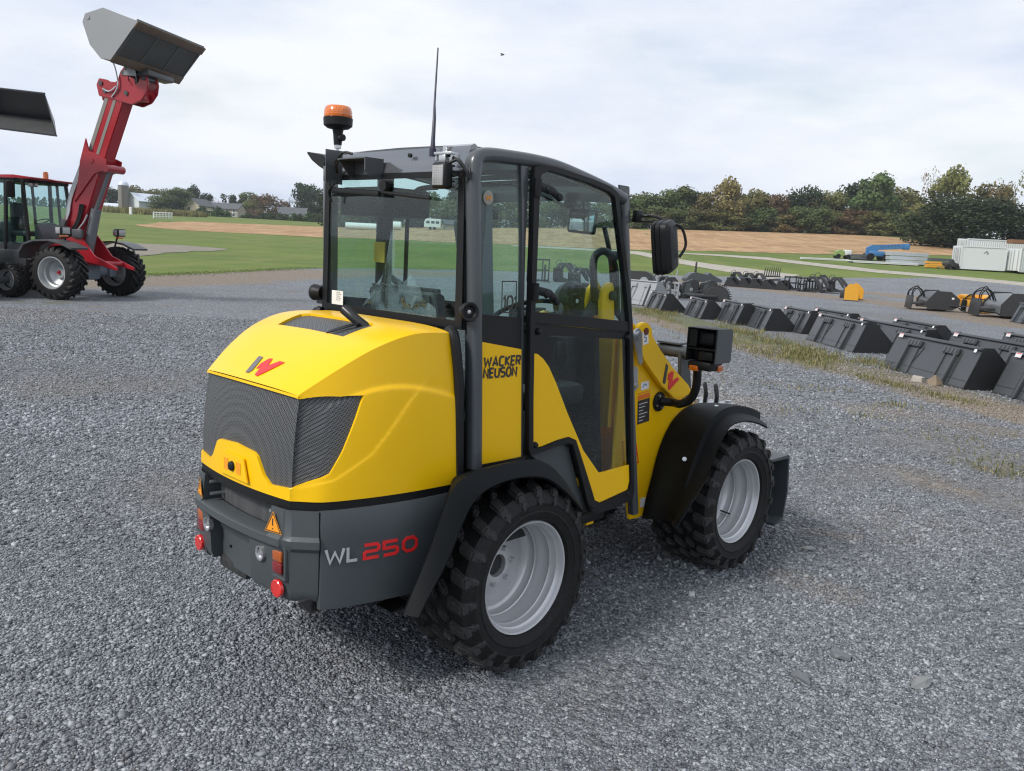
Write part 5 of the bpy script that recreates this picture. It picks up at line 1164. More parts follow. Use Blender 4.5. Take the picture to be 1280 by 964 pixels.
# loose crushed stone lying on the yard near the camera: one object of small angular stones
def stone_field():
    protos = []
    for k in range(10):
        r_ = np.random.default_rng(40 + k)
        base = np.array([(-1, -1, -1), (1, -1, -1), (1, 1, -1), (-1, 1, -1), (-1, -1, 1), (1, -1, 1), (1, 1, 1), (-1, 1, 1)], float) * [.5, .42, .30]
        base *= 1 + r_.uniform(-.38, .25, base.shape); protos.append(base)
    protos = np.array(protos)
    tri = np.array([(0, 3, 2), (0, 2, 1), (4, 5, 6), (4, 6, 7), (0, 1, 5), (0, 5, 4), (1, 2, 6), (1, 6, 5), (2, 3, 7), (2, 7, 6), (3, 0, 4), (3, 4, 7)])
    pts = []
    for y0, y1, dens, smin in ((1.7, 4.5, 5600, .0058), (4.5, 7.0, 3300, .0078), (7.0, 11, 1200, .012), (11, 18, 330, .017)):
        area_n = int((y1 - y0) * 1.42 * (y0 + y1) / 2 * dens)
        yy = np.sqrt(rng.uniform(y0**2, y1**2, area_n)); xx = rng.uniform(-.71, .71, area_n) * yy
        s = smin * (1 + rng.exponential(.42, area_n)); s = np.minimum(s, .030)
        pts.append(np.stack([xx, yy, s], 1))
    P_ = np.concatenate(pts); n = len(P_)
    # thin them where the surface is patchy with fines
    pn = np.array([mnoise.noise(Vector((x * .8, y * .8, 3.3))) for x, y in P_[:, :2]]); wn = np.array([worn(x, y) for x, y in P_[:, :2]]); keep = rng.uniform(0, 1, n) < np.clip(.86 + pn * .5 - wn * .9, .35, 1); P_ = P_[keep]; pn = pn[keep]; wn = wn[keep]; P_[:, 2] *= 1 - .35 * np.clip(wn, -.6, .8); n = len(P_)
    kk = rng.integers(0, len(protos), n); a, b, c = rng.uniform(0, 6.283, n), rng.normal(0, .35, n), rng.normal(0, .35, n)
    ca, sa, cb, sb, cc, sc = np.cos(a), np.sin(a), np.cos(b), np.sin(b), np.cos(c), np.sin(c)
    Rm = np.empty((n, 3, 3)); Rm[:, 0, 0] = ca * cb; Rm[:, 0, 1] = ca * sb * sc - sa * cc; Rm[:, 0, 2] = ca * sb * cc + sa * sc
    Rm[:, 1, 0] = sa * cb; Rm[:, 1, 1] = sa * sb * sc + ca * cc; Rm[:, 1, 2] = sa * sb * cc - ca * sc; Rm[:, 2, 0] = -sb; Rm[:, 2, 1] = cb * sc; Rm[:, 2, 2] = cb * cc
    co = np.einsum('nij,nkj->nki', Rm, protos[kk]) * P_[:, None, 2:3] * rng.uniform(.75, 1.35, (n, 1, 3))
    co[:, :, 0] += P_[:, None, 0]; co[:, :, 1] += P_[:, None, 1]; co[:, :, 2] += (P_[:, 2] * .16 + .0)[:, None]
    me = bpy.data.meshes.new('loose_gravel'); me.vertices.add(n * 8); me.vertices.foreach_set('co', co.reshape(-1))
    F_ = (tri[None] + (np.arange(n) * 8)[:, None, None]).reshape(-1)
    me.loops.add(len(F_)); me.loops.foreach_set('vertex_index', F_.astype(np.int32)); nf = len(F_) // 3
    me.polygons.add(nf); me.polygons.foreach_set('loop_start', np.arange(nf, dtype=np.int32) * 3); me.polygons.foreach_set('loop_total', np.full(nf, 3, np.int32))
    me.update(calc_edges=True)
    at = me.attributes.new('tone', 'FLOAT', 'FACE'); tn = np.clip(rng.beta(2.2, 2.6, n) + pn * .12 - wn * .14 + (rng.uniform(0, 1, n) < .035) * .5, 0, 1); at.data.foreach_set('value', np.repeat(tn, 12).astype(np.float32))
    d_at = me.attributes.new('dirt', 'FLOAT', 'FACE')
    dv = np.array([attr_at(x, y, DL) * .7 + .30 * max(0, mnoise.noise(Vector((x * .6, y * .6, 8)))) + .25 * max(0, worn(x, y)) for x, y in P_[:, :2]]); d_at.data.foreach_set('value', np.repeat(dv, 12).astype(np.float32))
    m_, nt, out = nodes_of('loose_stone'); p = N(nt, 'ShaderNodeBsdfPrincipled'); t_ = N(nt, 'ShaderNodeAttribute'); t_.attribute_name = 'tone'; dd = N(nt, 'ShaderNodeAttribute'); dd.attribute_name = 'dirt'
    v = coords(nt); nn = noise_n(nt, v, 120, 3, .6)
    c = ramp(nt, math_n(nt, 'MULTIPLY_ADD', nn, .16, math_n(nt, 'ADD', t_.outputs['Fac'], -.08)), [(.08, (.058, .064, .075)), (.38, (.135, .147, .167)), (.66, (.215, .231, .258)), (.95, (.37, .39, .42))])
    c = mix(nt, dd.outputs['Fac'], c, (.24, .19, .135))
    nt.links.new(c, p.inputs['Base Color']); p.inputs['Roughness'].default_value = .55; nt.links.new(p.outputs[0], out.inputs[0])
    me.materials.append(m_); o = bpy.data.objects.new('loose_gravel', me); col.objects.link(o); return o
tag(stone_field(), 'loose blue-grey crushed stone covering the near part of the yard', 'gravel', kind='stuff')
# bigger flat stones seen lying about
for i, (px, py, s, lb) in enumerate([(1048, 822, .055, 'flat dark grey stone lying in the gravel, right of the rear tyre'), (1000, 850, .05, 'dark angular stone at the lower right of the gravel, by a flat stone'), (1150, 857, .06, 'pale grey stone half buried in the gravel near the bottom right'), (1010, 688, .04, 'small pale stone on the gravel right of the front tyre')]):
    bm = B(); bmesh.ops.create_icosphere(bm, subdivisions=2, radius=1)
    for v in bm.verts: v.co = Vector((v.co.x * s, v.co.y * s * .6, max(v.co.z, -.4) * s * .42)) * (1 + .5 * mnoise.noise(v.co * 1.5 + Vector((i * 7, 0, 0))))
    p = gp(px, py); o = obj('stone', bm, paint('slate%d' % i, (.12, .13, .14) if i < 2 else (.20, .205, .205), .6, var=.2), None, 20); o.location = (p.x, p.y, .012); o.rotation_euler = (R(4), R(-6), random.uniform(0, 3)); tag(o, lb, 'stone')
# ------------------------------------------------------------------ paths, fields
PATHM = gravel_mat('track_gravel')
def strip(name, topl, botl, mat, dz, amp, step=3):
    poly = xy(pline(topl)) + xy(pline(botl))[::-1]; poly = jag(poly, amp, step, 3)
    return sheet(name, poly, mat, dz, step)
m_, nt, out = nodes_of('pale_track'); p = N(nt, 'ShaderNodeBsdfPrincipled'); v = coords(nt)
nt.links.new(ramp(nt, noise_n(nt, v, 1.3, 6, .7), [(.3, (.26, .24, .20)), (.55, (.36, .33, .28)), (.75, (.46, .43, .37))]), p.inputs['Base Color']); p.inputs['Roughness'].default_value = .9; nt.links.new(p.outputs[0], out.inputs[0]); TRK = m_
tag(strip('track', [(640, 306.5), (720, 310), (780, 313.6), (800, 314.6), (850, 324), (900, 331.5), (960, 339), (1000, 344)], [(640, 308), (720, 312.5), (780, 316), (800, 319), (850, 330), (900, 338.5), (935, 344), (960, 349)], TRK, .03, .5), kind='structure')
tag(strip('track', [(830, 315.3), (900, 318.3), (960, 322), (1040, 331), (1100, 337.5), (1213, 347), (1290, 354)], [(830, 316.1), (900, 320.3), (960, 325.3), (1040, 335), (1100, 341.5), (1200, 349.5), (1290, 358.5)], TRK, .03, .4), kind='structure')
DPM = paint('worn_earth', (.21, .185, .15), .95, var=.35, dust=.5, nscale=.35, dustc=(.12, .13, .07))
tag(strip('dirt_patch', [(60, 303), (112, 304), (182, 304.5), (240, 307), (281, 311)], [(60, 324), (120, 323), (182, 319.5), (230, 315), (281, 311.8)], DPM, .03, 1.6), kind='structure')
m_, nt, out = nodes_of('corn_stubble'); p = N(nt, 'ShaderNodeBsdfPrincipled'); v = coords(nt)
mp = N(nt, 'ShaderNodeMapping'); mp.inputs['Rotation'].default_value = (0, 0, R(-6)); mp.inputs['Scale'].default_value = (.05, .16, 1); nt.links.new(v, mp.inputs[0]); mq = N(nt, 'ShaderNodeMapping'); mq.inputs['Scale'].default_value = (1.0, .13, 1); nt.links.new(v, mq.inputs[0])
rowsn = noise_n(nt, mp.outputs[0], 1.6, 5, .7); blot = noise_n(nt, mq.outputs[0], .55, 6, .75); fl = noise_n(nt, mq.outputs[0], 1.5, 5, .85)
c = ramp(nt, rowsn, [(.35, (.22, .125, .055)), (.55, (.33, .195, .09)), (.7, (.42, .27, .13))])
c = mix(nt, ramp(nt, blot, [(.45, (0, 0, 0)), (.62, (.8, .8, .8))]), c, (.45, .30, .155)); c = mix(nt, ramp(nt, fl, [(.58, (0, 0, 0)), (.68, (.7, .7, .7))]), c, (.62, .48, .30))
nt.links.new(c, p.inputs['Base Color']); p.inputs['Roughness'].default_value = .95; nt.links.new(bump_n(nt, blot, .8, .4), p.inputs['Normal']); nt.links.new(p.outputs[0], out.inputs[0]); STUB = m_
fieldt = [(171, 281), (205, 278), (240, 277), (300, 279.5), (350, 281.5), (406, 283.6), (500, 284), (600, 284.5), (700, 284.8), (800, 285), (900, 287.5), (1020, 292), (1101, 295.6), (1154, 300), (1196, 306)]
fieldb = [(171, 282.5), (205, 286), (250, 289), (300, 291.5), (350, 294), (406, 297), (480, 299), (560, 303), (640, 306), (720, 309.5), (800, 312.6), (900, 314.5), (1020, 317.5), (1120, 319), (1196, 319)]
tag(strip('stubble_field', fieldt, fieldb, STUB, .03, 1.6, 4), kind='structure')
# standing crop along the hill crest on the left
def tuft_mesh(name, pts, h, n, mat, w=.012, spread=.05, lean=.5, hv=.5, seed=1):
    r_ = np.random.default_rng(seed); vs, fs = [], []
    for (x, y, z, k) in pts:
        for _ in range(max(1, int(n * k))):
            bx, by = x + r_.normal(0, spread), y + r_.normal(0, spread); a = r_.uniform(0, 6.283); hh = h * k * r_.uniform(1 - hv, 1 + hv); l = r_.uniform(0, lean) * hh; ww = w * r_.uniform(.6, 1.3)
            dx, dy = math.cos(a), math.sin(a); o = len(vs)
            vs += [(bx - dy * ww, by + dx * ww, z), (bx + dy * ww, by - dx * ww, z), (bx + dx * l * .4 + dy * ww * .7, by + dy * l * .4 - dx * ww * .7, z + hh * .6), (bx + dx * l * .4 - dy * ww * .7, by + dy * l * .4 + dx * ww * .7, z + hh * .6), (bx + dx * l, by + dy * l, z + hh)]
            fs += [(o, o + 1, o + 2, o + 3), (o + 3, o + 2, o + 4)]
    return obj(name, (vs, fs), mat, None, 0)
def blade_mat(name, stops):
    m_, nt, out = nodes_of(name); p = N(nt, 'ShaderNodeBsdfPrincipled'); g_ = N(nt, 'ShaderNodeNewGeometry')
    nt.links.new(ramp(nt, g_.outputs['Random Per Island'], stops), p.inputs['Base Color']); p.inputs['Roughness'].default_value = .7
    p.inputs['Specular IOR Level'].default_value = .2; nt.links.new(p.outputs[0], out.inputs[0]); return m_
DRYG = blade_mat('weedy_grass', [(0, (.07, .09, .03)), (.35, (.125, .14, .04)), (.6, (.20, .18, .07)), (.8, (.28, .23, .12)), (1, (.36, .30, .18))])
GRNG = blade_mat('green_grass', [(0, (.05, .09, .015)), (.5, (.09, .15, .03)), (1, (.17, .22, .06))])
pts = []
L = xy(pline([(800, 387), (860, 402), (930, 423), (1000, 444), (1090, 464)])); r_ = random.Random(5)
for k in range(3600):
    i = r_.randrange(len(L) - 1); t = r_.random(); x = L[i][0] + (L[i + 1][0] - L[i][0]) * t + r_.gauss(.05, .55); y = L[i][1] + (L[i + 1][1] - L[i][1]) * t + r_.gauss(0, .2)
    if mnoise.noise(Vector((x * .9, y * .35, 1))) + r_.uniform(-.3, .3) > .02: pts.append((x, y, 0, r_.uniform(.3, 1.0) * (1 + .8 * max(0, mnoise.noise(Vector((x * 1.7, y * .8, 6)))))))
L = xy(pline([(1075, 470), (1130, 484), (1230, 508)]))
for k in range(500):
    i = r_.randrange(len(L) - 1); t = r_.random(); x = L[i][0] + (L[i + 1][0] - L[i][0]) * t + r_.gauss(-.05, .15); y = L[i][1] + (L[i + 1][1] - L[i][1]) * t
    if r_.random() < .6: pts.append((x, y, 0, r_.uniform(.3, .7)))
for (px, py, s_, n_) in [(1000, 448, .25, 60), (1230, 478, .12, 60), (1215, 486, .1, 40), (1262, 592, .16, 50), (1080, 520, .25, 40), (1125, 508, .2, 60), (1030, 488, .25, 40), (1180, 545, .3, 30), (1240, 578, .3, 40), (1010, 515, .3, 30), (950, 480, .3, 30), (885, 420, .4, 80)]:
    c = gp(px, py)
    for k in range(n_): pts.append((c.x + r_.gauss(0, s_), c.y + r_.gauss(0, s_ * .7), 0, r_.uniform(.25, .6)))
tag(tuft_mesh('weeds', pts, .085, 10, DRYG, .0045, .05, .9, .7), 'yellow-green weeds and dry grass growing between the gravel and the buckets', 'weeds', kind='stuff')
pts = []
for edge, n_, hh in ((far[3:9], 1500, .22), (far[9:16], 900, .3)):
    for k in range(n_):
        i = r_.randrange(len(edge) - 1); t = r_.random(); p = edge[i].lerp(edge[i + 1], t); pts.append((p.x + r_.gauss(0, .2), p.y + r_.gauss(.2, .7), terr(p.x, p.y), r_.uniform(.2, .8)))
tag(tuft_mesh('rough_grass', pts, .055, 8, GRNG, .010, .45), 'rough grass edging the far side of the gravel yard', 'grass', kind='stuff')
pts = []
cr = [(110, 262), (150, 266), (200, 269), (255, 271.5)]
Lc = xy(pline(cr))
CORN = blade_mat('standing_crop', [(0, (.10, .11, .03)), (.5, (.20, .19, .07)), (1, (.30, .26, .12))])
for k in range(2600):
    i = r_.randrange(len(Lc) - 1); t = r_.random(); x = Lc[i][0] + (Lc[i + 1][0] - Lc[i][0]) * t; y = Lc[i][1] + (Lc[i + 1][1] - Lc[i][1]) * t + r_.uniform(-9, 3); pts.append((x, y, terr(x, y), r_.uniform(.7, 1)))
tag(tuft_mesh('standing_crop', pts, 1.7, 5, CORN, .12, .5, .3), 'strip of standing crop along the hill crest below the white barn', 'crop', kind='stuff')
# ================================================================== trees
def foliage_mat(name, stops, rough=.75):
    m_, nt, out = nodes_of(name); p = N(nt, 'ShaderNodeBsdfPrincipled'); g_ = N(nt, 'ShaderNodeNewGeometry'); oi = N(nt, 'ShaderNodeObjectInfo'); v = coords(nt)
    f = math_n(nt, 'ADD', math_n(nt, 'MULTIPLY', g_.outputs['Random Per Island'], .45), math_n(nt, 'MULTIPLY', noise_n(nt, v, .55, 3, .6), .55))
    c = ramp(nt, f, stops)
    hs = N(nt, 'ShaderNodeHueSaturation'); nt.links.new(c, hs.inputs['Color']); nt.links.new(math_n(nt, 'MULTIPLY_ADD', oi.outputs['Random'], .05, .475), hs.inputs['Hue']); nt.links.new(math_n(nt, 'MULTIPLY_ADD', oi.outputs['Random'], .9, 1.35), hs.inputs['Value'])
    nt.links.new(hs.outputs[0], p.inputs['Base Color']); p.inputs['Roughness'].default_value = rough; p.inputs['Specular IOR Level'].default_value = .2
    tl = N(nt, 'ShaderNodeBsdfTranslucent'); nt.links.new(hs.outputs[0], tl.inputs[0]); ms = N(nt, 'ShaderNodeMixShader'); ms.inputs[0].default_value = .22
    nt.links.new(p.outputs[0], ms.inputs[1]); nt.links.new(tl.outputs[0], ms.inputs[2]); nt.links.new(ms.outputs[0], out.inputs[0]); return m_
FOL = {'green': foliage_mat('leaves_green', [(.2, (.032, .046, .018)), (.5, (.056, .075, .028)), (.8, (.090, .108, .040))]),
       'olive': foliage_mat('leaves_olive', [(.2, (.052, .055, .022)), (.5, (.088, .086, .034)), (.8, (.14, .125, .050))]),
       'rust': foliage_mat('leaves_rust', [(.2, (.060, .048, .022)), (.5, (.110, .083, .038)), (.8, (.17, .125, .06))]),
       'dark': foliage_mat('leaves_dark', [(.2, (.011, .018, .010)), (.5, (.021, .032, .016)), (.8, (.038, .052, .024))]),
       'ever': foliage_mat('leaves_evergreen', [(.2, (.018, .032, .012)), (.5, (.032, .055, .018)), (.8, (.055, .08, .028))])}
BARK = paint('bark', (.10, .08, .06), .9, var=.3)
def crown_mesh(seed, shape='round', nclump=16, leaves=2600, leaf=.035, openness=.0):
    """unit-height crown plus limbs: leaf-clump faces through the volume of many lobes; base z=0, top z=1, width about .8"""
    r_ = np.random.default_rng(seed); lobes = []
    for k in range(nclump):
        if shape == 'round':
            z = r_.uniform(.25, .86); rad = .34 * math.sqrt(max(.05, 1 - ((z - .55) / .47) ** 2)); a = r_.uniform(0, 6.283); q = rad * math.sqrt(r_.uniform(0, 1)); s = r_.uniform(.10, .19)
        elif shape == 'low':
            z = r_.uniform(.06, .82); rad = .42 * math.sqrt(max(.05, 1 - ((z - .35) / .6) ** 2)); a = r_.uniform(0, 6.283); q = rad * math.sqrt(r_.uniform(0, 1)); s = r_.uniform(.12, .20)
        elif shape == 'cone':
            z = (k + .5) / nclump * .92 + .02; rad = .16 * (1 - z) + .01; a = r_.uniform(0, 6.283); q = rad * .4; s = max(.05, .22 * (1 - z) + .03)
        lobes.append((q * math.cos(a), q * math.sin(a), z, s))
    lobes = np.array(lobes); wts = lobes[:, 3] ** 2; idx = r_.choice(len(lobes), leaves, p=wts / wts.sum())
    d = r_.normal(size=(leaves, 3)); d /= np.linalg.norm(d, axis=1)[:, None]; rr = lobes[idx, 3] * (r_.uniform(.2, 1, leaves) ** .45) * (1 + r_.exponential(.09, leaves))
    c = lobes[idx, :3] + d * rr[:, None] * [1, 1, .85]
    t1 = r_.normal(size=(leaves, 3)); t1 -= d * (t1 * d).sum(1)[:, None] * .6; t1 /= np.linalg.norm(t1, axis=1)[:, None]; t2 = np.cross(t1, d + r_.normal(size=(leaves, 3)) * .5); t2 /= np.linalg.norm(t2, axis=1)[:, None]
    s = leaf * r_.uniform(.5, 1.3, leaves)[:, None]
    q = np.stack([c - t1 * s, c - t2 * s * .6, c + t1 * s * .9, c + t2 * s * .7], 1).reshape(-1, 3); q[:, 2] = np.clip(q[:, 2], .0, 1.05)
    F_ = [(4 * i, 4 * i + 1, 4 * i + 2, 4 * i + 3) for i in range(leaves)]
    me = bpy.data.meshes.new('crown'); me.from_pydata([tuple(v) for v in q], [], F_); me.update()
    bm = B(); tube(bm, [(0, 0, 0), (.01, .0, .2), (-.01, .01, .45), (.01, 0, .7)], [.028, .022, .015, .006], 7)
    for k in range(0 if shape == 'cone' else 8):
        l = lobes[r_.integers(len(lobes))]; z0 = max(.12, l[2] - .25); tube(bm, [(0, 0, z0), (l[0] * .5, l[1] * .5, (z0 + l[2]) / 2 + .02), (l[0], l[1], l[2])], [.014, .009, .004], 5)
    if shape == 'bare': pass
    mt = bpy.data.meshes.new('trunk'); bm.to_mesh(mt); bm.free(); mt.materials.append(BARK); finish(mt, 60)
    return me, mt
CM = {'round': [crown_mesh(s, 'round', 20, 3000, .030) for s in (1, 2, 3, 4)], 'low': [crown_mesh(s, 'low', 26, 3600, .030) for s in (11, 12, 13)], 'cone': [crown_mesh(s, 'cone', 12, 1500, .035) for s in (21, 22)],
      'sparse': [crown_mesh(s, 'round', 15, 650, .022) for s in (31, 32)], 'big': [crown_mesh(5, 'low', 60, 14000, .020), crown_mesh(6, 'low', 46, 9000, .022)]}
CMAT = {}
def tree(name, kind, colr, x, y, h, wd, label, group=None, cat='tree', z=None, k=0):
    t = thing(name, label, cat, (x, y, (terr(x, y) if z is None else z) - .1), random.uniform(0, 6.28), group)
    me, mt = CM[kind][k % len(CM[kind])]
    key = (kind, k % len(CM[kind]), colr)
    if key not in CMAT: m2 = me.copy(); m2.materials.append(FOL[colr]); CMAT[key] = m2
    for nm, d in (('crown', CMAT[key]), ('trunk', mt)):
        o = bpy.data.objects.new(nm, d); col.objects.link(o); o.parent = t; o.scale = (h * wd, h * wd, h)
        if nm == 'trunk' : o.scale = (h * min(wd, 1), h * min(wd, 1), h)
    return t
def px_tree(px, py_top, y, wpx, kind, colr, label, name='tree', k=0, group=None, cat='tree', base=None):
    """a tree standing at depth y whose top is seen at (px, py_top)"""
    p = at_depth(px, py_top, y); zb = terr(p.x, y) if base is None else base; h = p.z - zb
    wm = wpx * y / F_PX; unit = .84 if kind not in ('cone',) else .42
    return tree(name, kind, colr, p.x, y, h, max(.25, wm / h / unit), label, group, cat, zb, k)
TR = random.Random(3)
# treeline behind the stubble field, right of the cab (measured tops)
line = [(788, 244, 46, 'green'), (806, 236, 44, 'green'), (828, 232, 50, 'green'), (852, 231, 52, 'green'), (872, 233, 46, 'dark'), (890, 236, 40, 'olive'), (914, 222, 46, 'rust'), (930, 236, 36, 'green'), (950, 231, 44, 'olive'), (968, 240, 38, 'rust'), (985, 243, 34, 'olive'), (1008, 226, 40, 'dark'), (1030, 237, 40, 'rust'), (1046, 231, 36, 'olive'), (1075, 220, 54, 'dark'), (1098, 214, 58, 'green'), (1122, 226, 54, 'olive'), (1140, 240, 44, 'olive')]
words = {'green': 'rounded mid-green', 'dark': 'tall dark green', 'olive': 'yellowish green', 'rust': 'brown-tinged autumn'}
marks = ['nearest the cab edge', 'just behind the door mirror', 'left part of the treeline above the mirror', 'rising over the mirror arm', 'beside the olive one', 'left of the tallest brown tree', 'tallest of its colour left of centre of the treeline', 'between the brown and yellowish trees', 'left of a low brown tree', 'low beside a yellowish tree', 'small, between brown and dark trees', 'spiky topped in mid treeline', 'right of the spiky dark tree', 'narrow, above the parked forks', 'dark one left of the highest green', 'highest green above the blue lift', 'behind the blue lift', 'left of the great dark tree']
for i, (px, py, w_, c_) in enumerate(line):
    px_tree(px, py, 222 + TR.uniform(-4, 16), w_ * 1.12, 'low' if i % 3 else 'round', c_, '%s tree %s' % (words[c_], marks[i]), k=i, group='trees beyond the stubble field')
# understorey and second rank so that no gap shows
for i, px in enumerate(range(786, 1160, 13)):
    px_tree(px + TR.uniform(-3, 3), 257 + (px - 790) * .02 + TR.uniform(-7, 7), 217 + TR.uniform(-1, 3), 44, 'low', TR.choice(['green', 'olive', 'olive', 'green', 'rust']), 'bushy undergrowth at the foot of the treeline behind the stubble field', name='bush', k=i, group='bushes along the foot of the treeline', cat='bush')
# trees seen through the cab windows
thr = [(425, 236, 48, 'dark'), (452, 245, 46, 'green'), (486, 250, 46, 'green'), (515, 240, 50, 'dark'), (548, 236, 50, 'green'), (575, 232, 44, 'dark'), (604, 240, 44, 'green'), (634, 244, 46, 'green'), (664, 240, 40, 'olive'), (690, 246, 40, 'green'), (716, 243, 44, 'dark'), (742, 246, 40, 'green'), (768, 250, 36, 'green')]
pl_ = ['at the left edge of the rear window', 'left inside the rear window', 'behind the dark cab upright', 'centre of the rear window', 'right part of the rear window', 'at the right edge of the rear window', 'behind the corner post', 'through the quarter window', 'behind the door hinge', 'left in the door window', 'centre of the door window', 'behind the interior mirror', 'at the front edge of the door window']
for i, (px, py, w_, c_) in enumerate(thr):
    px_tree(px, py, 226 + TR.uniform(0, 16), w_ * 1.2, 'low', c_, '%s tree seen %s' % (words[c_].split(' ')[-1], pl_[i]), k=i + 1, group='trees seen through the cab')
# big group at the right
px_tree(1212, 234, 152, 122, 'big', 'dark', 'great broad dark tree reaching the ground behind the white containers', name='broad_tree', k=0)
px_tree(1276, 250, 150, 70, 'big', 'dark', 'dark broad tree at the right edge of the picture', name='broad_tree', k=1)
px_tree(1168, 208, 190, 26, 'sparse', 'rust', 'thin half-bare tree beside the tall airy crown', name='thin_tree', k=0)
px_tree(1190, 205, 185, 62, 'round', 'olive', 'tall airy olive tree rising above the great dark tree', name='tall_tree', k=2)
px_tree(1240, 226, 200, 60, 'round', 'olive', 'olive tree behind the right shoulder of the great dark tree', k=3); px_tree(1274, 210, 205, 40, 'sparse', 'olive', 'thin pale tree at the far right behind the dark trees', name='thin_tree', k=1)
px_tree(1256, 222, 195, 40, 'sparse', 'rust', 'bare twiggy tree between the two right-hand dark trees', name='thin_tree', k=0)
px_tree(1165, 246, 180, 50, 'low', 'olive', 'yellow-green bush left behind the great dark tree', name='bush', k=1, cat='bush')
px_tree(1145, 262, 170, 34, 'low', 'green', 'low green bush left of the great dark tree', name='bush', k=2, cat='bush')
# left horizon: trees round the farm and houses
lf = [(128, 229, 40, 'dark', 'low', 'dark tree clump left of the silo behind the red arm'), (146, 236, 24, 'dark', 'low', 'lower dark tree touching the silo on its left'), (176, 232, 40, 'olive', 'round', 'pale olive tree behind the white barn roof'), (196, 238, 24, 'olive', 'round', 'small olive tree at the right end of the barn roof'),
      (217, 230, 42, 'green', 'big', 'big dense green tree right of the white barn'), (205, 250, 24, 'green', 'low', 'round bush at the foot of the big green tree'), (242, 231, 22, 'dark', 'round', 'dark tree right behind the big green one'), (256, 240, 18, 'dark', 'round', 'small dark tree behind the cream house gable'), (270, 247, 12, 'dark', 'sparse', 'thin tree above the grey house roof'), (286, 241, 20, 'dark', 'round', 'dark round tree behind the grey house'), (298, 247, 16, 'dark', 'round', 'small dark tree at the right end of the grey house'),
      (312, 239, 26, 'green', 'round', 'green tree left of the reddish one'), (335, 240, 38, 'rust', 'low', 'wide reddish brown tree between the two houses'), (318, 246, 26, 'olive', 'low', 'olive tree in front of the reddish brown tree'), (352, 250, 14, 'dark', 'sparse', 'little thin tree right of the reddish brown tree'), (362, 245, 14, 'dark', 'sparse', 'thin dark tree behind the white house'),
      (383, 224, 32, 'dark', 'round', 'tall spreading dark tree right of the white house'), (402, 232, 26, 'dark', 'low', 'dark tree against the left edge of the cab'), (398, 250, 22, 'green', 'low', 'green bush in front of the tall dark tree')]
for i, (px, py, w_, c_, kd, lb) in enumerate(lf): px_tree(px, py, 360 + (i % 4) * 12 if i not in (4, 5) else 335, w_ * 1.15, kd, c_, lb, k=i, group='trees round the farm and houses')
ar = [(252.5, 257, 13, 'left of the cream house'), (272.5, 258, 14, 'in front of the grey house'), (284, 263, 8, 'smallest, beside the grey house'), (310, 266, 11, 'first of the low row'), (329, 266, 10, 'second of the low row'), (337, 264, 10, 'third of the low row'), (350, 266, 9, 'fourth of the low row'), (357, 268, 8, 'fifth of the low row'), (368, 266, 9, 'sixth of the low row'), (375, 267, 8, 'seventh of the low row'), (386, 265, 10, 'eighth of the low row'), (393, 266, 9, 'ninth of the low row'), (402, 267, 10, 'last of the low row beside the cab')]
for i, (px, py, w_, lb) in enumerate(ar): px_tree(px, py - 1, 322, w_ * 1.7, 'cone', 'ever', 'conical evergreen %s' % lb, name='conifer', k=i, group='clipped evergreens by the houses', cat='conifer')
# hedge wood further back to close the horizon
def far_wood():
    r_ = np.random.default_rng(9); vs, fs = [], []
    for k in range(9000):
        t = r_.uniform(-.72, .72); y = r_.uniform(430, 520); x = t * y; h = 5.5 + 3 * mnoise.noise(Vector((x * .02, y * .02, 0))) + 2.5 * mnoise.noise(Vector((x * .09, 1, 0)))
        z = terr(x, y) + h * r_.uniform(0, 1) ** .8; s = r_.uniform(.5, 1.1); a = r_.uniform(0, 3.14); o = len(vs)
        vs += [(x - s * math.cos(a), y - s * math.sin(a), z - s * .4), (x + s * .2, y, z - s), (x + s * math.cos(a), y + s * math.sin(a), z + s * .2), (x - .1, y, z + s)]; fs.append((o, o + 1, o + 2, o + 3))
    return obj('distant_wood', (vs, fs), FOL['dark'], None, 0)
tag(far_wood(), 'low distant woodland closing the horizon behind the farms', 'woodland', kind='stuff')
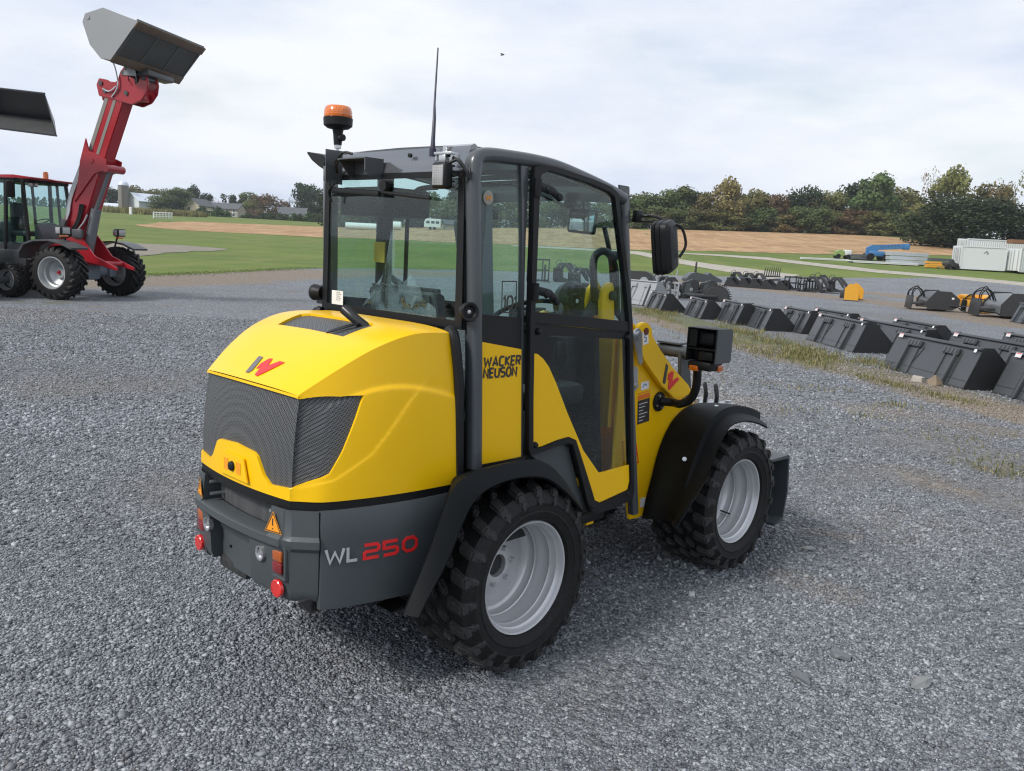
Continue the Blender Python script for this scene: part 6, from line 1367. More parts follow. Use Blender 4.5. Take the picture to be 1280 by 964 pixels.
# ================================================================== farm buildings (about 330 m away)
WALLW = paint('white_metal_wall', (.62, .66, .70), .5, var=.04); ROOFW = paint('pale_metal_roof', (.60, .66, .74), .4, metal=.2, var=.05); CREAM = paint('cream_wall', (.56, .50, .38), .8, var=.05); BEIGE = paint('beige_stone_wall', (.36, .33, .28), .85, var=.1)
SLATE = paint('slate_roof', (.085, .09, .10), .7, var=.15); WIN = paint('window_glass_dark', (.05, .07, .09), .2, var=.1); SILO = paint('silo_concrete', (.21, .19, .17), .85, var=.18, nscale=.4)
def gable(name, label, x, y, L, D, hw, hr, rz, wall_m, roof_m, wins=(), cat='building', over=.5, z=None, ndoor=None):
    zb = terr(x, y) if z is None else z; t = thing(name, label, cat, (x, y, zb - .3), rz)
    bm = B(); prism(bm, [(-D / 2, 0), (D / 2, 0), (D / 2, hw), (0, hw + hr), (-D / 2, hw)], -L / 2, L / 2, 'x'); obj('wall', bm, wall_m, t, 0)
    bm = B(); th = .25
    prism(bm, [(-D / 2 - over, hw - over * hr / (D / 2)), (0, hw + hr), (D / 2 + over, hw - over * hr / (D / 2)), (D / 2 + over, hw - over * hr / (D / 2) + th), (0, hw + hr + th), (-D / 2 - over, hw - over * hr / (D / 2) + th)], -L / 2 - over, L / 2 + over, 'x'); obj('roof', bm, roof_m, t, 0)
    for (face, u, zc, w_, h_) in wins:
        bm = B()
        if face == 'f': box(bm, (u, -D / 2 - .03, zc), (w_, .08, h_))
        else: box(bm, (L / 2 * (1 if face == 'r' else -1), u, zc), (.1, w_, h_))
        fr = obj('window', bm, WIN, t, 0); bm = B()
        if face == 'f':
            for dz in (-h_ / 2, h_ / 2): box(bm, (u, -D / 2 - .08, zc + dz), (w_ + .3, .1, .15))
            for dx in (-w_ / 2, w_ / 2): box(bm, (u + dx, -D / 2 - .085, zc), (.15, .1, h_))
            obj('window_frame', bm, WHT, fr, 0)
    return t
p = at_depth(183, 272, 345)
gable('barn', 'white metal barn with pale roof right of the silo', p.x, 345, 13, 10, 4.6, 3.0, R(58), WALLW, ROOFW, [('f', 3, 1.5, 2.2, 2.6), ('r', 0, 1.8, 2.4, 3)])
gable('shed', 'low pale shed roof just left of the silo base', at_depth(143, 272, 350).x, 350, 9, 5, 1.6, 1.6, R(10), WALLW, ROOFW, [])
p = at_depth(155, 272, 338); t = thing('silo', 'tall grey concrete silo with a pale domed cap beside the white barn', 'silo', (p.x, 338, terr(p.x, 338) - .3))
zt = at_depth(155, 231, 338).z - terr(p.x, 338)
bm = B(); lathe(bm, [(1.95, 0), (1.95, zt), (0, zt)], 28); so_ = obj('silo_tower', bm, SILO, t)
bm = B()
for k in range(14): lathe(bm, [(1.96, .8 + k * zt / 14.5), (2.0, .8 + k * zt / 14.5), (2.0, .88 + k * zt / 14.5), (1.96, .88 + k * zt / 14.5)], 28, None, True)
obj('silo_hoops', bm, SLATE, so_, 0)
bm = B(); lathe(bm, [(2.05, zt), (2.0, zt + .6), (1.4, zt + 1.4), (0, zt + 1.75)], 24); obj('silo_cap', bm, ROOFW, t)
bm = B(); box(bm, (0, -2.1, zt / 2), (.7, .35, zt * .98)); obj('silo_chute', bm, SILO, t, 0)
p = at_depth(249, 275, 336); gable('farmhouse', 'cream gabled farmhouse between two conical evergreens', p.x, 336, 8, 7.5, 3.9, 2.6, R(70), CREAM, SLATE, [('f', -2, 1.6, 1.2, 1.6), ('f', 1.6, 1.6, 1.2, 1.6), ('l', 1.5, 2.6, 1.1, 1.4)], 'house')
p = at_depth(280, 276, 342); gable('stone_house', 'long beige stone house with dark slate roof behind the small evergreens', p.x, 342, 15, 8, 3.5, 2.1, R(-6), BEIGE, SLATE, [('f', u, zc, 1.0, 1.4) for u in (-6, -3, 0, 3, 6) for zc in (1.3, 2.8)], 'house')
p = at_depth(367, 277, 340); gable('white_house', 'white house with grey hipped roof above the evergreen row', p.x, 340, 10, 7, 2.9, 2.4, R(4), WHT, SLATE, [('f', u, 1.9, 1.0, 1.2) for u in (-4, -1.5, 1.5, 4)], 'house')
p = at_depth(300, 276, 318); fn = thing('garden_fence', 'white horse fence on the hill right of the barn', 'fence', (0, 0, 0))
a, b = gp(192, 273), gp(215, 274); nP = 7
for k in range(nP):
    q = a.lerp(b, k / (nP - 1)); bm = B(); box(bm, (q.x, q.y, terr(q.x, q.y) + .8), (.22, .22, 1.7)); obj('post', bm, WHT, fn, 0)
for hh in (.5, 1.0, 1.5):
    bm = B(); tube(bm, [a.lerp(b, k / 6) * 1 + Vector((0, -.15, hh - .03)) for k in range(7)], .12, 6); obj('rail', bm, WHT, fn, 0)
p = gp(163.5, 268.5); bm = B(); box(bm, (p.x, p.y, terr(p.x, p.y) + 1.1), (.7, .7, 2.2), bev=.1); tag(obj('marker_post', bm, WHT, None, 0), 'short white post in the standing crop below the barn', 'post')
# white things along the treeline seen through the rear window
for (px, y, L_, H_, lb, nm) in [(457, 205, 9.5, 1.6, 'long low white storage tank seen left in the rear window', 'storage_tank'), (493, 205, 3.2, 2.0, 'small round-topped white tank in the middle of the rear window', 'storage_tank')]:
    p = at_depth(px, 284, y); zb = terr(p.x, y); bm = B(); cyl(bm, (p.x - L_ / 2, y, zb + H_ / 2), (p.x + L_ / 2, y, zb + H_ / 2), H_ / 2, 20); t = tag(obj(nm, bm, WHT, None), lb, 'tank')
p = at_depth(541, 283, 206); t = thing('travel_trailer', 'white camping trailer parked by the trees, seen through the rear window', 'trailer', (p.x, 206, terr(p.x, 206)))
bm = B(); prism(bm, [(-2.0, .5), (2.0, .5), (2.0, 2.6), (-1.6, 2.6), (-2.0, 1.8)], -1.1, 1.1, 'y', .08); obj('body', bm, WHT, t)
for u in (-1.1, .1, 1.2): bm = B(); box(bm, (u, -1.11, 1.75), (.8, .04, .6)); obj('window', bm, WIN, t, 0)
for u in (-.5, .5): bm = B(); cyl(bm, (u, -1.15, .35), (u, -.95, .35), .35, 16); obj('wheel', bm, RUB, t)
p = at_depth(561, 283, 208); gable('garden_shed', 'small cream shed right of the camping trailer', p.x, 208, 2.6, 2.4, 1.6, .8, R(20), CREAM, SLATE)
p = at_depth(722, 276, 300); gable('roadside_house', 'grey house glimpsed through the door window behind the mirror', at_depth(716, 276, 250).x, 250, 9, 7, 3.6, 2.6, R(15), BEIGE, SLATE, [('f', -2, 2, 1, 1.2), ('f', 2, 2, 1, 1.2)], 'house')
# ================================================================== storage yard at the right (about 97 m away)
def bx_thing(nm, lb, cat, px, y, rz=0): 
    y *= 1.065; p = at_depth(px, 320, y); return thing(nm, lb, cat, (p.x, y, terr(p.x, y)), rz)
CONT = paint('white_container_paint', (.60, .62, .63), .5, var=.05, dust=.1)
def container(nm, lb, px, y, rz, L_=7.0, W_=2.5, H_=2.6, z=0, cat='shipping container', plain=False):
    t = bx_thing(nm, lb, cat, px, y, rz); t.location.z += z
    bm = B(); box(bm, (0, 0, H_ / 2 + .1), (L_, W_ - .1, H_ - .2)); obj('shell', bm, CONT, t, 0)
    bm = B(); n_ = int(L_ / .28)
    for k in range(n_): prism(bm, [(-L_ / 2 + k * .28 + .03, -W_ / 2 + .05), (-L_ / 2 + k * .28 + .09, -W_ / 2 - .0), (-L_ / 2 + k * .28 + .17, -W_ / 2 - .0), (-L_ / 2 + k * .28 + .23, -W_ / 2 + .05)], .2, H_ - .15, 'z')
    if plain: bm.free()
    else: obj('corrugated_side', bm, CONT, t, 0)
    bm = B()
    for y_ in (-W_ / 2 + .05, W_ / 2 - .05):
        for x_ in (-L_ / 2, L_ / 2): box(bm, (x_, y_, H_ / 2 + .1), (.14, .14, H_))
        for z_ in (.12, H_ + .05): box(bm, (0, y_, z_), (L_, .12, .14))
    obj('frame', bm, CONT, t, 0)
    bm = B()
    for y_ in (-.9, -.35, .35, .9): cyl(bm, (-L_ / 2 - .06, y_, .2), (-L_ / 2 - .06, y_, H_ - .1), .03, 6)
    box(bm, (-L_ / 2 - .04, 0, H_ / 2), (.03, .03, H_ - .3)); obj('door_bars', bm, STL, t, 0); return t
t = container('shipping_container', 'white shipping container with a plain smooth long side, front one', 1224, 97, R(-6), 5.1, 2.6, 2.7, plain=True)
bm = B(); stroke(bm, [(-.2, 0), (.1, .25), (.3, 0), (.1, -.1)], .09, plane_m((.2, -1.26, 2.0), (1, 0, 0), (0, 0, 1))); obj('painted_mark', bm, SLATE, t, 0)
container('shipping_container', 'white corrugated container at the right edge beside the plain one', 1282, 96.5, R(24), 5, 2.5, 2.75)
container('shipping_container', 'white container standing behind the front pair, only its roof edge showing', 1240, 104, R(0), 8, 2.5, 3.0, .3)
bm = B(); box(bm, (0, 0, .25), (3.2, 1.2, .5), bev=.03)
t = bx_thing('lumber_bundle', 'brown lumber bundle lying on the container roof at the right', 'lumber', 1275, 101); t.location.z += 3.2; obj('boards', bm, paint('brown_lumber', (.20, .10, .05), .8), t, 0)
# blue telescopic lift
t = bx_thing('boom_lift', 'blue boom lift parked among the stacks with its boom folded', 'boom lift', 1107, 104)
bm = B(); prism(bm, [(-2.6, .6), (-2.6, 1.6), (-2.0, 1.95), (2.4, 2.3), (2.6, 2.0), (2.5, 1.7), (-1.2, 1.35), (-.6, .7)], -.25, .25, 'y', .04); obj('boom', bm, BLU, t)
bm = B(); box(bm, (-1.4, 0, .85), (1.9, 1.8, .7), bev=.15); obj('turntable', bm, BLU, t)
bm = B(); box(bm, (2.5, 0, 1.95), (.6, 1.0, .75), bev=.05); obj('basket', bm, BLU, t)
for k in range(6): bm = B(); box(bm, (-.8 + k * .45, -.27, 1.80 + k * .045), (.12, .04, .16)); obj('boom_opening', bm, SLATE, t, 0)
for x_ in (-2.3, -.3):
    for y_ in (-.9, .9): bm = B(); cyl(bm, (x_, y_ - .15, .45), (x_, y_ + .15, .45), .45, 20); obj('wheel', bm, RUB, t)
def planks(nm, lb, px, y, L_, W_, H_, n_, mat, rz=0, z=0, cat='lumber stack', parent=None):
    t = bx_thing(nm, lb, cat, px, y, rz); t.location.z += z
    for k in range(n_):
        bm = B(); hh = H_ / n_; box(bm, (TR.uniform(-.1, .1), TR.uniform(-.05, .05), hh * (k + .5)), (L_ * TR.uniform(.93, 1), W_, hh * .86), bev=.02); obj('bundle', bm, mat, t, 0)
    return t
WRAP = paint('grey_wrapped_lumber', (.34, .37, .40), .5, var=.1)
planks('wrapped_stack', 'grey wrapped stack in three layers right of the blue lift', 1134, 100, 4.8, 1.6, 1.5, 3, WRAP)
planks('dark_stack', 'low dark stack left of the blue lift', 1074, 104, 2.6, 1.4, .7, 2, SLATE)
planks('dark_stack', 'low dark stack between the wrapped bundles and the containers', 1180, 103, 4.2, 1.2, .8, 2, SLATE)
planks('orange_lumber', 'orange-brown pile of boards in front of the dark stack', 1168, 97, 1.7, 1.0, .75, 3, ORG)
planks('board_pile', 'thin yellowish boards lying right of the orange pile', 1181, 96.5, 1.6, .9, .3, 3, paint('yellow_board', (.45, .30, .12), .8))
planks('white_sheet_stack', 'long flat white sheets on the ground before the wrapped stack', 1105, 98.5, 8.5, 1.6, .28, 2, CONT)
planks('white_pipe_row', 'long thin white sheets lying left along the track', 1030, 101, 6.0, .8, .25, 2, CONT)
t = bx_thing('utility_cart', 'small lime green and white utility cart at the left end of the storage row', 'utility cart', 1052, 104)
bm = B(); prism(bm, [(-.9, .35), (.2, .35), (.2, 1.0), (-.3, 1.15), (-.9, .9)], -.5, .5, 'y', .05); obj('body', bm, paint('lime_paint', (.22, .31, .10), .5), t)
bm = B(); box(bm, (.65, 0, .8), (.9, 1.0, .7), bev=.1); obj('cargo_box', bm, CONT, t)
for x_ in (-.6, .7): bm = B(); cyl(bm, (x_, -.55, .3), (x_, .55, .3), .3, 16); obj('wheel', bm, RUB, t)
t = bx_thing('parked_mower', 'small dark ride-on mower at the corner of the front container', 'mower', 1191, 96)
bm = B(); prism(bm, [(-.7, .3), (.7, .3), (.7, .7), (.2, .8), (.0, 1.2), (-.15, 1.2), (-.2, .75), (-.7, .7)], -.4, .4, 'y', .05); obj('body', bm, DRK, t)
for x_ in (-.5, .5): bm = B(); cyl(bm, (x_, -.45, .28), (x_, .45, .28), .28, 14); obj('wheel', bm, RUB, t)
# bird
p = at_depth(628, 69, 60); bm = B(); tube(bm, [(-.16, 0, 0), (-.08, 0, .01), (.08, 0, .01), (.17, 0, .02)], [.01, .045, .04, .012], 8)
for sg in (-1, 1):
    vs_ = [bm.verts.new(v) for v in [(-.06, 0, .02), (.07, 0, .02), (.05, sg * .12, .10), (-.02, sg * .25, .06), (-.09, sg * .13, .09)]]; f_ = bm.faces.new(vs_)
    e_ = bmesh.ops.extrude_face_region(bm, geom=[f_]); [setattr(v, 'co', v.co + Vector((0, 0, .012))) for v in e_['geom'] if isinstance(v, bmesh.types.BMVert)]
bd = obj('bird', bm, SLATE, None, 60); bd.location = p; bd.rotation_euler = (R(20), R(-15), R(35)); tag(bd, 'small dark bird flying high in the sky above the cab', 'bird')
# ================================================================== loader attachments lying in rows
STK1 = paint('white_red_label', (.66, .62, .62), .5, var=.02)
def bucket(name, label, group, w_, x, y, rz, mat=None, stickers=2, hgt=.62, dep=1.02, seed=0):
    """skid-steer bucket resting on its floor, seen from the back: leaning back plate, hooked mounts, ends in a shade-darkened copy of the paint"""
    m_ = mat or BKT; t = thing(name, label, 'bucket', (x, y, terr(x, y)), rz, group); hgt *= TR.uniform(.94, 1.05); h = w_ / 2; lean = .25 * hgt / .62; th = .02
    k = math.hypot(lean, hgt); dx, dz = lean / k, hgt / k
    bm = B(); prism(bm, [(0, 0), (.03, -.0), (lean + .03, hgt), (lean, hgt)], -h, h, 'y', .003); obj('back_plate', bm, m_, t)
    bm = B(); prism(bm, [(0, .0), (dep, .0), (dep, .022), (.03, .03)], -h, h, 'y'); fl = obj('floor_plate', bm, m_, t); bm = B(); prism(bm, [(dep - .12, .022), (dep + .04, .006), (dep + .04, .0), (dep - .12, .0)], -h - .012, h + .012, 'y'); obj('cutting_edge', bm, RUST, fl)
    for sg in (-1, 1):
        bm = B(); prism(bm, [(.0, .0), (dep, .0), (dep - .02, .06), (lean + .16, hgt + .01), (lean, hgt + .01)], sg * h - .01, sg * h + .01, 'y', .002); obj('end_plate', bm, BKT_SHADE if m_ is BKT else m_, t)
    M = plane_m((0, 0, 0), (0, -1, 0), (lean, 0, hgt))         # x: to the right as seen from behind, y up the plate, z outwards (towards -X)
    bm = B(); box(bm, (0, k - .02, .02), (w_, .05, .05), bev=.01); xf(bm.verts, M); obj('top_beam', bm, m_, t)
    for sg, u in ((-1, -w_ * .22), (1, w_ * .22)):
        bm = B(); box(bm, (u, k * .80, .03), (w_ * .17, k * .16, .035), bev=.004)
        box(bm, (u + sg * w_ * .065, k * .38, .03), (.05, k * .76, .06), bev=.004); box(bm, (u - sg * w_ * .06, k * .40, .012), (.018, k * .72, .02)); xf(bm.verts, M); mt = obj('mounting_hook', bm, m_, t)
        bm = B()
        box(bm, (u, k * .80, .045), (w_ * .16, k * .14, .012))
        for q in range(4): box(bm, (u + (q - 1.5) * w_ * .042, k * .80, .052), (w_ * .018, k * .13, .02), bev=.004)
        xf(bm.verts, M); obj('hook_ribs', bm, m_, mt)
        bm = B(); box(bm, (u + sg * w_ * .10, k * .40, .004), (.05, k * .78, .004)); xf(bm.verts, M); obj('recess_shade', bm, DRK, mt, 0)  # flat dark strip painting in the shade of a recess
    bm = B(); box(bm, (0, k * .2, .004), (w_ * .98, .008, .004)); box(bm, (0, .012, .006), (w_, .03, .012)); xf(bm.verts, M); obj('weld_seam', bm, DRK, t, 0)
    bm = B(); tube(bm, [M @ Vector(p) for p in [(-w_ * .10, k * .74, .006), (-w_ * .13, k * .5, .006), (-w_ * .17, k * .22, .006)]], .006, 5); obj('press_line', bm, DRK, t)
    if stickers:
        bm = B(); box(bm, (-w_ * .42, k * .92, .047), (.13, .07, .004)); xf(bm.verts, M); s_ = obj('white_label', bm, STK1, t, 0); bm = B(); box(bm, (-w_ * .42, k * .955, .0495), (.10, .010, .003)); xf(bm.verts, M); obj('red_label_band', bm, REDL, s_, 0)
        bm = B(); box(bm, (w_ * .46, k * .90, .047), (.06, .05, .004)); xf(bm.verts, M); obj('small_label', bm, WHT, t, 0)
    return t
RZ = R(4)
GB = 'black buckets along the gravel edge'
bl = [(5.0, 28.6, 0, 0), ]
front = [  # x, y, width, label
    (4.55, 28.2, 2.0, 'black bucket nearest the cab in the front row, behind the yellow arm'),
    (5.38, 25.75, 1.85, 'black bucket second from the cab, with a dark lower panel'),
    (6.30, 24.75, 1.3, 'narrow black bucket left of the one above the head lamp'),
    (6.42, 22.95, 2.2, 'black bucket directly above the black head lamp guard'),
    (7.25, 22.3, 1.8, 'black bucket showing only its right half, right of the head lamp'),
    (7.00, 18.7, 2.55, 'large black bucket in the middle of the front row, beside the weeds'),
    (6.80, 13.95, 2.44, 'large black bucket with two stones at its foot, nearest complete one'),
    (7.38, 11.35, 2.44, 'black bucket cut by the right edge of the picture')]
for i, (x, y, w_, lb) in enumerate(front): bucket('bucket', lb, GB, w_, x, y, RZ + R(TR.uniform(-2, 2)), hgt=.58 + .04 * (i > 4), dep=.95 + .08 * (i > 4))
back = [(8.0, 18.4, 2.9, 'black bucket in the second line behind the large middle one'), (8.55, 15.4, 2.4, 'black bucket in the second line above the nearest complete one'), (9.6, 15.6, 2.3, 'black bucket at the back of the second line near the right edge'),
        (6.0, 22.5 + 1.6, 1.8, 'black bucket in the second line, its top showing above the head lamp'), (7.9, 21.6, 1.9, 'black bucket in the second line, just right of the partly hidden one'), (8.9, 19.2, 1.9, 'low black bucket behind the second line, beneath the yellow pusher')]
for i, (x, y, w_, lb) in enumerate(back): bucket('bucket', lb, 'black buckets in the second line', w_, x, y, RZ + R(TR.uniform(-3, 3)))
bucket('bucket', 'light grey galvanised bucket lying beside the cab, left of the black ones', None, 1.5, 4.25, 30.3, R(35), GALV, 0, .85, 1.3)
# stones at the foot of the near bucket
for i, (px, py, s, lb) in enumerate([(1148, 478, (.20, .11, .10), 'pale oblong stone block at the foot of the near bucket'), (1168, 482, (.17, .14, .16), 'brown pointed stone beside the pale block')]):
    bm = B(); box(bm, (0, 0, s[2] / 2), s, bev=.015)
    bmesh.ops.subdivide_edges(bm, edges=bm.edges, cuts=1)
    for v in bm.verts: v.co += Vector((mnoise.noise(v.co * 9 + Vector((i, 0, 0))), mnoise.noise(v.co * 9 + Vector((0, 5, i))), mnoise.noise(v.co * 9))) * .03
    if i: 
        for v in bm.verts:
            if v.co.z > .09: v.co.x *= .3; v.co.y *= .4
    p = gp(px, py); o = obj('stone', bm, CONC if i == 0 else paint('brown_stone', (.22, .17, .12), .85, var=.2), None, 25); o.location = (p.x, p.y, 0); o.rotation_euler = (0, 0, R(-60)); tag(o, lb, 'stone')
# far row
GF = 'black buckets in the far row'
fr = [(908, 357.0), (925, 358.2), (938.5, 359.2), (953, 360.2), (971, 361.5)]
nm_ = ['first from the left', 'second from the left', 'third from the left', 'fourth from the left', 'fifth and largest']
for i, (px, py) in enumerate(fr):
    p = gp(px, py + .5); bucket('bucket', 'small black bucket, %s in the distant row' % nm_[i], GF, 1.7 if i < 4 else 2.0, p.x, p.y, R(-28), None, 0, .60, 1.0)
# other attachments
def fork_frame(label, x, y, rz, hh=1.1, ww=1.2, tines=1.1, mat=None, group=None, z=0):
    m_ = mat or DRK; t = thing('pallet_fork_frame', label, 'pallet fork', (x, y, terr(x, y) + z), rz, group)
    bm = B()
    for z_ in (.08, hh * .5, hh - .06): box(bm, (0, 0, z_), (.06, ww, .09), bev=.01)
    for y_ in (-ww / 2, -ww * .2, ww * .2, ww / 2): box(bm, (0, y_, hh / 2), (.05, .07, hh), bev=.01)
    obj('frame', bm, m_, t)
    for y_ in (-ww * .3, ww * .3): bm = B(); prism(bm, [(.03, 0), (.03, hh * .75), (.08, hh * .75), (.10, .05), (tines, .02), (tines, 0)], y_ - .05, y_ + .05, 'y', .004); obj('tine', bm, m_, t)
    return t
def standing_tines(label, x, y, rz, n_=8, ww=2.2, hh=1.0):
    t = thing('tine_rack', label, 'tine rack', (x, y, terr(x, y)), rz); bm = B(); box(bm, (0, 0, .35), (.3, ww, .12), bev=.02); box(bm, (0, 0, .1), (.4, ww, .1), bev=.02); obj('base_bar', bm, DRK, t)
    for k in range(n_): bm = B(); tube(bm, [(0, -ww / 2 + ww * k / (n_ - 1), .3), (.04, -ww / 2 + ww * k / (n_ - 1), hh * .7), (.10, -ww / 2 + ww * k / (n_ - 1), hh)], [.05, .045, .02], 6); obj('tine', bm, DRK, t)
    return t
def grapple(label, x, y, rz, ww=1.6, s=1.0, mat=None, group=None):
    m_ = mat or DRK; t = thing('grapple', label, 'grapple', (x, y, terr(x, y)), rz, group)
    for k in range(6):
        u = -ww / 2 + ww * k / 5; bm = B(); prism(bm, [(a * s, b * s) for a, b in [(0, .1), (0, .7), (.08, .72), (.12, .2), (.55, .08), (.95, .18), (1.0, .12), (.6, 0), (.1, .0)]], u - .02, u + .02, 'y', .003); obj('lower_rib', bm, m_, t)
    for k in (-1, 1):
        u = k * ww * .27; bm = B(); prism(bm, [(a * s, b * s) for a, b in [(.05, .62), (.2, .95), (.55, .98), (.95, .55), (1.02, .25), (.9, .35), (.55, .80), (.25, .78), (.12, .60)]], u - .14, u + .14, 'y', .01); obj('claw', bm, m_, t)
        bm = B(); cyl(bm, (.1 * s, u, .75 * s), (.5 * s, u, .9 * s), .045, 10); obj('cylinder', bm, STL, t)
    bm = B()
    for z_ in (.12, .65): cyl(bm, (.04, -ww / 2, z_ * s), (.04, ww / 2, z_ * s), .05, 10)
    tube(bm, [(0, .1, .6 * s), (-.15, .12, .95 * s), (.1, .14, 1.1 * s), (.25, .12, .85 * s)], .02, 6, True); obj('frame_tube', bm, m_, t); return t
p = gp(826, 374); grapple('black grapple with light cylinders behind the first front-row bucket', p.x, p.y + .9, R(10), 1.5, .95)
p = gp(843, 375); t = fork_frame('light steel pallet fork frame with raised levers behind the front row', p.x, p.y + .6, R(15), .75, 1.1, .9, GALV)
bm = B(); tube(bm, [(.1, .2, .5), (.25, .25, .95), (.3, .25, 1.25)], .025, 6); obj('lever', bm, GALV, t)
p = gp(862, 373)
for k, lb in ((0, 'left half of the black toothed drums behind the front row'), (1, 'right half of the black toothed drums behind the front row')):
    t = thing('drum_attachment', lb, 'drum', (p.x + k * .75, p.y - .2 * k, 0), R(0)); bm = B(); prism(bm, [(-.38, 0), (.32, 0), (.36, .26), (.30, .80), (-.02, .84), (-.10, .76), (-.36, .70)], -.26, .26, 'y', .05); obj('housing', bm, DRK, t)
    bm = B(); prism(bm, [(-.34, .05), (-.1, .1), (.0, .45), (-.08, .72), (-.26, .62)], -.285, -.255, 'y', .01); obj('side_panel', bm, GRY, t); bm = B(); cyl(bm, (-.02, -.30, .40), (-.02, -.255, .40), .08, 16); obj('hub', bm, STL, t)
p = gp(895, 377); t = thing('rotary_cutter', 'black half-round toothed saw guard lying behind the front row', 'saw', (p.x, p.y, 0), R(-10))
bm = B(); lathe(bm, [(.0, -.05), (.50, -.05), (.55, 0), (.50, .05), (0, .05)], 40, Matrix.Translation((0, 0, .12)) @ Matrix.Rotation(R(90), 4, 'X')); obj('disc_guard', bm, DRK, t)
bm = B()
for k in range(22):
    a = -.3 + k * .17; c_, s_ = math.cos(a), math.sin(a); box(bm, (.58 * c_, 0, .12 + .58 * s_), (.10, .10, .05), (0, -a, 0))
obj('teeth', bm, DRK, t)
bm = B(); box(bm, (-.75, 0, .22), (1.5, .5, .12), bev=.03); tube(bm, [(-1.2, .1, .25), (-.6, .15, .42), (0, .2, .45), (.3, .2, .3)], .03, 6, True); obj('mount_frame', bm, DRK, t)
p = gp(800, 362); t = thing('round_drum', 'black rounded trencher wheel housing beside the door mirror foot', 'drum', (p.x, p.y, 0), R(-20)); bm = B(); prism(bm, [(-.9, .25), (-.9, .95), (.3, .95), (.55, .85), (.68, .6), (.68, .2), (.5, .0), (-.2, 0)], -.35, .35, 'y', .06); obj('housing', bm, DRK, t); bm = B(); cyl(bm, (.25, -.40, .45), (.25, -.34, .45), .22, 20); obj('hub', bm, STL, t)
p = gp(876, 352); t = thing('plough', 'low black hitch attachment with an upright mast, alone at the far side of the yard', 'attachment', (p.x, p.y, 0), R(10)); bm = B(); prism(bm, [(-1.3, 0), (1.4, 0), (1.5, .2), (.7, .55), (.5, .75), (.3, .55), (-.6, .7), (-1.0, .6), (-1.35, .2)], -.5, .5, 'y', .04); obj('frame', bm, GRY, t)
bm = B(); tube(bm, [(-.5, 0, .5), (-.45, 0, 1.45)], [.10, .07], 8); obj('mast', bm, DRK, t)
p = gp(964, 351); standing_tines('row of upright black tines behind the far buckets', p.x, p.y, R(-40), 8, 3.0, 1.15)
p = gp(915, 352); grapple('black round grapple behind the first far bucket', p.x, p.y, R(-30), 1.2, .8); p = gp(930, 353.5); grapple('black grapple behind the second and third far buckets', p.x, p.y, R(-30), 1.2, .8)
p = gp(943, 354); grapple('black grapple behind the fourth far bucket', p.x, p.y, R(-30), 1.0, .8)
for i, (px, py, lb) in enumerate([(990, 362.5, 'fork frame just right of the largest far bucket'), (1002, 364.5, 'black fork frame left of the dark roller heap'), (1026, 366, 'black fork frame in the middle of the dark heap')]):
    p = gp(px, py); fork_frame(lb if 'black' in lb else 'black ' + lb, p.x, p.y, R(-60 + i * 20), .9, 1.5, 1.1)
for i, (px, py, lb) in enumerate([(1012, 364, 'dark grapple with raised claws left in the dark heap'), (1037, 364.5, 'dark grapple with raised claws at the right end of the heap, beside the yellow pusher'), (1020, 360, 'dark grapple behind the heap of fork frames')]):
    p = gp(px, py); grapple(lb, p.x, p.y, R(-50 + i * 15), 1.7, 1.0)
# yellow snow pusher
p = gp(1064, 376.5); t = thing('snow_pusher', 'yellow snow pusher with two tall end plates on the gravel', 'snow pusher', (p.x, p.y, 0), R(62))
PY = paint('pusher_yellow', (.62, .30, .012), .45, var=.08, dust=.1)
for x_ in (0, 2.2):
    bm = B(); prism(bm, [(-.32, 0), (.36, 0), (.36, .62), (.15, .86), (.0, .86), (-.32, .55)], x_ - .03, x_ + .03, 'x', .01); obj('end_plate', bm, PY, t); bm = B(); box(bm, (x_, .02, .02), (.09, .72, .06), bev=.01); obj('skid_shoe', bm, DRK, t)
bm = B(); prism(bm, [(.05, .03), (.25, .10), (.30, .4), (.22, .75), (.18, .75), (.24, .4), (.20, .13), (.03, .07)], .0, 2.2, 'x', .0); obj('moldboard', bm, PY, t)
bm = B(); box(bm, (1.0, .40, .4), (1.0, .18, .5), bev=.02); box(bm, (.5, .48, .3), (.12, .3, .4), bev=.02); obj('mounting_frame', bm, DRK, t)
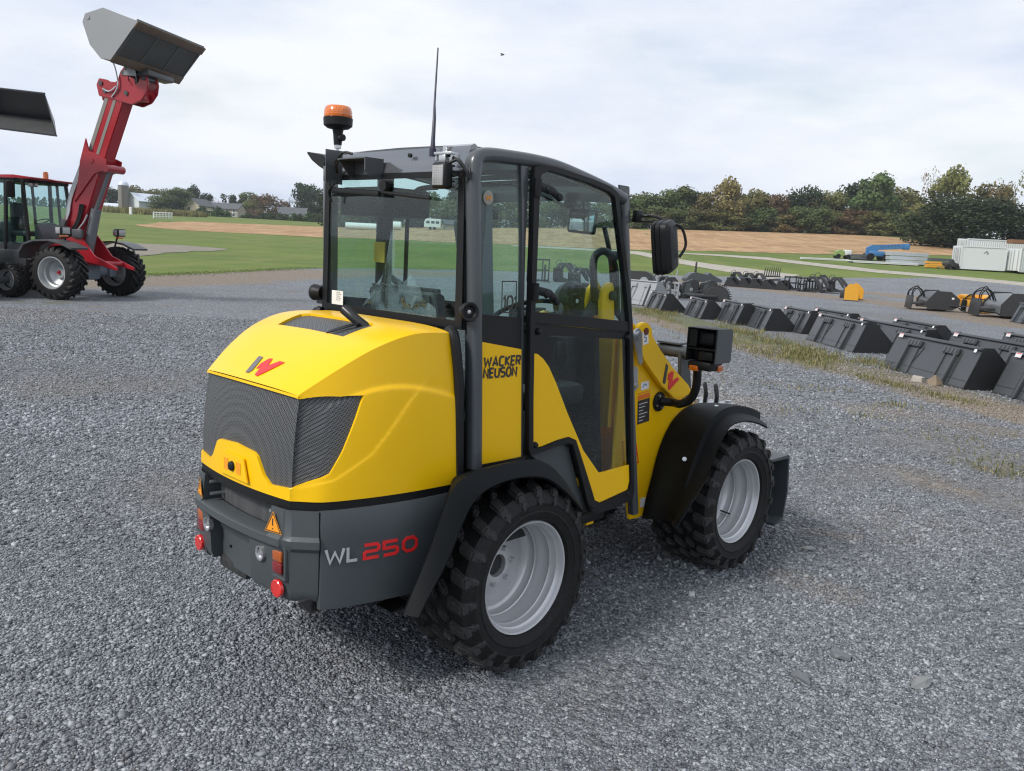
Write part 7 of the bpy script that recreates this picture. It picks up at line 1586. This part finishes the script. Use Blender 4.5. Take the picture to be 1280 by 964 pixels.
# sweepers and yellow trencher at the right
SWP = paint('sweeper_grey', (.05, .053, .06), .4, var=.1, dust=.12, dustc=(.2, .19, .18)); SWPL = paint('sweeper_light_grey', (.14, .155, .165), .4, var=.1, dust=.1)
def sweeper(label, x, y, rz, mat, s=1.0):
    t = thing('sweeper', label, 'sweeper', (x, y, terr(x, y)), rz); t.scale = (s, s, s)
    bm = B(); prism(bm, [(-.40, .15), (-.40, .45), (-.1, .85), (.45, .88), (.80, .62), (.85, .30), (.55, .12)], -1.0, 1.0, 'y', .02); obj('hood', bm, mat, t)
    for y_ in (-1.02, 1.02): bm = B(); prism(bm, [(-.45, .10), (-.45, .50), (-.12, .92), (.50, .92), (.9, .60), (.9, .25), (.6, .08)], y_ - .02, y_ + .02, 'y', .006); obj('end_plate', bm, DRK, t)
    bm = B(); cyl(bm, (.25, -.97, .30), (.25, .97, .30), .28, 24); obj('brush', bm, BLK, t)
    bm = B(); box(bm, (-.75, 0, .30), (.5, 1.3, .10), bev=.02); box(bm, (-1.0, 0, .35), (.05, 1.2, .62), (0, .1, 0), bev=.01); obj('mount_frame', bm, DRK, t)
    for k, (y0, y1, hh) in enumerate(((-.5, -.1, 1.0), (-.3, .15, 1.1), (.3, .5, .95), (.45, .1, 1.05))): bm = B(); tube(bm, [(-.95, y0, .4), (-.98, y0, .8), (-.75, (y0 + y1) / 2, hh), (-.5, y1, .9), (-.35, y1, .6)], .022, 6, True); obj('hydraulic_hose', bm, BLK, t)
    bm = B(); tube(bm, [(.9, -.98, .2), (1.3, -1.0, .0)], .03, 6); tube(bm, [(.5, -1.06, .28), (1.2, -1.1, .30)], .03, 6); obj('support_leg', bm, DRK, t); bm = B(); box(bm, (.6, -1.045, .62), (.1, .01, .08)); obj('white_label', bm, WHT, t, 0); return t
p = gp(1172, 389); sweeper('long dark grey sweeper with looping black hoses in the right row', p.x, p.y + .6, R(-12), SWP, .95)
p = gp(1268, 399); sweeper('lighter grey sweeper with hoses at the right edge of the picture', p.x, p.y + .8, R(-12), SWPL, 1.1)
p = gp(1222, 392); t = thing('trencher', 'orange-yellow trencher frame between the two sweepers', 'trencher', (p.x, p.y + .4, 0), R(-10))
bm = B(); box(bm, (0, 0, .45), (1.0, .6, .35), bev=.06); box(bm, (.35, -.1, .18), (.5, .5, .3), bev=.04); box(bm, (-.35, 0, .70), (.35, .7, .16), bev=.03); cyl(bm, (.5, -.3, .6), (.5, .3, .6), .20, 20); prism(bm, [(-.7, .5), (-.6, .75), (.6, .80), (.75, .6), (.3, .62)], .2, .26, 'y', .01); obj('frame', bm, ORG, t)
bm = B(); lathe(bm, [(.16 + .035 * math.cos(a), .035 * math.sin(a)) for a in np.linspace(0, 6.283, 8)[:-1]], 20, AX((.5, -.34, .62), (0, 1, 0)), True); obj('reel_ring', bm, ORG, t)
bm = B(); box(bm, (-.1, -.36, .4), (.12, .08, .55), bev=.02); box(bm, (-.5, -.3, .3), (.2, .1, .5), bev=.02); tube(bm, [(-.6, -.3, .5), (-.3, -.4, .8), (0, -.4, .55), (.3, -.4, .65)], .025, 6, True); box(bm, (.15, -.36, .25), (.1, .06, .4), bev=.01); obj('chain_guard', bm, BLK, t)
bucket('bucket', 'grey bucket standing in front of the lighter sweeper at the right edge', None, 1.6, gp(1272, 404).x, gp(1272, 404).y, R(-12), paint('blue_grey_bucket', (.055, .065, .075), .4, var=.1), 0, .7, 1.0)
# dark silhouettes seen through the cab: more parked attachments beyond the loader
p = gp(696, 352); grapple('black grapple seen through the door window above the joystick', p.x, p.y, R(-20), 1.6, 1.15)
p = gp(672, 352); fork_frame('black fork frame seen through the door window by the hinge side', p.x, p.y, R(-70), 1.3, 1.3, .9)
p = gp(716, 358); grapple('second black grapple seen through the door window', p.x, p.y, R(20), 1.4, 1.0)
# ================================================================== the red telescopic wheel loader at the left
AGR = None
def big_tyre(radius, width, nl, seed=1, rim_r=.36):
    bm = B(); W = width / 2; k = radius
    prof = [(rim_r, -W * .72), (rim_r + .03, -W * .86), (k * .62, -W), (k * .80, -W * .98), (k * .90, -W * .86), (k * .925, -W * .6), (k * .935, 0), (k * .925, W * .6), (k * .90, W * .86), (k * .80, W * .98), (k * .62, W), (rim_r + .03, W * .86), (rim_r, W * .72)]
    lathe(bm, prof, 64)
    for i in range(nl):                       # chevron lugs
        for sg in (-1, 1):
            a0 = 2 * math.pi * (i + (.5 if sg > 0 else 0)) / nl; pts_o, pts_i = [], []
            for q in range(6):
                f = q / 5; y = sg * W * (.02 + .97 * f); a = a0 + f * .34; hw = .028 * radius / .66 * (1 + .3 * f)
                r0 = k * (.925 - .03 * f * f * 1.2); r1 = k * (1.0 - .055 * f ** 3)
                pts_i.append([(r0 * math.cos(a + s * hw * 1.25 / k), r0 * math.sin(a + s * hw * 1.25 / k), y) for s in (-1, 1)]); pts_o.append([(r1 * math.cos(a + s * hw / k), r1 * math.sin(a + s * hw / k), y) for s in (-1, 1)])
            pts_i.append([(k * .80 * math.cos(a + .03 + s * .03), k * .80 * math.sin(a + .03 + s * .03), sg * W * 1.0) for s in (-1, 1)]); pts_o.append([(k * .82 * math.cos(a + .03 + s * .03), k * .82 * math.sin(a + .03 + s * .03), sg * W * 1.03) for s in (-1, 1)])
            vo = [[bm.verts.new(v) for v in p] for p in pts_o]; vi = [[bm.verts.new(v) for v in p] for p in pts_i]
            for q in range(len(vo) - 1):
                bm.faces.new((vo[q][0], vo[q][1], vo[q + 1][1], vo[q + 1][0]))
                for s in (0, 1): bm.faces.new((vo[q][s], vi[q][s], vi[q + 1][s], vo[q + 1][s]))
            bm.faces.new((vo[0][0], vi[0][0], vi[0][1], vo[0][1])); bm.faces.new((vo[-1][0], vi[-1][0], vi[-1][1], vo[-1][1]))
    return bm
def big_rim(r, W, hub):
    bm = B(); lathe(bm, [(r + .02, -W), (r + .025, -W - .02), (r, -W - .02), (r - .02, -W + .04), (r - .03, -W + .12), (r - .06, -W + .14), (r - .08, 0), (r - .11, .02), (r * .42, .06), (r * .36, .0), (0, .0)], 48)
    lathe(bm, [(r + .02, W), (r, W + .02), (r - .03, W - .1), (r - .06, .05)], 48); return bm
RB = thing('telescopic_loader', 'red telescopic wheel loader with its boom raised high and a grey bucket', 'telescopic loader', (-11.086, 21.724, 0), R(-13))
BT = big_tyre(.66, .56, 22); BR_ = big_rim(.37, .24, 0)
me_t = bpy.data.meshes.new('big_tyre'); bmesh.ops.recalc_face_normals(BT, faces=BT.faces); BT.to_mesh(me_t); me_t.materials.append(RUB); finish(me_t, 35)
me_r = bpy.data.meshes.new('big_rim'); bmesh.ops.recalc_face_normals(BR_, faces=BR_.faces); BR_.to_mesh(me_r); me_r.materials.append(paint('rim_grey', (.42, .44, .45), .4, metal=.4)); finish(me_r, 40)
for x_ in (.10, -2.65):
    for sg in (-1, 1):
        M = AX((x_, sg * (1.12 - .28 + .24), .655), (0, -sg, 0)) @ Matrix.Rotation(x_ + sg, 4, 'Z'); w_ = bpy.data.objects.new('tyre', me_t); col.objects.link(w_); w_.parent = RB; w_.matrix_local = M
        r_ = bpy.data.objects.new('rim', me_r); col.objects.link(r_); r_.parent = w_
        bm = B(); lathe(bm, [(0, -.05), (.03, -.05), (.045, -.02), (.06, .02)], 16); obj('hub', bm, RED, w_)
OL = paint('red_tractor_grey', (.06, .065, .07), .4, var=.08, dust=.06)
rb = lambda nm, bm, mt, sm=35: obj(nm, bm, mt, RB, sm)
bm = B(); cyl(bm, (0, -.85, .66), (0, .85, .66), .14, 18); box(bm, (0, 0, .66), (.42, .5, .40), bev=.06); box(bm, (.1, .72, .66), (.25, .3, .3), bev=.04); rb('front_axle', bm, paint('axle_grey', (.16, .19, .22), .5))
bm = B(); prism(bm, [(-.9, .5), (-.9, 1.25), (-.5, 1.40), (.05, 1.62), (.20, 1.45), (.50, 1.08), (1.15, .82), (1.15, .74), (.7, .84), (.2, .92), (-.3, .55)], -.34, -.29, 'y', .01); prism(bm, [(-.9, .5), (-.9, 1.25), (-.5, 1.40), (.05, 1.62), (.20, 1.45), (.50, 1.08), (1.15, .82), (1.15, .74), (.7, .84), (.2, .92), (-.3, .55)], .29, .34, 'y', .01)
box(bm, (.2, 0, .9), (1.3, .6, .10), bev=.02); box(bm, (-.3, 0, 1.1), (.5, .6, .5), bev=.03); rb('front_frame', bm, RED)
bm = B(); box(bm, (-2.5, 0, .95), (2.9, 1.3, .7), bev=.08); box(bm, (-1.2, 0, .85), (.6, .5, .5), bev=.05); box(bm, (-3.3, 0, 1.55), (1.2, 1.3, .6), bev=.12); rb('rear_body', bm, OL)
bm = B(); box(bm, (-1.55, -.78, .72), (.8, .3, .08), bev=.02); box(bm, (-1.6, -.86, .50), (.6, .2, .05), bev=.01); box(bm, (-1.6, -.7, .95), (1.0, .25, .4), bev=.04); rb('step', bm, OL)
# cab: floor box, posts, roof, glass
CX0, CX1, CZ0, CZ1, CY = -2.6, -1.12, 1.25, 2.86, .78
bm = B()
for (x0, x1) in ((CX0, CX0 + .05), (CX1 + .12, CX1 - .08), (-1.72, -1.70)):
    for sg in (-1, 1): tube(bm, [(x0, sg * CY, CZ0 - .2), (x1, sg * (CY - .06), CZ1)], .040, 8, False, (1, 1, .5))
for y_ in (-.42, .42): tube(bm, [(CX1 + .02, y_, 1.35), (CX1 - .09, y_, CZ1)], .03, 8, False, (1, 1, .5))
box(bm, ((CX0 + CX1) / 2, 0, CZ1), (1.5, 1.5, .08), bev=.03); rb('cab_frame', bm, BLK)
bm = B(); prism(bm, [(CX0 - .05, CZ1 + .05), (CX0 + .1, CZ1 + .10), (CX1 - .3, CZ1 + .13), (CX1 + .22, CZ1 + .08), (CX1 + .20, CZ1 + .03)], -.80, -.02, 'y', .02); prism(bm, [(CX0 - .05, CZ1 + .05), (CX0 + .1, CZ1 + .09), (CX1 - .3, CZ1 + .12), (CX1 + .30, CZ1 + .06), (CX1 + .28, CZ1 + .02)], .0, .80, 'y', .02); rb('cab_roof', bm, RED)
bm = B()
for sg in (-1, 1): prism(bm, [(CX0, CZ0), (CX1 + .12, CZ0), (CX1 - .07, CZ1), (CX0 + .05, CZ1)], sg * (CY - .03) - .004, sg * (CY - .03) + .004, 'y')
prism(bm, [(CX1 + .12, CZ0 + .1), (CX1 - .07, CZ1), (CX1 - .062, CZ1), (CX1 + .128, CZ0 + .1)], -CY + .03, CY - .03, 'y'); prism(bm, [(CX0, CZ0), (CX0 + .05, CZ1), (CX0 + .058, CZ1), (CX0 + .008, CZ0)], -CY + .03, CY - .03, 'y'); rb('cab_glass', bm, GLS, 0)
bm = B(); prism(bm, [(CX0, CZ0 - .35), (CX1 + .25, CZ0 - .35), (CX1 + .30, CZ0 + .1), (CX1 + .10, CZ0 + .55), (CX1 + .02, CZ0 + .55), (CX1, CZ0), (CX0, CZ0)], -.50, CY, 'y', .01); prism(bm, [(CX0, CZ0 - .35), (CX1 + .15, CZ0 - .35), (CX1 + .14, CZ0 + .06), (CX0, CZ0 + .06)], -CY - .01, -.5, 'y', .01); rb('cab_lower_body', bm, OL)
bm = B(); box(bm, (-1.85, .05, 1.55), (.5, .5, .14), bev=.05); box(bm, (-2.08, .05, 1.95), (.14, .48, .75), bev=.05); box(bm, (-1.2, .05, 1.55), (.25, .4, .6), bev=.05); rb('seat_and_console', bm, TRIM)
bm = B(); lathe(bm, [(.17 + .014 * math.cos(a), .014 * math.sin(a)) for a in np.linspace(0, 6.283, 8)[:-1]], 28, AX((-1.38, .05, 1.88), (-.4, 0, 1)), True); rb('steering_wheel', bm, BLK)
bm = B(); box(bm, (-1.32, -.98, 2.62), (.06, .26, .40), bev=.03); tube(bm, [(-.98, -.78, 2.84), (-1.2, -.95, 2.9), (-1.32, -.98, 2.8)], .015, 6); rb('door_mirror', bm, BLK)
bm = B(); lathe(bm, [(0, .20), (.05, .19), (.065, .14), (.065, .04), (.075, .0)], 20, Matrix.Translation((-1.05, -.12, CZ1 + .07))); bc_ = rb('beacon', bm, AMB)
for i_, (x_, y_) in enumerate(((CX1 + .05, -.62), (CX1 + .05, -.45))): bm = B(); box(bm, (x_, y_, CZ1 - .10), (.06, .10, .09), bev=.01); rb('cab_work_lamp', bm, CLR)
bm = B(); prism(bm, [(-1.62, 1.95), (-1.2, 1.95), (-1.18, 1.3), (-1.5, 1.3)], -.80, -.785, 'y', .004); rb('door_lower_panel', bm, GLD)
# boom
ang = math.atan2(3.45 - 1.30, .47 + .42); ux, uz = math.cos(ang), math.sin(ang); P0 = Vector((-.45, 0, 1.25))
def along(d, off, y=0): return Vector((P0.x + ux * d + uz * off * -1, y, P0.z + uz * d + ux * off))   # off to the upper-left
def slab(d0, d1, o0, o1, y0, y1, o0b=None, o1b=None):
    a = [along(d0, o0), along(d1, o0 if o0b is None else o0b), along(d1, o1 if o1b is None else o1b), along(d0, o1)]; return [(p.x, p.z) for p in a], y0, y1
bm = B(); q, y0, y1 = slab(-.1, 2.55, -.32, .30, -.25, .25, -.30, .22); prism(bm, q, y0, y1, 'y', .025); bo = rb('outer_boom', bm, RED)
bm = B(); q, y0, y1 = slab(2.3, 4.15, -.27, .26, -.19, .19); prism(bm, q, y0, y1, 'y', .02); inb = rb('inner_boom', bm, paint('worn_red_boom', (.36, .010, .020), .35, dust=.25, dustc=(.16, .13, .12)))
for y0, o0, o1 in ((-.193, .24, .14), (-.194, -.0, -.08)): bm = B(); q, a, b = slab(2.55, 4.0, o0, o1, y0 - .004, y0 + .002); prism(bm, q, a, b, 'y'); obj('wear_strip', bm, paint('boom_grey_strip', (.22, .21, .19), .6), inb, 0)
bm = B(); q = [along(1.9, .22), along(2.2, .30), along(2.80, .34), along(2.55, .14), along(2.55, -.40), along(2.3, -.45), along(2.1, -.2), along(1.2, .10)]; q = [(p.x, p.z) for p in q]; prism(bm, q, -.29, -.25, 'y', .008); prism(bm, q, .25, .29, 'y', .008); obj('boom_head_cheek', bm, RED, bo)
bm = B(); c_ = along(2.35, -.45); cyl(bm, (c_.x, -.32, c_.z), (c_.x, .32, c_.z), .10, 18); c_ = along(2.35, .0); cyl(bm, (c_.x, -.31, c_.z), (c_.x, -.28, c_.z), .07, 16); obj('boom_pin', bm, RED, bo)
bm = B(); a = along(.35, -.42); b = along(1.05, -.46); c = along(2.35, -.45); cyl(bm, Vector((.10, -.12, 1.0)), Vector((.42, -.12, 2.25)), .125, 16); cyl(bm, (.42, -.12, 2.25), (c.x, -.12, c.z), .055, 14); rb('lift_cylinder', bm, paint('cylinder_grey', (.16, .17, .18), .35, metal=.4))
bm = B()
for k in range(4): tube(bm, [(-.55, -.28 - .02 * k, 1.55), (-.35 + .03 * k, -.30, 1.9 + .05 * k), along(1.3, .30 - .03 * k, -.27), along(2.5, .24 - .03 * k, -.27)], .018, 6, True)
tube(bm, [(-.1, -.3, 1.4), (.05, -.34, 1.7), (.2, -.32, 1.9), (.3, -.3, 2.1)], .02, 6, True); rb('boom_hoses', bm, STL)
bm = B(); M = plane_m(along(1.15, .20, -.2445), Vector((ux, 0, uz)), Vector((-uz, 0, ux))); 
for k in range(7): stroke(bm, [(k * .10, 0), (k * .10, .06), (k * .10 + .05, .06)] if k % 2 else [(k * .10, .06), (k * .10, 0), (k * .10 + .05, 0)], .014, M, .002)
obj('boom_lettering', bm, WHT, bo, 0)
hd = [(.66, 4.98), (.60, 5.25), (.68, 5.40), (.92, 5.36), (1.05, 5.28), (1.2, 5.34), (1.28, 5.55), (1.40, 5.68), (1.50, 5.60), (1.52, 5.35), (1.62, 5.22), (1.78, 5.30), (1.86, 5.55), (1.98, 5.52), (2.06, 5.30), (2.02, 5.08), (1.86, 4.88), (1.60, 4.78), (1.22, 4.86)]
bm = B(); prism(bm, hd, -.22, -.16, 'y', .015); prism(bm, hd, .16, .22, 'y', .015); box(bm, (1.1, 0, 5.05), (.8, .34, .35), bev=.04); box(bm, (1.65, 0, 5.0), (.4, .3, .25), bev=.04); hh_ = rb('boom_tip', bm, RED)
for (x_, z_) in ((.74, 5.28), (.86, 5.10), (1.38, 5.52), (1.94, 5.4), (1.45, 5.05)): bm = B(); cyl(bm, (x_, -.25, z_), (x_, .25, z_), .055, 14); obj('tip_pin', bm, OL, hh_)
bm = B(); box(bm, (1.62, 0, 5.58), (.12, .9, .16), (0, R(-8), 0), bev=.03); box(bm, (1.95, .25, 5.52), (.30, 1.0, .14), (0, R(-5), 0), bev=.03); box(bm, (1.60, .0, 5.35), (.07, .12, .45), bev=.02); rb('quick_hitch', bm, OL)
for k in range(3): bm = B(); tube(bm, [(-.30 + .05 * k, -.30, 1.5), (-.12 + .05 * k, -.33, 1.75), (.02 + .04 * k, -.31, 2.0), (.10 + .05 * k, -.30, 2.35)], .022, 6, True); obj('boom_base_hose', bm, BLK, RB)
bm = B(); box(bm, (.05, -.36, 1.62), (.28, .10, .22), bev=.02); box(bm, (-.42, -.36, 1.72), (.16, .08, .5), (0, R(20), 0), bev=.02); rb('valve_block', bm, OL)
bm = B(); tube(bm, [(1.05, -.24, 4.95), (1.25, -.27, 5.2), (1.2, -.27, 5.6), (1.1, -.3, 5.85)], .018, 6, True); tube(bm, [(.8, -.24, 5.15), (1.0, -.26, 5.08), (1.2, -.26, 5.2)], .02, 6, True); rb('tip_hose', bm, STL)
# fenders and lamps
for sg in (-1, 1):
    bm = B(); sx = [(-.78, 1.00), (-.76, 1.15), (-.62, 1.34), (-.35, 1.43), (.10, 1.46), (.45, 1.40), (.76, 1.28)]
    prism(bm, sx + [(a * .97, b - .045) for a, b in sx[::-1]], sg * 1.12 - .30, sg * 1.12 + .28, 'y', .008); rb('fender', bm, OL)
    bm = B(); tube(bm, [(.10, sg * .80, .8), (.12, sg * .86, 1.2), (.18, sg * .95, 1.62)], .025, 6); lb_ = rb('lamp_post', bm, BLK)
    bm = B(); box(bm, (.20, sg * 1.0, 1.68), (.14, .30, .20), bev=.02); obj('head_lamp', bm, BLK, lb_); bm = B(); box(bm, (.18, sg * 1.17 if sg < 0 else sg * .84, 1.68), (.12, .02, .15), bev=.005); box(bm, (.275, sg * 1.0, 1.68), (.01, .24, .15), bev=.004); obj('lamp_lens', bm, CLR, lb_)
    bm = B(); box(bm, (.20, sg * 1.0, 1.55), (.10, .2, .05), bev=.01); obj('indicator_lens', bm, AMB, lb_)
# bucket on the boom
def raised_bucket(parent, prof, w0, w1, name_mat, edge_mat, th=.03):
    pass
bp = [(2.62, 6.42), (1.88, 5.58), (1.62, 5.62), (1.34, 5.92), (1.16, 6.42), (1.24, 6.60), (1.72, 6.72)]
BW = 1.28
bk_m = paint('bucket_light_grey', (.27, .28, .29), .45, var=.08, dust=.1, nscale=1.2); un_m = paint('bucket_underside', (.055, .06, .06), .55, var=.3, dust=.35, nscale=2, dustc=(.13, .10, .075))
bm = B(); prism(bm, bp, -BW - .015, -BW + .015, 'y', .004); bk = rb('bucket_end_plate', bm, bk_m); bm = B(); prism(bm, bp, BW - .015, BW + .015, 'y', .004); rb('bucket_end_plate', bm, bk_m)
bm = B(); th = .03
sh = bp[:5]; inn = [(2.60, 6.47), (1.87, 5.63), (1.66, 5.66), (1.39, 5.94), (1.21, 6.42)]
prism(bm, sh + inn[::-1], -BW, BW, 'y'); shl = rb('bucket_shell', bm, un_m)
d = Vector((bp[0][0] - bp[1][0], 0, bp[0][1] - bp[1][1])); L_ = d.length; M = plane_m((bp[1][0], 0, bp[1][1]), d, (0, -1, 0))
M = Matrix(((d.x / L_, 0, d.z / L_, bp[1][0]), (0, 1, 0, 0), (d.z / L_, 0, -d.x / L_, bp[1][1]), (0, 0, 0, 1)))
bm = B(); box(bm, (L_ - .09, 0, .012), (.20, 2 * BW + .04, .03), bev=.004); box(bm, (.07, 0, .012), (.22, 2 * BW, .02), bev=.004); xf(bm.verts, M); obj('worn_edge', bm, paint('worn_brown_edge', (.12, .085, .06), .6, var=.3, dust=.3, dustc=(.2, .13, .08)), shl)
bm = B()
for y_ in (-.42, .42): box(bm, (L_ * .5, y_, .008), (L_, .04, .014))
for y_ in (-BW + .04, BW - .04): box(bm, (L_ * .5, y_, .008), (L_, .05, .014))
xf(bm.verts, M); obj('wear_strip', bm, paint('strip_grey', (.10, .10, .095), .6), shl); bm = B(); cyl(bm, (1.32, -BW - .03, 6.52), (1.32, -BW - .01, 6.52), .05, 14); obj('end_plate_boss', bm, bk_m, bk)
bm = B(); prism(bm, [(1.60, 5.63), (1.85, 5.58), (1.88, 5.40), (1.55, 5.42)], -.45, -.40, 'y', .01); prism(bm, [(1.60, 5.63), (1.85, 5.58), (1.88, 5.40), (1.55, 5.42)], .40, .45, 'y', .01); rb('bucket_bracket', bm, bk_m)
# ================================================================== second machine at the very left: dark raised bucket and one small wheel
LB = thing('second_loader', 'dark loader mostly outside the left edge, its black bucket raised', 'loader', (-13.15, 20.15, 0), R(-13))
LM = paint('second_loader_grey', (.05, .052, .056), .45, var=.1)
for x_ in (.62, -1.3):
    for sg in (-1, 1):
        M = AX((x_, sg * .62, .43), (0, -sg, 0)); w_ = bpy.data.objects.new('tyre', me_t); col.objects.link(w_); w_.parent = LB; w_.matrix_local = M; w_.scale = (.665, .665, .68)
        r_ = bpy.data.objects.new('rim', me_r); col.objects.link(r_); r_.parent = w_
bm = B(); box(bm, (-.6, 0, .75), (2.3, .8, .6), bev=.1); box(bm, (-1.0, 0, 1.35), (1.4, .8, .7), bev=.15); cyl(bm, (.62, -.5, .43), (.62, .5, .43), .09, 14); cyl(bm, (-1.3, -.5, .43), (-1.3, .5, .43), .09, 14); obj('body', bm, LM, LB)
bm = B(); tube(bm, [(-1.2, 0, 1.5), (-.6, 0, 3.2), (-.1, 0, 4.2)], [.18, .15, .12], 8, False, (1, 1.2, .5)); obj('boom', bm, LM, LB)
# bucket: open side towards the yard, seen from below right
pb = [(.0, .0), (.62, -.10), (.78, -.22), (.86, -.82), (.80, -.86), (.02, -.36)]
def bside(nm, y0, y1, mt, pts): bm = B(); prism(bm, pts, y0, y1, 'y', .004); return obj(nm, bm, mt, LB)
BX, BZ = .36, 4.62
RR = at_depth(57, 117, 20.0); LR = at_depth(72, 170, 20.0); inv = LB.matrix_basis.inverted() if False else (Matrix.Translation((-13.15, 20.15, 0)) @ Matrix.Rotation(R(-13), 4, 'Z')).inverted()
t0 = inv @ RR; t1 = inv @ LR
mid_ = (t0 + t1) / 2; dn = (t1 - t0)
# the opening is a tall rectangle facing the camera side (-Y); width runs to the left (-X)
Wb = 2.3
def P_(u, v, w): return Vector((t0.x, t0.y, t0.z)) + dn * v + Vector((-u * Wb, 0, .0 + u * .20)) + Vector((-.02 - .75 * w, w, .0))
def plate(nm, q4, mt, th=.025):
    bm = B(); n_ = (q4[1] - q4[0]).cross(q4[-1] - q4[0]).normalized() * th; a = [bm.verts.new(p) for p in q4]; b = [bm.verts.new(p + n_) for p in q4]; k = len(q4)
    bm.faces.new(a); bm.faces.new(b[::-1]); [bm.faces.new((a[i], b[i], b[(i + 1) % k], a[(i + 1) % k])) for i in range(k)]; return obj(nm, bm, mt, LB, 0)
DB = paint('dark_blue_black_bucket', (.018, .021, .028), .38, var=.12, dust=.06)
plate('bucket_back', [P_(0, .0, .0), P_(1, .0, 0), P_(1, .55, .62), P_(0, .55, .62)], DB); plate('bucket_floor', [P_(0, .55, .62), P_(1, .55, .62), P_(1, 1, 0), P_(0, 1, 0)], BKT_IN)
plate('bucket_end', [P_(0, 0, 0), P_(0, .55, .62), P_(0, 1, 0)], DB); plate('bucket_end', [P_(1, 0, 0), P_(1, .55, .62), P_(1, 1, 0)], DB)
bm = B(); tube(bm, [P_(0, 0, 0), P_(1, 0, 0)], .02, 6); tube(bm, [P_(0, 1, 0), P_(1, 1, 0)], .018, 6); obj('bucket_lips', bm, DB, LB)
